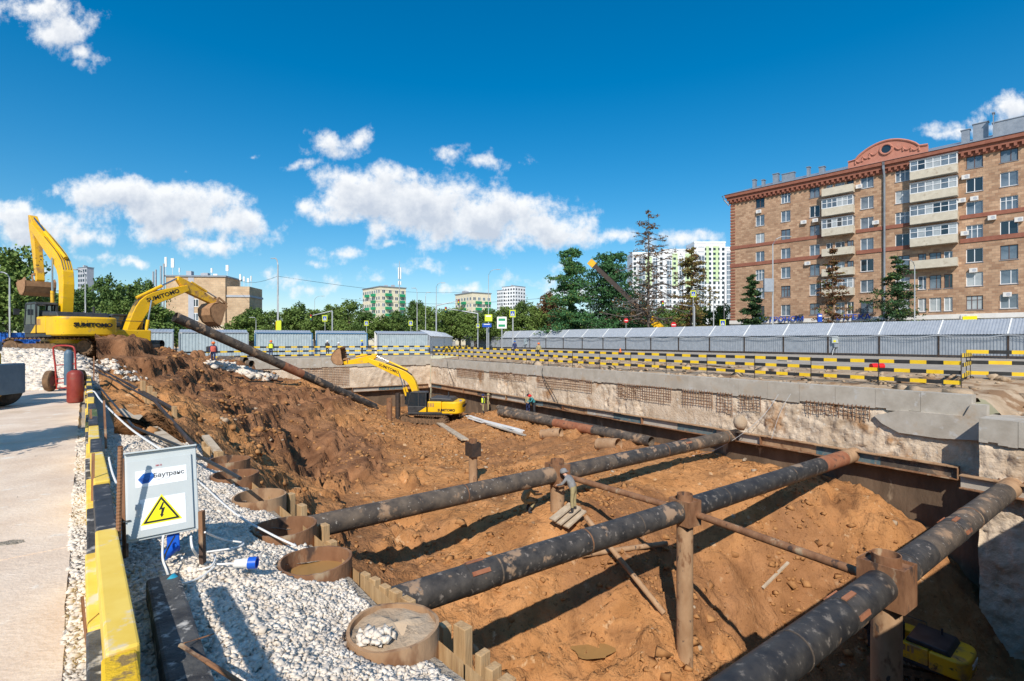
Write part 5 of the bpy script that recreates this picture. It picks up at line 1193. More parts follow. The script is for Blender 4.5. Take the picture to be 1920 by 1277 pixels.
    m = MB(); m.path([(1.6,1.42,2.6),(1.9,1.65,2.6)], .02, 6); m.bb(1.86,1.92,1.6,1.85,2.35,2.7); pt(m, 'mirror', 'exb', cb)
    # boom
    pv, bn, tp_ = Vector(pivot), Vector(bend), Vector(tip); yb = .02; l0, l1 = (bn-pv).length, (tp_-bn).length
    bp2 = [pv.lerp(bn, u*(l0+l1)/l0) if u*(l0+l1) < l0 else bn.lerp(tp_, (u*(l0+l1)-l0)/l1) for u in [i/12 for i in range(13)]]
    for _ in range(2): bp2 = [bp2[0]] + [(bp2[i-1] + bp2[i]*2 + bp2[i+1])/4 for i in range(1, 12)] + [bp2[12]]
    ws = [.19 + (.37-.19)*math.sin(math.pi*min(1, i/12*1.05))**.8 if i < 9 else .19 + .17*(12-i)/4 for i in range(13)]
    m = MB(); m.prism(ribbon(bp2, ws), yb-.27, yb+.27); bm_ = pt(m, 'boom', ypaint, bev=.03)
    for k in range(1 if boomtext else 0):
        for sd in (1, -1):
            i0 = 7; p0, p1 = bp2[i0], bp2[i0+2]; d = (p1 - p0).normalized(); c = (bp2[i0]+bp2[i0+2])/2
            # upright text: x axis runs so that it reads left to right from that side
            e = Vector((d.x, 0, d.y)); 
            nrm = Vector((0, sd, 0)); x_ = e if (e.cross(Vector((0,0,1)))).dot(nrm) > 0 else -e
            z_ = nrm.cross(x_); Mt = Matrix(((x_.x, z_.x, nrm.x, c.x), (x_.y, z_.y, nrm.y, yb + sd*.275), (x_.z, z_.z, nrm.z, c.y), (0,0,0,1)))
            o = text(brand, .34, T @ Mt, M['ink'], bm_, ext=.004, bold=.008, sx=1.15); o.data.transform(t.matrix_basis.inverted())
    dirb = (bp2[6]-bp2[5]).normalized(); nb = Vector((-dirb.y, dirb.x))
    if nb.y < 0: nb = -nb
    # hydraulic lines along the boom
    m = MB()
    for yy in (-.16,-.05,.08,.2): m.path([(p.x + nb.x*(w+.03), yb+yy, p.y + nb.y*(w+.03)) for p, w in list(zip(bp2, ws))[2:10]], .02, 5)
    pt(m, 'hydraulic_hose', 'exb', bm_)
    for sd in (-.36, .36):
        a_ = Vector((pivot[0]+.75, yb+sd, pivot[1]-.55)); b_ = Vector((bp2[6].x, yb+sd, bp2[6].y)); mid = a_.lerp(b_, .55)
        m = MB(); m.tube(a_, mid, .095, n=14); c_ = pt(m, 'boom_cylinder', bpaint if sd > 0 else ypaint, smooth=True)
        m = MB(); m.tube(mid, b_, .05, n=12); pt(m, 'piston_rod', 'steel', c_, True)
    # arm
    tp, ap = Vector(tip), Vector(armtip); da = (ap - tp).normalized(); na = Vector((-da.y, da.x))
    if na.dot(Vector(bend) - tp) > 0: na = -na                       # away from the boom
    rear = tp - da*.75 + na*.28
    m = MB(); pol = [rear + na*.10 - da*.08, rear - na*.14, tp - na*.28, tp + da*.5 - na*.26, ap - na*.14, ap + da*.14, ap + na*.16, tp + da*.6 + na*.34, tp + na*.42]
    m.prism([tuple(p) for p in pol], yb-.2, yb+.2); am = pt(m, 'arm', bpaint, bev=.02)
    a_ = bp2[5] + nb*(ws[5]+.16); mid = a_.lerp(rear, .6)
    m = MB(); m.tube((a_.x,yb,a_.y),(mid.x,yb,mid.y),.10,n=14); c_ = pt(m, 'arm_cylinder', ypaint, smooth=True)
    m = MB(); m.tube((mid.x,yb,mid.y),(rear.x,yb,rear.y),.055,n=12); pt(m, 'piston_rod', 'steel', c_, True)
    # bucket and linkage
    lk = ap - da*.45 + na*.42; a_ = tp + na*.5 + da*.1; mid = a_.lerp(lk, .6)
    m = MB(); m.tube((a_.x,yb,a_.y),(mid.x,yb,mid.y),.085,n=12); c_ = pt(m, 'bucket_cylinder', bpaint, smooth=True)
    m = MB(); m.tube((mid.x,yb,mid.y),(lk.x,yb,lk.y),.045,n=12); pt(m, 'piston_rod', 'steel', c_, True)
    for sd in (-.24,.24):
        for q in (ap - da*.4, ap + da*.28 + na*.3): m = MB(); m.beam((lk.x,yb+sd,lk.y),(q.x,yb+sd,q.y),.06,.12); pt(m, 'linkage', 'bucketm')
    ca, sa = math.cos(bang), math.sin(bang)
    def br(x, z): x *= bsc; z *= bsc; return (ap.x + x*ca - z*sa, ap.y + x*sa + z*ca)
    outer = [(-.15,.12),(-.45,-.05),(-.72,-.42),(-.72,-.85),(-.42,-1.2),(.05,-1.38),(.55,-1.36)]
    inner = [(.55,-1.30),(.08,-1.30),(-.36,-1.13),(-.64,-.82),(-.64,-.44),(-.40,-.12),(-.12,.02)]
    m = MB(); m.prism([br(*p) for p in outer + inner], yb-bw, yb+bw); bk = pt(m, 'bucket', 'bucketm')
    for sd in (-1,1):
        m = MB(); side = [(-.15,.12),(-.45,-.05),(-.72,-.42),(-.72,-.85),(-.42,-1.2),(.05,-1.38),(.55,-1.36),(.48,-1.0),(.2,-.35),(.14,.06)]
        m.prism([br(*p) for p in side], yb+sd*bw, yb+sd*(bw-.05)); pt(m, 'bucket_side', 'bucketm', bk)
    for k in range(5):
        y_ = yb - bw + .12 + k*(2*bw-.24)/4; a2, b2 = br(.5,-1.33), br(.80,-1.34); m = MB(); m.beam((a2[0],y_,a2[1]),(b2[0],y_,b2[1]),.13,.09,0,Vector((0,0,1)),.07,.03); pt(m, 'tooth', 'trackm', bk)
    # lettering on the rear of the counterweight, and on the side where asked
    cw = [c for c in t.children if c.name.startswith('counterweight')][0]; sz_ = .30 if brand == 'SUMITOMO' else .42; mt_ = M['ink' if brand == 'SUMITOMO' else 'white']
    o = text(brand, sz_, T @ Matrix(((0,0,-1,-3.112),(-1,0,0,-.1),(0,1,0,1.72),(0,0,0,1))), mt_, cw, ext=.02, bold=.012, sx=1.15); o.data.transform(t.matrix_basis.inverted())
    if textside:
        for sd in (1,-1):
            o = text(brand, sz_, T @ Matrix.Translation((-1.75, sd*1.452, 1.45)) @ Matrix.Rotation(R(180 if sd > 0 else 0), 4, 'Z') @ Matrix.Rotation(R(90), 4, 'X'), mt_, hd, ext=.004, bold=.012, sx=1.0); o.data.transform(t.matrix_basis.inverted())
    return t
# local side-plane coordinates of a picture point for an excavator standing at c with a heading
def side(c, head, s_, px, py):
    fx, fy = math.cos(head), math.sin(head); k = (px - CX)/F; t = (k*c.y - c.x)/(fx - k*fy); d = c.y + fy*t
    return (t/s_, (H - (py - CY)/F*d - c.z)/s_)
cA = Vector((-26.3, 30.0, .95)); hA = R(150); f_ = lambda px, py: side(cA, hA, 1.0, px, py)
excavator('biggest yellow excavator on the left with its boom raised and bucket curled by the cab', cA, hA, f_(124,604), f_(127,503), f_(67,424), f_(76,526), R(62), 1.0, track_turn=R(36), bw=.75, boomtext=False, bsc=.95)
SB = 1.08; cB = P(215, 672, 32); cB.z = .2; hB = R(62); f_ = lambda px, py: side(cB, hB, SB, px, py)
excavator('yellow excavator mostly hidden behind the biggest one, boom reaching right over the pipe', cB, hB, f_(238,628), f_(270,564), f_(350,540), f_(412,574), R(-38), SB, bw=.7)
cC = P(808, 797, 46.5); cC.z = soilz(cC.x, cC.y) + .02; hC_ = R(175); f_ = lambda px, py: side(cC, hC_, 1.0, px, py)
excavator('yellow and black excavator working on the pit floor, boom stretched left', cC, hC_, f_(784,748), f_(772,708), f_(692,675), f_(646,681), R(150), 1.0, track_turn=R(-15), bpaint='exy', textside=1)
pd_ = P(1703, 1215, 17.4); pd_.z = soilz(pd_.x, pd_.y) + .03
excavator('small yellow excavator in the deep shaded corner behind the nearest king post', pd_, R(128), (.35,1.7), (1.2,3.3), (2.9,3.2), (3.3,1.6), R(20), .55, brand='SANY', track_turn=R(30), boomtext=False, ypaint='exyd')
# mobile crane boom behind the larches
p, q = P(1106, 490, 104), P(1240, 616, 98)
t = thing('crane', 'long crane boom with yellow ends rising left behind the green larches', 'crane', (q.x+2, q.y, 0))
m = MB(); m.beam(q + (q-p)*.05, q.lerp(p,.14), 1.25, 1.35); m.build('boom_base', M['exy'], t)
m = MB(); m.beam(q.lerp(p,.14), q.lerp(p,.93), .8, .85); m.build('boom_section', M['darkst'], t)
m = MB(); m.beam(q.lerp(p,.93), p, .85, 1.3); m.build('boom_head', M['exyd'], t)
m = MB(); b_ = q + (q-p)*.05; m.bb(b_.x-3, b_.x+4, b_.y-1.3, b_.y+1.3, .9, 2.4); m.build('carrier', M['exy'], t, bev=.1)
for x_ in (-2.2, -.8, 1.8, 3.2): wheel(t, Vector((b_.x + x_, b_.y-1.2, .55)), .55, .4, (0,1,0), 'rubber', 'exy')
# ------------------------------------------------------------------ buildings
def brickmat(name, c1, c2, mortar, sx, sz, extra=None):
    m = bpy.data.materials.new(name); m.use_nodes = True; nt = m.node_tree; b = nt.nodes['Principled BSDF']; N = nt.nodes.new; L = nt.links.new
    b.inputs['Roughness'].default_value = .9; b.inputs['Specular IOR Level'].default_value = .2
    tc = N('ShaderNodeTexCoord'); sp = N('ShaderNodeSeparateXYZ'); L(tc.outputs['Object'], sp.inputs[0]); cb = N('ShaderNodeCombineXYZ')
    ad = N('ShaderNodeMath'); ad.operation = 'ADD'; L(sp.outputs['X'], ad.inputs[0]); L(sp.outputs['Y'], ad.inputs[1])
    L(ad.outputs[0], cb.inputs[0]); L(sp.outputs['Z'], cb.inputs[1])
    br = N('ShaderNodeTexBrick'); L(cb.outputs[0], br.inputs['Vector']); br.inputs['Scale'].default_value = 1
    br.inputs['Brick Width'].default_value = sx; br.inputs['Row Height'].default_value = sz; br.inputs['Mortar Size'].default_value = sz*.055; br.inputs['Bias'].default_value = 0
    br.inputs['Color1'].default_value = (*c1,1); br.inputs['Color2'].default_value = (*c2,1); br.inputs['Mortar'].default_value = (*mortar,1)
    no = N('ShaderNodeTexNoise'); no.inputs['Scale'].default_value = .35; no.inputs['Detail'].default_value = 6; L(cb.outputs[0], no.inputs['Vector'])
    r = N('ShaderNodeValToRGB'); L(no.outputs['Fac'], r.inputs[0]); r.color_ramp.elements[0].position = .3; r.color_ramp.elements[1].position = .7
    r.color_ramp.elements[0].color = (.78,.76,.74,1); r.color_ramp.elements[1].color = (1.1,1.08,1.05,1)
    mx = N('ShaderNodeMix'); mx.data_type = 'RGBA'; mx.blend_type = 'MULTIPLY'; mx.inputs['Factor'].default_value = 1
    L(br.outputs['Color'], mx.inputs['A']); L(r.outputs[0], mx.inputs['B']); L(mx.outputs['Result'], b.inputs['Base Color'])
    bp = N('ShaderNodeBump'); bp.inputs['Strength'].default_value = .4; bp.inputs['Distance'].default_value = .03; bp.invert = True; L(br.outputs['Fac'], bp.inputs['Height']); L(bp.outputs[0], b.inputs['Normal'])
    return m
M['brick'] = brickmat('facade_blocks', (.34,.205,.132), (.51,.345,.23), (.32,.235,.175), .62, .36)
M['brick2'] = brickmat('tan_brick', (.50,.36,.235), (.60,.45,.30), (.48,.38,.28), 1.1, .55)
M['terra'] = mt('terracotta_trim', (.235,.085,.055), (.29,.115,.075), 2, .85)
M['pink'] = mt('pediment_plaster', (.42,.17,.12), (.48,.21,.15), 2, .85)
M['cream'] = mt('balcony_plaster', (.50,.45,.36), (.58,.53,.43), 1.5, .85, spot=((.4,.34,.26), 1.1, .6, .1))
M['shopw'] = mt('shop_plaster', (.62,.60,.57), (.70,.68,.65), 1.5, .8)
M['tin'] = mt('tin_roof', (.24,.27,.31), (.32,.35,.39), 1.5, .45, .4)
M['pvc'] = mt('white_window_frame', (.78,.79,.80), None, 1, .4)
M['frdark'] = mt('dark_window_frame', (.12,.07,.06), None, 1, .5)
M['pale'] = mt('pale_yellow_plaster', (.66,.59,.43), (.72,.65,.49), .5, .9)
M['pale2'] = mt('pale_white_panels', (.68,.70,.72), (.74,.76,.78), .5, .9)
M['lime'] = mt('lime_panels', (.46,.58,.34), (.52,.64,.40), .5, .9)
M['greyp'] = mt('grey_panels', (.36,.38,.42), (.42,.44,.48), .5, .9)
M['cnc2'] = mt('pale_base_render', (.60,.50,.40), None, 1, .9)
def open_wall(m, x0, x1, z0, z1, ops, dep=.18, mat=0):
    xs = sorted({x0, x1} | {o[0] for o in ops} | {o[1] for o in ops}); zs = sorted({z0, z1} | {o[2] for o in ops} | {o[3] for o in ops})
    for i in range(len(xs)-1):
        for j in range(len(zs)-1):
            cx_, cz_ = (xs[i]+xs[i+1])/2, (zs[j]+zs[j+1])/2
            if any(o[0] < cx_ < o[1] and o[2] < cz_ < o[3] for o in ops): continue
            m.quad((xs[i],0,zs[j]),(xs[i+1],0,zs[j]),(xs[i+1],0,zs[j+1]),(xs[i],0,zs[j+1]),mat)
    for a, b, c, d in ops:
        m.quad((a,0,c),(b,0,c),(b,dep,c),(a,dep,c),mat); m.quad((a,0,d),(a,dep,d),(b,dep,d),(b,0,d),mat); m.quad((a,0,c),(a,dep,c),(a,dep,d),(a,0,d),mat); m.quad((b,0,c),(b,0,d),(b,dep,d),(b,dep,c),mat)
_win = {}
def window(t, x, z, w, h, kind, dep=.16, frm='pvc', pane='glass2'):
    key = (round(w,2), round(h,2), kind, frm, pane)
    if key not in _win:
        m = MB(); f = .075
        m.bb(-w/2,w/2,0,.07,-h/2,-h/2+f); m.bb(-w/2,w/2,0,.07,h/2-f,h/2); m.bb(-w/2,-w/2+f,0,.07,-h/2+f,h/2-f); m.bb(w/2-f,w/2,0,.07,-h/2+f,h/2-f)
        for xx in ([0] if kind == 2 else [-w/6, w/6] if kind == 3 else [.1*w]): m.bb(xx-.04,xx+.04,0,.07,-h/2+f,h/2-f)
        if kind == 3: m.bb(-w/2+f,w/2-f,.002,.068,h*.18,h*.18+.06)
        me = m.mesh('window', M[frm]); p = MB(); p.quad((-w/2+f/2,.045,-h/2+f/2),(w/2-f/2,.045,-h/2+f/2),(w/2-f/2,.045,h/2-f/2),(-w/2+f/2,.045,h/2-f/2)); _win[key] = (me, p.mesh('pane', M[pane]))
        s_ = MB(); s_.bb(-w/2-.08,w/2+.08,-.24,-.02,-h/2-.09,-h/2-.03); _win[key] += (s_.mesh('sill', M['tin']),)
    a, b, c = _win[key]; o = bpy.data.objects.new('window', a); C.objects.link(o); o.parent = t; o.location = (x, dep, z)
    p = bpy.data.objects.new('pane', b); C.objects.link(p); p.parent = o
    q = bpy.data.objects.new('sill', c); C.objects.link(q); q.parent = o; q.location = (0,-dep+.16,0)
    return o
def lpart(t, m, name, mat, **k): return m.build(name, [M[x] for x in mat] if isinstance(mat, tuple) else M[mat], t, local=True, **k)
# the long brick house on the right
eb = Vector((.679,-.734,0)).normalized()
BH = thing('apartment_house', 'long brick apartment house with pink arched pediment on the right', 'building', (41.4, 95.9, 0), math.atan2(eb.y, eb.x))
rowz = [7.1 + 3.3*k for k in range(7)]; ops, wins = [], []
colx = [5.33, 9.66, 14.2, 21.6, 26.1, 34.2, 37.65, 41.5, 45.2, 49]
for ci, x in enumerate(colx):
    for ri, z in enumerate(rowz):
        w = 1.55 if ci < 3 else 1.75; h = 1.95
        if ci == 0 and ri == 0: pass
        ops.append((x-w/2, x+w/2, z-h/2, z+h/2)); wins.append((x, z, w, h, ci, ri))
for (xa, xb) in ((15.6,20.0),(27.2,32.5)):
    for ri, z in enumerate(rowz):
        for x, w in (((xa+xb)/2-1.4,.95),((xa+xb)/2+.1,1.35),((xa+xb)/2+1.55,.95)):
            ops.append((x-w/2, x+w/2, z-1.05, z+.95)); wins.append((x, z-.05, w, 2.0, -1, ri))
m = MB(); open_wall(m, 0, 55, 5.4, 27.6, ops); m.quad((0,0,0),(0,14,0),(0,14,27.6),(0,0,27.6)); lpart(BH, m, 'brick_wall', 'brick', fixn=False)
for (x, z, w, h, ci, ri) in wins:
    frm = 'pvc' if random.random() < .72 else 'frdark'; pane = random.choice(['glass2','glass2','glass','glass3','glass2'])
    window(BH, x, z, w, h, random.choice([2,2,3,1]) if ci >= 0 else 1, .14, frm, pane)
    if False: pass
# ground floor: shops with arches
arch = []
m = MB(); m.bb(-.15, 55, -.25, 0.4, 4.9, 5.55); lpart(BH, m, 'shop_cornice', 'shopw')
aops = [(x-1.3, x+1.3, .3, 4.0) for x in (3.5, 9.0, 17.8, 21.6, 25.6, 34.5, 39.5, 44.5)]
m = MB(); open_wall(m, -.05, 55, 0, 4.9, aops, .3); lpart(BH, m, 'shop_wall', 'shopw', fixn=False)
for a in aops:
    m = MB(); m.quad((a[0],.3,a[2]),(a[1],.3,a[2]),(a[1],.3,a[3]),(a[0],.3,a[3])); lpart(BH, m, 'shop_window', 'glass')
    m = MB(); n = 10; vs = [(a[0] + (a[1]-a[0])*(.5-.5*math.cos(math.pi*i/n)), -.03, 3.98 + .9*math.sin(math.pi*i/n)) for i in range(n+1)]; m.add(vs, [tuple(range(n+1))]); lpart(BH, m, 'arch_window', 'glass')
def bext(sgn): pass
text('ГАСТРОНОМ', 1.15, Matrix.Translation((8.5,-.45,5.5)) @ Matrix.Rotation(R(90),4,'X'), M['signblue'], BH, 'shop_sign', ext=.08, bold=.01, sx=1.15)
text('АПТЕКА', 1.15, Matrix.Translation((19.6,-.45,5.5)) @ Matrix.Rotation(R(90),4,'X'), M['signblue'], BH, 'shop_sign', ext=.08, bold=.01, sx=1.15)
m = MB(); m.bb(33.0,34.5,-.5,-.3,4.2,5.2); lpart(BH, m, 'yellow_sign', 'signy')
# belts, cornice, dentils, roof
for z0, z1, d in ((15.55,16.15,.12),(18.95,19.5,.12),(27.6,28.2,.25),(28.2,28.75,.55),(28.75,29.3,.85)):
    for (xa, xb) in (((-.1,15.4),(20.2,27.0),(32.7,55)) if z0 < 20 else ((-.1-d*.8,55),)):
        m = MB(); m.bb(xa, xb, -d, .05, z0, z1); lpart(BH, m, 'belt_course' if z0 < 20 else 'cornice', 'terra')
m = MB(); x = 0
dn = MB(); dn.bb(-.16,.16,-.55,-.2,27.75,28.18); dme = dn.mesh('dentil', M['terra'])
for i in range(72):
    o = bpy.data.objects.new('dentil', dme); C.objects.link(o); o.parent = BH; o.location = (.3 + i*.76, -.05, 0)
qd = MB(); qd.bb(0,.9,-.09,.06,0,.28); qme = qd.mesh('quoin', M['terra'])
for i in range(40):
    o = bpy.data.objects.new('quoin', qme); C.objects.link(o); o.parent = BH; o.location = (-.06, 0, 5.6 + i*.55)
m = MB(); m.add([(-1,-.95,29.3),(55,-.95,29.3),(55,6.5,31.9),(4,6.5,31.9),(-1,14,29.3),(55,14,29.3)], [(0,1,2,3),(0,3,4),(3,2,5,4)]); lpart(BH, m, 'roof', 'tin', fixn=False); rf_ = BH.children[-1]
for x, y, w, h in ((3.6,2,.5,1.2),(5.2,2,.4,.8),(7.2,2.5,.9,1.4),(9.3,2.5,2.0,1.0),(12.4,3,.4,1.3),(14.5,3,.8,.8),(33.0,3,.9,1.5),(34.6,3.2,1.6,2.0),(37.6,3.5,3.5,1.6),(36,2,.1,3)):
    m = MB(); m.bb(x-w/2,x+w/2,y-.4,y+.4,29.6,29.9 + h + y*.3); m.bb(x-w/2-.1,x+w/2+.1,y-.5,y+.5,29.9+h+y*.3,30+h+y*.3); m.build('roof_vent', M['tin'], rf_, local=True)
# pediment
n = 18; xa, xb = 19.2, 29.2; zc = 29.35
poly = [(xa, zc), (xa, zc+1.1)] + [(xa + 1 + (xb-xa-2)*(i/n), zc + 1.2 + 1.9*math.sin(math.pi*(i/n))**.75) for i in range(n+1)] + [(xb, zc+1.1), (xb, zc)]
m = MB(); m.prism(poly, -.6, -.1); pdm = lpart(BH, m, 'pediment', 'pink')
up_ = [(p[0], p[1]) for p in poly[1:-1]]
m = MB(); m.path([(a, -.62, b) for a, b in up_], .17, 6); m.build('pediment_moulding', M['pink'], pdm, local=True)
m = MB(); ring = [(24.2 + .75*math.cos(a), -.68, zc+1.8 + .75*math.sin(a)) for a in [2*math.pi*i/20 for i in range(21)]]; m.path(ring, .16, 6); m.build('round_window_frame', M['pink'], pdm, local=True)
m = MB(); m.add([(24.2 + .7*math.cos(2*math.pi*i/20), -.63, zc+1.8+.7*math.sin(2*math.pi*i/20)) for i in range(20)], [tuple(range(20))]); m.build('round_window', M['glass'], pdm, local=True)
for sd in (-1,1):                                   # garlands
    for k in range(3):
        c = 24.2 + sd*(1.6 + k*.95); m = MB(); m.path([(c - .5 + i*.1, -.66, zc + 1.75 - k*.32 - .4*math.sin(math.pi*i/10)) for i in range(11)], .13, 6); m.build('garland', M['pink'], pdm, local=True)
        m = MB(); m.tube((c-sd*-.5, -.66, zc+1.6-k*.32),(c-sd*-.5,-.66,zc+.95-k*.25),.12,n=8); m.build('tassel', M['pink'], pdm, local=True)
# drainpipe and corner gutter
m = MB(); m.path([(23.9,-.9,29.2),(23.9,-.75,28.2),(23.9,-.25,27.2),(23.9,-.25,1)], .16, 10); lpart(BH, m, 'drainpipe', 'tin', smooth=True)
m = MB(); m.path([(-1.2,-.9,29.2),(-.9,-.8,28.4),(-.2,-.3,27.3)], .12, 8); lpart(BH, m, 'gutter_spout', 'tin', smooth=True)
# balconies: two stacks, some glazed
def balcony(xa, xb, z, glazed, dep=1.25):
    m = MB(); m.bb(xa,xb,-dep,0,z-1.35,z-1.2); m.bb(xa,xb,-dep,-dep+.1,z-1.2,z-.15); m.bb(xa,xa+.1,-dep+.1,0,z-1.2,z-.15); m.bb(xb-.1,xb,-dep+.1,0,z-1.2,z-.15); bl = lpart(BH, m, 'balcony', 'cream')
    if glazed:
        m = MB(); zt = z+1.25; n = 6
        for i in range(n+1): x = xa + .04 + (xb-xa-.08)*i/n; m.bb(x-.04,x+.04,-dep,-dep+.08,z-.15,zt)
        m.bb(xa,xb,-dep-.02,-dep+.08,zt,zt+.12); m.bb(xa,xb,-dep-.01,-dep+.07,z+.68,z+.75); m.bb(xa,xb,-dep-.01,-dep+.09,z-.15,z-.06)
        for x in (xa,xb-.08): m.bb(x,x+.08,-dep+.08,0,zt,zt+.1); m.bb(x,x+.08,-dep/2-.04,-dep/2+.04,z-.15,zt)
        m.build('glazing_frame', M['pvc'], bl, local=True)
        for i in range(n):
            x0 = xa+.08+(xb-xa-.08)*i/n; m = MB(); m.quad((x0,-dep+.04,z-.05),(x0+(xb-xa-.08)/n-.08,-dep+.04,z-.05),(x0+(xb-xa-.08)/n-.08,-dep+.04,zt),(x0,-dep+.04,zt)); m.build('pane', M[random.choice(['glass2','glass','glass3','glass2'])], bl, local=True)
        for x in (xa+.04, xb-.04): m = MB(); m.quad((x,-dep+.1,z-.1),(x,-.05,z-.1),(x,-.05,zt),(x,-dep+.1,zt)); m.build('side_pane', M['glass2'], bl, local=True)
        m = MB(); m.bb(xa-.1,xb+.1,-dep-.15,0,zt+.12,zt+.17); m.build('balcony_roof', M['tin'], bl, local=True)
gl1 = {5:1, 4:1, 1:1}; gl2 = {6:1, 5:1, 4:1, 3:1}
for ri in range(1, 7):
    balcony(15.6, 20.0, rowz[ri], ri in gl1); 
    if ri >= 2: balcony(27.2, 32.5, rowz[ri], ri in gl2)
acm = MB(); acm.bb(-.42,.42,-.42,-.08,-.3,.3); ace = acm.mesh('air_conditioner', M['shopw'])
fan = MB(); fan.add([(.1+.22*math.cos(2*math.pi*i/16),-.425,.22*math.sin(2*math.pi*i/16)) for i in range(16)], [tuple(range(16))]); fe = fan.mesh('fan_grille', M['greyp'])
for x, z in ((5.2,25.2),(12.6,22.0),(14.4,22.0),(13.2,14.9),(16.2,16.2),(22.8,20.2),(20.6,26.3),(33.3,24.8),(32.9,21.6),(34.2,21.6),(33.2,16.9),(36.0,18.6),(34.1,11.6),(37.5,8.0),(33.2,5.1),(38.6,17.9)):
    o = bpy.data.objects.new('air_conditioner', ace); C.objects.link(o); o.parent = BH; o.location = (x,0,z); f2 = bpy.data.objects.new('fan_grille', fe); C.objects.link(f2); f2.parent = o
# simple far blocks
def block(label, cpx, d, wL, wR, ztop, ang, mat, rows, fl=2.8, z0=1.0, cols=(5,4), win=(1.3,1.4), roofmat='tin', frame_='pvc', stuff=False, wins=True, name='apartment_block'):
    p = P(cpx, 600, d); t = thing(name, label, 'building', (p.x, p.y, 0), ang)
    # local: corner at origin, right face along +x, left face along +y
    opsR, opsL = [], []
    for r_ in range(rows):
        z = z0 + fl*r_ + fl/2
        for c_ in range(cols[1]): x = wR*(c_+.5)/cols[1]; opsR.append((x, z))
        for c_ in range(cols[0]): x = wL*(c_+.5)/cols[0]; opsL.append((x, z))
    m = MB(); m.quad((0,0,0),(wR,0,0),(wR,0,ztop),(0,0,ztop)); m.quad((0,0,0),(0,0,ztop),(0,wL,ztop),(0,wL,0)); m.quad((wR,0,0),(wR,wL,0),(wR,wL,ztop),(wR,0,ztop)); m.quad((0,wL,0),(0,wL,ztop),(wR,wL,ztop),(wR,wL,0)); lpart(t, m, 'wall', mat, fixn=False)
    m = MB(); m.bb(-.3,wR+.3,-.3,wL+.3,ztop,ztop+.35); rf = lpart(t, m, 'roof', roofmat)
    for k in range(3): m = MB(); x, y = wR*random.uniform(.2,.8), wL*random.uniform(.2,.8); m.bb(x-.6,x+.6,y-.6,y+.6,ztop+.35,ztop+1.6); m.build('roof_vent', M['greyp'], rf, local=True)
    w, h = win
    if wins and not stuff:
        fm = MB(); fm.bb(-w/2,w/2,-.04,.0,-h/2,h/2); fme = fm.mesh('window', M[frame_]); pm = MB()
        for k in (-1,1): pm.quad((k*w/4-w*.2,-.05,-h*.43),(k*w/4+w*.2,-.05,-h*.43),(k*w/4+w*.2,-.05,h*.43),(k*w/4-w*.2,-.05,h*.43))
        pme = [pm.mesh('pane', M[g_]) for g_ in ('glass','glass2')]
        for lst, rot in ((opsR,0),(opsL,-R(90))):
            for (x, z) in lst:
                o = bpy.data.objects.new('window', fme); C.objects.link(o); o.parent = t; o.location = (x,0,z) if rot == 0 else (0,x,z); o.rotation_euler = (0,0,rot)
                q = bpy.data.objects.new('pane', random.choice(pme)); C.objects.link(q); q.parent = o
    elif wins:
        m = MB()
        for (x, z) in opsR: m.quad((x-w/2,-.06,z-h/2),(x+w/2,-.06,z-h/2),(x+w/2,-.06,z+h/2),(x-w/2,-.06,z+h/2))
        for (x, z) in opsL: m.quad((-.06,x-w/2,z-h/2),(-.06,x-w/2,z+h/2),(-.06,x+w/2,z+h/2),(-.06,x+w/2,z-h/2))
        lpart(t, m, 'window_rows', 'glass', fixn=False)['kind'] = 'stuff'
    return t
def gbalc(t, face, xs, zs, w=2.6):
    for x in xs:
        for z in zs:
            m = MB()
            if face == 'R': m.bb(x-w/2,x+w/2,-1.1,-.05,z-1.5,z-.4)
            else: m.bb(-1.1,-.05,x-w/2,x+w/2,z-1.5,z-.4)
            bl = lpart(t, m, 'balcony', 'green')
# tan brick block on the left
def facing(px): return math.atan2((px-CX)/F, 1)
tb = block('tan brick block with rooftop antennas behind the excavator booms', 311, 122, 8, 13.8, 17.2, R(4), 'brick2', 4, 3.4, 2.4, (2,1), (1.3,1.9), name='office_block')
m = MB(); m.bb(5.2,6.5,-.06,-.02,.5,17); lpart(tb, m, 'stair_strip', 'greyp'); m = MB(); m.bb(6.7,13.8,-.08,-.03,0,5.6); lpart(tb, m, 'pale_base', 'cnc2')
m = MB(); m.bb(13.8,19.2,.6,8,0,15.0); lpart(tb, m, 'wing', 'brick2'); m = MB(); m.bb(13.7,19.4,.4,8.2,12.4,12.9); lpart(tb, m, 'wing_band', 'greyp')
for x, h, r_ in ((.4,4.5,.35),(-1.2,4.8,.25),(2.0,2.2,.12),(9.6,2.2,.2),(10.5,.8,.5),(13.3,3.0,.32),(16.4,3,.2),(17.3,2.4,.2),(18.3,2,.25),(19,2.6,.12)):
    m = MB(); z_ = 17.4 if x < 13.7 else 15.2; m.tube((x,2,z_),(x,2,z_+h),.05,n=6); m.bb(x-r_,x+r_,1.9,2.1,z_+h*.5,z_+h); lpart(tb, m, 'antenna', 'white')
for x in (-2.6,-2,-.9,-.2): m = MB(); m.beam((x,-.5,1),(x,-.5,18+ (x+3)*.8),.28,.28); lpart(tb, m, 'pipe_riser', 'galv')
b1 = block('pale yellow apartment block with green balconies, left of the antenna mast', 713, 205, 17, 11.5, 23.6, R(40), 'pale', 8, 2.75, 1.2, (8,4), (1.3,1.4))
gbalc(b1, 'R', (3.4,9.4), (13.2,15.95,18.7,21.4,10.4)); gbalc(b1, 'L', (5.5,), (13.2,15.95,18.7,21.4)); gbalc(b1, 'L', (11.5,), (15.95,21.4))
b2 = block('pale yellow apartment block with green balconies, right of the antenna mast', 885, 212, 14, 9.5, 21.8, R(36), 'pale', 7, 2.8, 1.2, (6,4), (1.3,1.4))
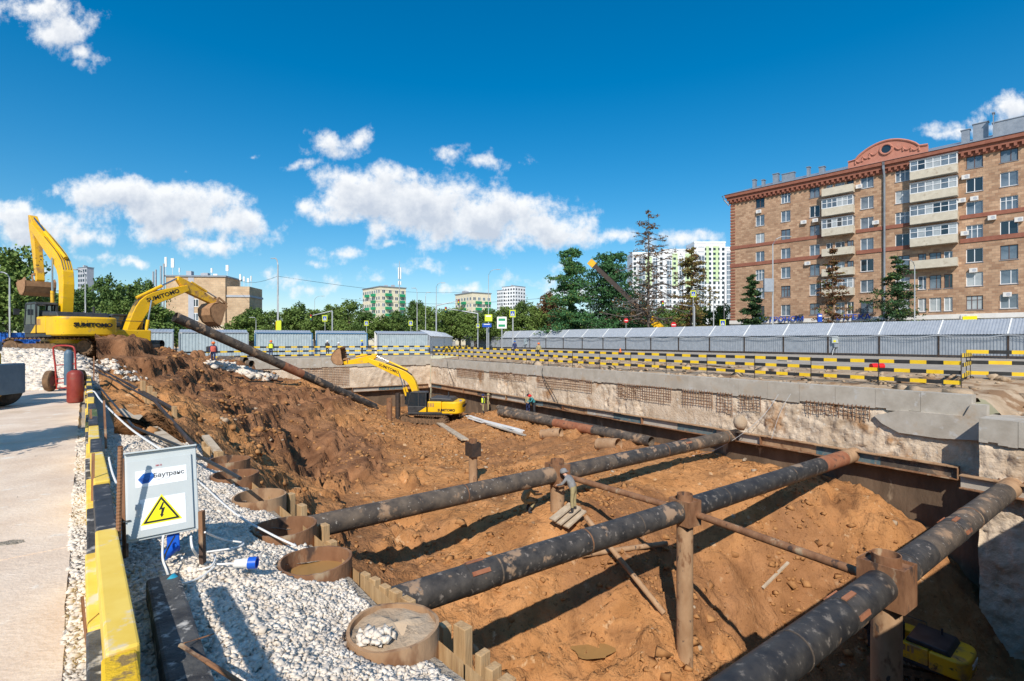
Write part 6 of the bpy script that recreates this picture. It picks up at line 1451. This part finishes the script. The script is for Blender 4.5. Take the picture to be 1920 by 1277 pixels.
gbalc(b2, 'R', (3.0,7.6), (13.2,16,18.7,10.4)); gbalc(b2, 'L', (6.0,), (13.2,16,18.7))
block('distant white tower block in the gap between the pale blocks and the larches', 966, 420, 15, 13, 47, R(48), 'pale2', 15, 3.0, 1, (5,4), (1.6,1.5), stuff=True)
block('lower distant white block beside the white tower', 943, 425, 8, 9, 44, R(40), 'pale2', 14, 3.0, 1, (3,3), (1.6,1.5), stuff=True)
block('distant dark tower seen over the trees left of the raised boom', 146, 330, 4, 9, 49, R(-20), 'greyp', 15, 3.1, 2, (2,4), (1.5,1.7), stuff=True)
block('low pale building beyond the brown tree', 1020, 230, 10, 22, 14, R(8), 'pale', 4, 3, 1, (3,8), (1.5,1.5))
# white and green towers behind the dead larch
def tower(label, px0, px1, d, ytop, cols, seed, lime=(.62,1.0), gl=None):
    a = P(px0, 600, d); b = P(px1, 600, d); ztop = H + (CY - ytop)/F*d; w = (b-a).length
    t = thing('tower_block', label, 'building', (a.x, a.y, 0), math.atan2(b.y-a.y, b.x-a.x), 'white and green tower blocks')
    m = MB(); m.bb(0,w,0,14,0,ztop); lpart(t, m, 'wall', 'pale2')
    m = MB(); m.bb(-.2,w+.2,-.2,14.2,ztop,ztop+1); lpart(t, m, 'parapet', 'pale2')
    nfl = int((ztop-4)/2.85)
    for (f0_, f1_, z0_, z1_, mn) in cols:
        m = MB(); m.bb(w*f0_, w*f1_, -.5 if mn == 'glass2' else -.25, -.02, ztop*z0_, ztop*z1_); lpart(t, m, 'bay' if mn != 'glass2' else 'glazed_loggias', mn)
        if mn == 'glass2':
            m = MB()
            for k in range(nfl+1): m.bb(w*f0_-.05, w*f1_+.05, -.58, -.5, 3.2 + 2.85*k, 3.2+2.85*k+.4)
            for k in range(3): x = w*(f0_ + (f1_-f0_)*k/2); m.bb(x-.1,x+.1,-.57,-.49,ztop*z0_,ztop*z1_)
            lpart(t, m, 'loggia_bands', 'pale2')
    m = MB(); n = max(3, int(w/2.6))
    for k in range(nfl):
        for i in range(n):
            x = w*(i+.5)/n; z = 4.6 + 2.85*k; q = any(c[0]*w-.6 < x < c[1]*w+.6 and c[4] == 'glass2' for c in cols)
            if q: continue
            hw = .75 if (i + seed) % 3 else .45; m.quad((x-hw,-.27,z-.75),(x+hw,-.27,z-.75),(x+hw,-.27,z+.75),(x-hw,-.27,z+.75))
    lpart(t, m, 'window_rows', 'glass', fixn=False)['kind'] = 'stuff'
tower('white tower with lime stripes right of the dead larch, next to the brick house', 1302, 1360, 300, 456, [(.02,.09,0,.9,'glass2'),(.12,.32,0,.88,'glass2'),(.36,.48,.6,.97,'lime'),(.6,.8,.62,.97,'lime')], 1)
tower('narrow grey-glazed tower edge against the brick house', 1360, 1380, 300, 466, [(.1,.5,0,.95,'glass2')], 2)
tower('white tower with lime panels behind the dead larch trunk', 1244, 1302, 300, 470, [(.1,.25,0,.9,'glass2'),(.5,.64,0,.9,'glass2'),(.28,.46,.62,.97,'lime'),(.7,.95,.6,.97,'lime')], 0)
tower('white and green tower between the larches, leftmost of the tall towers', 1186, 1244, 300, 476, [(.2,.4,0,.95,'glass2'),(.65,.8,0,.95,'glass2'),(.42,.62,.62,.97,'lime')], 2)
# ------------------------------------------------------------------ trees
def leafmat(name, c1, c2, c3, sca=.9):
    m = mt(name, c1, c2, sca, .7, spot=((c3), 2.5, .57, .12), world=True, spec=.25); return m
M['leafA'] = leafmat('leaf_green', (.08,.135,.028), (.165,.24,.055), (.20,.25,.07))
M['leafB'] = leafmat('leaf_dark_green', (.052,.10,.024), (.11,.18,.045), (.135,.195,.06))
M['leafY'] = leafmat('leaf_yellow_green', (.10,.125,.03), (.155,.175,.05), (.19,.18,.07))
M['leafBr'] = leafmat('leaf_brown', (.13,.07,.035), (.18,.11,.05), (.10,.09,.04))
M['needle'] = leafmat('larch_needles', (.036,.11,.04), (.07,.18,.062), (.10,.21,.07))
M['needle2'] = leafmat('spruce_needles', (.022,.05,.02), (.04,.085,.03), (.06,.10,.04))
M['needleY'] = leafmat('yellowed_needles', (.16,.12,.03), (.21,.165,.05), (.12,.08,.03))
M['needleBr'] = leafmat('browned_needles', (.14,.065,.03), (.19,.095,.045), (.08,.075,.03))
def cards(pos, size, r2, droop=0.0):
    n = len(pos); a = r2.normal(size=(n,3)); a /= np.linalg.norm(a, axis=1, keepdims=True); b = r2.normal(size=(n,3)); b -= a*(a*b).sum(1, keepdims=True); b /= np.linalg.norm(b, axis=1, keepdims=True)
    s = size[:, None]; asp = r2.uniform(.5,.9,(n,1))
    v = np.stack([pos - a*s, pos + b*s*asp, pos + a*s, pos - b*s*asp], 1).reshape(-1,3); f = np.arange(4*n).reshape(-1,4); return v, f
_tm = {}
def decid_mesh(kind, seed):
    if (kind, seed) in _tm: return _tm[kind, seed]
    r2 = np.random.default_rng(seed); pos, sz = [], []
    # unit tree: height 1, crown from .15 up
    lobes = []
    for k in range(r2.integers(7, 10)):
        a = r2.uniform(0, 6.28); rr = r2.uniform(.0,.24); z = r2.uniform(.34,.80); lobes.append((rr*math.cos(a), rr*math.sin(a), z, r2.uniform(.13,.22)*(1.15-.5*abs(z-.5))))
    lobes.append((0,0,.84,.14))
    for (x,y,z,rl) in lobes:
        for c_ in range(24):
            d = r2.normal(size=3); d /= np.linalg.norm(d); rr = rl*r2.uniform(.55,1.12); c = np.array([x,y,z]) + d*rr*np.array([1,1,.9]); k = 30
            p = c + r2.normal(size=(k,3))*rl*.17; pos.append(p); sz.append(r2.uniform(.011,.025,k))
    pos = np.concatenate(pos); sz = np.concatenate(sz); v, f = cards(pos, sz, r2)
    me_l = npobj('x', v, f, M[kind]); lm = me_l.data; bpy.data.objects.remove(me_l)
    m = MB(); m.path([(0,0,-.02),(.01,0,.25),(-.01,.01,.5),(0,0,.8)], [.022,.017,.012,.004], 8)
    for (x,y,z,rl) in lobes: m.path([(0,0,max(.15,z-.25)),(x*.5,y*.5,z-.1),(x,y,z+.03)], [.009,.006,.002], 5)
    tmm = m.mesh('trunk', M['barkd'], True); _tm[kind, seed] = (lm, tmm); return lm, tmm
def put_tree(name, label, px, ytop, d, wid, kind, seed, group, cat='tree', rz=None, zb=0):
    h = H + (CY - ytop)/F*d - zb; lm, tmm = decid_mesh(kind, seed)
    p = P(px, 600, d); t = thing(name, label, cat, (p.x, p.y, zb), rz if rz is not None else random.uniform(0,6.28), group)
    s = (wid/F*d/.62/h)
    for nm, me in (('crown', lm), ('trunk', tmm)):
        o = bpy.data.objects.new(nm, me); C.objects.link(o); o.parent = t; o.scale = (h*s, h*s, h)
    return t
belt = [  # px, top y, d, width px, kind, seed
 (18,466,58,110,'leafA',1),(-45,500,62,110,'leafB',2),(60,520,75,90,'leafB',3),(105,545,80,80,'leafA',4),(160,545,72,80,'leafB',5),(198,514,85,75,'leafB',2),(240,530,90,80,'leafA',3),(272,522,96,60,'leafB',4),(232,560,66,70,'leafA',5),(292,572,62,90,'leafA',1),(330,585,70,60,'leafA',2),
 (455,588,118,60,'leafA',3),(478,576,125,60,'leafB',4),(508,582,118,60,'leafA',5),(540,578,124,64,'leafA',1),(562,566,130,50,'leafB',2),(590,578,120,60,'leafA',3),(622,570,128,60,'leafA',4),(655,562,122,60,'leafA',5),(690,584,116,60,'leafB',1),(718,590,112,60,'leafA',2),(745,580,118,50,'leafB',3),
 (780,562,125,60,'leafB',4),(806,574,118,56,'leafA',5),(835,580,122,60,'leafA',1),(862,574,128,60,'leafA',2),(890,582,118,56,'leafA',3),(918,578,125,56,'leafB',4),(948,574,122,60,'leafA',5),(978,566,128,56,'leafB',1),(1002,572,122,50,'leafA',2),(1030,545,124,62,'leafBr',3),(1060,572,130,50,'leafB',4),
 (1100,590,132,60,'leafB',5),(1150,585,132,60,'leafA',1),(1195,572,128,70,'leafB',2),(1240,574,130,60,'leafA',3),(1278,568,132,60,'leafB',4),(1318,574,126,60,'leafA',5),(1350,572,122,46,'leafA',1),(1075,600,126,60,'leafB',3)]
where = ['tall leafy tree at the left picture edge','dark tree just outside the left edge','tree behind the raised excavator cab','tree right of the raised boom, low','dark tree between the boom and the slim lamp','tall dark tree behind the slim left lamp','green tree right of the slim left lamp','dark tree touching the tan block from the left','bush-like tree over the counterweight','wide green tree in front of the tan block','low tree under the second boom',
 'tree right of the hanging bucket','dark tree between the bucket and the striped mast','tree at the foot of the tall striped mast','tree right of the tall striped mast','dark taller tree behind the first traffic gantry','tree under the first traffic gantry','tree left of the first pedestrian sign','tall tree left of the pale yellow block','dark tree below the left pale block','low tree below the green balconies','dark tree at the antenna mast foot',
 'dark tree between the two pale blocks, left','tree between the two pale blocks, right','tree in front of the right pale block, left','tree in front of the right pale block, middle','tree in front of the right pale block, right','dark tree below the white tower','tree right of the white tower','dark tree left of the brown one','green tree touching the brown one','brown withered leafy tree left of the larches','dark tree behind the left larch',
 'dark low tree behind the left larch foot','low tree behind the right larch foot','dark bushy tree left of the dead larch trunk','bushy tree right of the dead larch trunk','dark bushy tree behind the crane boom foot','bushy tree below the yellowed larch','bushy tree beside the brick house corner','low dark tree between the two larches']
for (px, yt, d, w, kd, sd), lb in zip(belt, where): put_tree('leafy_tree', lb, px, yt, d, w, kd, sd, 'leafy trees behind the site')
# conifers: whorls of branches with needle tufts
def conifer(name, label, px, ytop, d, wpx, mats, seed, dens=1.0, bare=0.0, low=.12, droop=.12, cone=1.0, cat='tree', lean=0, clump=1.0, tiers=17, ybase=None, leafsz=1.0, irregular=.25):
    r2 = np.random.default_rng(seed); ht = H + (CY-ytop)/F*d; R0 = wpx/2/F*d; p0 = P(px, 600, d)
    t = thing(name, label, cat, (p0.x, p0.y, 0)); m = MB()
    tw = .011*ht + .05; trunk = [(lean*ht*(k/8)**2 + .004*ht*math.sin(k*2), .004*ht*math.cos(k*1.7), ht*k/8) for k in range(9)]
    m.path([Vector(q) + p0*Vector((1,1,0)).x*0 + Vector((p0.x,p0.y,0)) for q in trunk], [tw*(1-.93*k/8) for k in range(9)], 8)
    m.build('trunk', M['barkdead' if bare else 'barkd'], t, True)
    bm2 = MB(); pos, sz, mi = [], [], []
    for k in range(tiers):
        nb = int(r2.integers(4,7))
        for b in range(nb):
            zf = low + (1-low)*(k + r2.uniform(-.75,.75))/tiers; zf = max(low, zf); z = ht*min(zf,.985); rad = R0*(max(0,1-zf)/(1-low))**cone + .02*ht
            a = 2*math.pi*(b + r2.uniform(-.35,.35))/nb + k*1.3; L = rad*r2.uniform(1-irregular*2,1+irregular*.5); dr = droop*r2.uniform(.3,1.5)
            pts = []; 
            for j in range(6):
                u = j/5; pts.append(Vector((p0.x + lean*ht*zf*zf + math.cos(a + .25*math.sin(u*3+b))*L*u, p0.y + math.sin(a + .25*math.sin(u*3+b))*L*u, z - dr*L*u + .9*dr*L*u*u + .12*L*u*(irregular)*math.sin(b*3+k) + (.08*L*math.sin(u*5+b*2) if bare else 0))))
            bm2.path(pts, [max(.02, .022*ht*.34*(1-zf)*(1-.85*u)+.022) for u in [0,.2,.4,.6,.8,1]], 4)
            if bare:
                for q in range(int(7*(1-zf)+4)):
                    u = r2.uniform(.25,1); c = pts[min(4,int(u*5))].lerp(pts[min(5,int(u*5)+1)], u*5 % 1); aa = a + r2.choice([-1,1])*r2.uniform(.5,1.2); l2 = L*r2.uniform(.12,.32)
                    e = c + Vector((math.cos(aa)*l2, math.sin(aa)*l2, r2.uniform(-.25,.25)*l2)); bm2.path([c, c.lerp(e,.5)+Vector((0,0,.06*l2)), e], [.038,.028,.016], 3)
                    for q2 in range(2): e2 = c.lerp(e, r2.uniform(.4,.9)); bm2.path([e2, e2 + Vector((r2.normal()*.25*l2, r2.normal()*.25*l2, r2.normal()*.3*l2))], [.024,.014], 3)
            ntuft = int(dens*(16 + 52*(L/R0)))
            for q in range(ntuft):
                u = r2.uniform(.12,1.02); c = pts[min(4,int(u*5))].lerp(pts[min(5,int(u*5)+1)], min(1,u*5-min(4,int(u*5)))); sp_ = (.10 + .20*(1-abs(u-.55)))*L*.42*clump
                kk = 7; cc = np.array(c) + r2.normal(size=3)*np.array([sp_,sp_,sp_*.6]); pos.append(cc + r2.normal(size=(kk,3))*np.array([.16,.16,.09])*d/90); sz.append(r2.uniform(.09,.19,kk)*leafsz*d/90); mi.append(np.full(kk, r2.integers(0,len(mats)) if r2.random() < .3 else 0))
    bm2.build('branches', M['barkdead' if bare else 'barkd'], t, fixn=False)
    if pos:
        pos = np.concatenate(pos) - np.array([p0.x,p0.y,0]); v, f = cards(pos, np.concatenate(sz), r2); npobj('crown', v, f, [M[k] for k in mats], t, mi=np.concatenate(mi))
    return t
conifer('larch_tree', 'green larch, left one of the pair left of the dead larch', 1070, 462, 108, 104, ['needle','leafA'], 3, 1.5, cone=.5, droop=.05, tiers=15, irregular=.48, clump=1.3)
conifer('larch_tree', 'green larch, right one of the pair beside the dead larch', 1146, 468, 112, 165, ['needle','needle2'], 4, 1.6, cone=.42, droop=.08, tiers=16, irregular=.46, clump=1.3)
conifer('larch_tree', 'tall bare dead larch with dark twisted branches', 1216, 392, 96, 150, ['leafBr'], 5, .14, bare=1, cone=.7, droop=-.05, tiers=20, irregular=.35, low=.2)
conifer('larch_tree', 'half-dead larch with yellow-brown tufts left of the brick house', 1296, 462, 96, 90, ['needleY','needleBr','leafY'], 6, .55, bare=1, cone=.35, droop=-.12, tiers=13, irregular=.45, low=.18)
conifer('spruce_tree', 'small dark spruce at the left corner of the brick house', 1411, 514, 84, 66, ['needle2','leafB'], 7, 1.0, cone=.75, droop=.1, tiers=13, irregular=.25, low=.05)
conifer('spruce_tree', 'browned sparse spruce in front of the left balconies', 1561, 462, 76, 78, ['needleBr','needleBr','needleY','leafA'], 8, .42, cone=.75, droop=.12, tiers=16, irregular=.35, low=.05)
conifer('spruce_tree', 'green spruce with long flat branches in front of the drainpipe', 1683, 472, 72, 128, ['needle2','needle','leafA'], 9, .85, cone=.7, droop=.06, tiers=14, irregular=.4, low=.06)
# shade tree outside the left edge: its shadow lies on the road
put_tree('shade_tree', 'leafy tree beside the road whose shadow lies on the slabs', -420, 330, 6.2, 330, 'leafA', 3, None)
# ------------------------------------------------------------------ street lamps, signs, signals
def lamp(label, px, ytop, d, arm, r=.09, mat='pole', name='street_lamp', band=None, both=False):
    b = P(px, 600, d); b.z = 0; z = H + (CY-ytop)/F*d; t = thing(name, label, 'street lamp', b, 0, 'street lamps around the site')
    m = MB(); m.path([b, b + Vector((0,0,z*.6)), b + Vector((0,0,z*.93))], [r, r*.8, r*.6], 8); m.build('post', M[mat], t, True)
    for sg in ((1,-1) if both else (1,)):
        e = Vector((arm*sg/F*d, 0, 0)); m = MB(); top = b + Vector((0,0,z*.93)); m.path([top, top + e*.25 + Vector((0,0,z*.045)), top + e*.6 + Vector((0,0,z*.065)), top + e + Vector((0,0,z*.07))], r*.5, 6); am = m.build('arm', M[mat], t, True)
        m = MB(); c = top + e + Vector((0,0,z*.068)); ed = e.normalized(); m.beam(c - ed*.1, c + ed*.75, .3, .14, w2=.2, h2=.08); m.build('lamp_head', M[mat], t, bev=.02)
    if band: m = MB(); m.tube(b + Vector((0,0,band[0])), b + Vector((0,0,band[1])), r*1.8, n=10); m.build('band', M['yelb'], t, True)
lamp('slim grey lamp behind the big excavator counterweight', 160, 505, 60, -16)
lamp('grey lamp at the left picture edge, bent to the left', 18, 510, 46, -18)
lamp('tall dark-banded lamp mast behind the leaning pipe', 521, 484, 90, -6, .2, 'pole', band=(1.5,5.2))
lamp('grey lamp left of the left pale block', 590, 555, 150, 14)
lamp('grey lamp with arm right of the antenna mast', 782, 540, 105, -4)
lamp('grey lamp with curved arm toward the right', 818, 530, 100, 10)
lamp('tall lamp between the pale block and the white tower', 916, 505, 110, 16)
lamp('thin lamp left of the curved-arm lamp', 798, 548, 112, 3)
lamp('lamp right of the green billboard', 962, 553, 100, 20)
lamp('tall lamp in front of the brick house, left of the browned spruce', 1449, 443, 80, 26, .14)
lamp('lamp in front of the brick house, right of the green spruce', 1715, 487, 64, -12, .09)
lamp('dark lamp at the brick house corner', 1358, 523, 90, -10, .1, 'poled')
lamp('grey lamp standing before the towers', 1338, 545, 88, -26, .1)
lamp('thin grey lamp among the trees right of the bucket', 480, 595, 105, -6)
# box on the tall lamp before the house
p = P(1441, 535, 79.6); m = MB(); m.box(p, (1.5,.5,2.1)); tag(m.build('sign_box', M['galv'], None, bev=.05), 'grey box sign mounted on the tall lamp before the brick house', 'sign')
def gantry(label, px0, ytop, d, px1, y1):
    b = P(px0, 600, d); b.z = 0; t = thing('signal_gantry', label, 'traffic gantry', b, 0, 'traffic signal gantries')
    a = P(px0, ytop, d); e = P(px1, y1, d); m = MB(); m.tube(b, a, .13, n=8); m.build('post', M['pole'], t, True); m = MB(); m.tube(a, e, .11, .06, n=8); m.build('arm', M['pole'], t, True)
    m = MB(); m.beam(e + Vector((0,-.1,-.9)), e + Vector((0,-.1,.25)), .4, .3, up=Vector((0,1,0))); sg = m.build('signal_head', M['exb'], t)
    for k, c in enumerate(('signred','signy','green')):
        m = MB(); q = e + Vector((0,-.26,.05-.33*k)); m.tube(q, q+Vector((0,-.06,0)), .12, n=12); m.build('signal_lens', M[c], sg, True)
gantry('traffic gantry arm reaching left over the trees, left of the pale block', 623, 583, 95, 584, 592)
gantry('traffic gantry arm rising right beside the curved lamp', 818, 573, 96, 860, 564)
gantry('traffic gantry arm reaching left from the right pale block', 896, 588, 98, 836, 578)
gantry('traffic gantry arm before the towers', 1302, 575, 90, 1242, 566)
def ped_sign(label, px, py, d, s=1.0, kind='ped'):
    c = P(px, py, d); b = Vector((c.x, c.y+.1, 0)); t = thing('road_sign', label, 'road sign', b, 0, 'road signs beyond the walkways')
    m = MB(); m.tube(b, (b.x, b.y, c.z+.3*s), .05, n=8); m.build('post', M['pole'], t, True)
    if kind == 'ped':
        m = MB(); m.box(c, (.95*s,.05,1.15*s)); bd = m.build('border', M['signgreen'], t)
        m = MB(); m.box(c + Vector((0,-.03,0)), (.66*s,.02,.76*s)); m.build('field', M['signblue'], bd)
        m = MB(); y = c.y-.045; m.add([(c.x-.26*s,y,c.z-.3*s),(c.x+.26*s,y,c.z-.3*s),(c.x,y,c.z+.26*s)], [(0,1,2)]); m.build('triangle', M['white'], bd)
        m = MB(); y = c.y-.05; m.box((c.x,y,c.z-.02*s),(.07*s,.01,.2*s)); m.box((c.x-.05*s,y,c.z-.18*s),(.05*s,.01,.16*s)); m.box((c.x+.05*s,y,c.z-.18*s),(.05*s,.01,.16*s)); m.box((c.x,y,c.z+.13*s),(.06*s,.01,.06*s)); m.build('walking_figure', M['ink'], bd)
    else:
        m = MB(); m.tube(c, c + Vector((0,-.04,0)), .5*s, n=24); bd = m.build('disc', M['signred'], t, True); m = MB(); m.box(c + Vector((0,-.05,0)), (.7*s,.02,.16*s)); m.build('bar', M['white'], bd)
ped_sign('yellow-bordered pedestrian sign under the first gantry', 609, 597, 94)
ped_sign('yellow-bordered pedestrian sign right of the green billboard', 961, 588, 92, 1.15)
ped_sign('yellow-bordered pedestrian sign before the right pale block', 896, 611, 97, .7)
ped_sign('small yellow-bordered sign below the left pale block', 687, 606, 92, .8)
ped_sign('yellow-bordered sign at the foot of the antenna mast', 770, 606, 92, .8)
ped_sign('yellow-bordered sign high beside the half-dead larch', 1300, 551, 88, 1.0)
ped_sign('yellow-bordered sign at the corner of the brick house', 1355, 606, 82, 1.0)
ped_sign('red no-entry sign left of the dead larch foot', 1174, 601, 92, .8, 'no')
ped_sign('red no-entry sign right of the crane boom foot', 1263, 609, 88, .95, 'no')
def panel_sign(label, px, py, w, h, d, cols):
    c = P(px, py, d); t = thing('billboard', label, 'billboard', (c.x, c.y, 0)); k = d/F
    m = MB(); m.tube((c.x,c.y+.2,0),(c.x,c.y+.2,c.z),.12,n=8); m.build('post', M['pole'], t, True)
    m = MB(); m.box(c, (w*k,.15,h*k)); bd = m.build('board', M[cols[0]], t)
    for i, cn in enumerate(cols[1:]): m = MB(); m.box(c + Vector((0,-.09,h*k*(.25-.5*i))), (w*k*.7,.02,h*k*.2)); m.build('print', M[cn], bd)
panel_sign('green and white information board left of the lamp with the pedestrian sign', 941, 605, 18, 22, 95, ('white','green','green'))
panel_sign('yellow-framed board left of the green information board', 916, 596, 14, 13, 95, ('signgreen','white'))
panel_sign('blue board below the yellow-framed board', 913, 610, 17, 7, 94, ('signblue','white'))
panel_sign('yellow banner wrapped low on the striped mast', 523, 612, 9, 22, 89, ('signgreen',))
panel_sign('blue and white parking board before the brick house', 1537, 596, 8, 15, 66, ('signblue','white'))
for px, lb in ((1055,'orange signal post left under the larches'),(1066,'orange signal post right under the larches'),(1153,'orange post under the right larch, left'),(1164,'orange post under the right larch, right')):
    c = P(px, 610, 116); m = MB(); m.box((c.x,c.y,2.8),(.32,.3,5.6)); m.box((c.x,c.y,5.4),(.5,.4,1.2)); tag(m.build('orange_post', M['yelb'], None, bev=.05), lb, 'post', 'orange posts under the larches')
# antenna mast
b = P(749, 600, 140); b.z = 0; zt = H + (CY-490)/F*140; t = thing('antenna_mast', 'thin antenna mast with white panels beside the left pale block', 'mast', b)
m = MB(); m.tube(b, (b.x,b.y,zt), .2, .06, n=8); m.build('mast', M['pole'], t, True)
for z, h in ((zt-2.8,2.2),(zt-4.4,1),(zt-6,1)):
    for k in range(3): a = k*2.1; m = MB(); m.box((b.x+.35*math.cos(a), b.y+.35*math.sin(a), z),(.28,.2,h)); m.build('antenna_panel', M['white'], t)
# overhead wires
for (a, b, lb) in ((P(432,520,120),P(521,518,90),'overhead wire from the tan block to the striped mast'),(P(521,518,90),P(880,548,150),'overhead wire from the striped mast to the right'),(P(640,560,120),P(1010,560,110),'overhead wire above the gantries')):
    pts = [a.lerp(b, k/10) - Vector((0,0,1.2*math.sin(math.pi*k/10))) for k in range(11)]; m = MB(); m.path(pts, .03, 4); tag(m.build('overhead_wire', M['cableb'], None, True), lb, 'wire')

# ------------------------------------------------------------------ people
def mk(name, c): M[name] = mt(name, c, tuple(min(1, x*1.3) for x in c), 8, .85)
for n_, c_ in (('navy',(.02,.03,.09)),('coral',(.55,.12,.09)),('khaki',(.30,.25,.13)),('hivis',(.62,.75,.04)),('skin',(.48,.27,.18)),('darkcloth',(.03,.03,.035)),('bluec',(.03,.12,.38)),('tealc',(.04,.20,.22)),('beigec',(.45,.34,.2)),('greyc',(.2,.2,.2))): mk(n_, c_)
def person(label, base, face, pose='stand', top='navy', legs='navy', helmet='orange', vest=None, h=1.76):
    t = thing('person', label, 'person', base, face); m0, st, idx = BODY[pose]; m2 = m0.copy(); m2.name = 'body'; sc_ = h/1.80
    for k in (top, legs, 'skin', 'darkcloth'): m2.materials.append(M[k])
    m2.polygons.foreach_set('material_index', idx)
    o = bpy.data.objects.new('body', m2); C.objects.link(o); o.parent = t; o.scale = (sc_,)*3
    hd = Vector(st['hd'])*sc_; ax = (Vector(st['hd2'])*sc_ - hd).normalized()
    q = ax.to_track_quat('Z','X').to_matrix().to_4x4()
    if helmet:
        mm = MB(); prof = [(.135,.03),(.142,.05),(.138,.10),(.115,.155),(.07,.185),(0,.195)]; mm.lathe(prof, 18); mm.box((.13,0,.04),(.1,.17,.015)); mm.xf(Matrix.Translation(hd) @ q); mm.build('helmet', M[helmet], t, local=True, smooth=True)
    else:
        mm = MB(); mm.lathe([(.11,.0),(.115,.06),(.09,.12),(0,.15)], 14); mm.xf(Matrix.Translation(hd) @ q); mm.build('hair', M['darkcloth'], t, local=True, smooth=True)
    mm = MB(); mm.box((.105,0,0),(.03,.022,.035)); mm.xf(Matrix.Translation(hd) @ q); mm.build('nose', M['skin'], t, local=True)
    if vest:
        mm = MB(); n = 14; c0, c1 = Vector(st['wst'])*sc_ - Vector((0,0,.12)), Vector(st['chs'])*sc_ + Vector((0,0,.08))
        vs = [c0.lerp(c1, k_) + Vector((.165*math.cos(2*math.pi*i/n), .215*math.sin(2*math.pi*i/n), 0))*(1.0 if k_ < .9 else .82) for k_ in (0,.5,.85,1) for i in range(n)]
        mm.add(vs, [(k_*n+i, k_*n+(i+1)%n, (k_+1)*n+(i+1)%n, (k_+1)*n+i) for k_ in range(3) for i in range(n)]); mm.build('vest', M[vest], t, local=True, smooth=True)
    return t
def stand(px, py, d, z=None):
    p = P(px, py, d); p.z = soilz(p.x, p.y) if z is None else z; return p
p = P(400, 700, 40.5); p.z = soilz(p.x, p.y); person('worker in navy suit with coral shoulders and orange helmet walking on the soil bank', p, R(-60), 'walk', 'navy', 'navy', 'orange', 'coral')
m = MB(); q = p + Vector((-.35,0,1.15)); m.box(q, (.35,.3,.5)); tag(m.build('shoulder_bag', M['darkcloth'], None, bev=.08), 'dark bag carried by the worker on the soil bank', 'bag')
for px, d, z, fc, ps_, tp, lg, hl, vs, lb in (
  (508,52,.05,100,'stand','darkcloth','navy','orange','hivis','worker in orange helmet behind the far rail beside the leaning pipe'),
  (614,58,.05,-90,'stand','darkcloth','darkcloth','white',None,'worker in black with white helmet behind the far rail'),
  (635,57,-.15,-100,'stand','greyc','greyc','white',None,'worker with white helmet behind the raised bucket'),
  (679,60,.1,180,'stand','bluec','navy','signy',None,'worker in blue with yellow helmet behind the far rail'),
  (965,62,.0,-90,'stand','navy','navy','bluec',None,'worker in navy with blue helmet behind the long right rail'),
  (1010,55,-.2,-90,'stand','khaki','darkcloth','orange',None,'worker leaning low behind the long right rail')):
    p = P(px, 650, d); p.z = z; person(lb, p, R(fc), ps_, tp, lg, hl, vs)
for px, py, d, fc, ps_, tp, lg, hl, vs, lb in (
  (906,775,46,200,'stand','navy','khaki','navy','hivis','worker in bright vest on the pit floor, left of the lying pipes'),
  (915,776,47,10,'stand','khaki','khaki','khaki',None,'worker in khaki standing beside the one in bright vest'),
  (864,782,46,120,'stand','beigec','beigec','bluec',None,'worker in beige right of the pit excavator'),
  (990,784,42,60,'stand','khaki','navy','darkcloth',None,'worker in khaki jacket and blue trousers by the waler'),
  (1002,782,41.5,200,'lean','tealc','darkcloth','red',None,'worker bending by the waler behind the lying pipes')):
    person(lb, stand(px, py, d), R(fc), ps_, tp, lg, hl, vs)
p = P(1076, 964, 18.6); person('worker in khaki trousers leaning on the farthest strut beside its king post', p, R(150), 'lean', 'greyc', 'khaki', 'greyc', None)
p = P(988, 948, 19.6); p.z = soilz(p.x, p.y); person('worker in khaki crouching under the farthest strut', p, R(20), 'crouch', 'khaki', 'khaki', 'red', None)
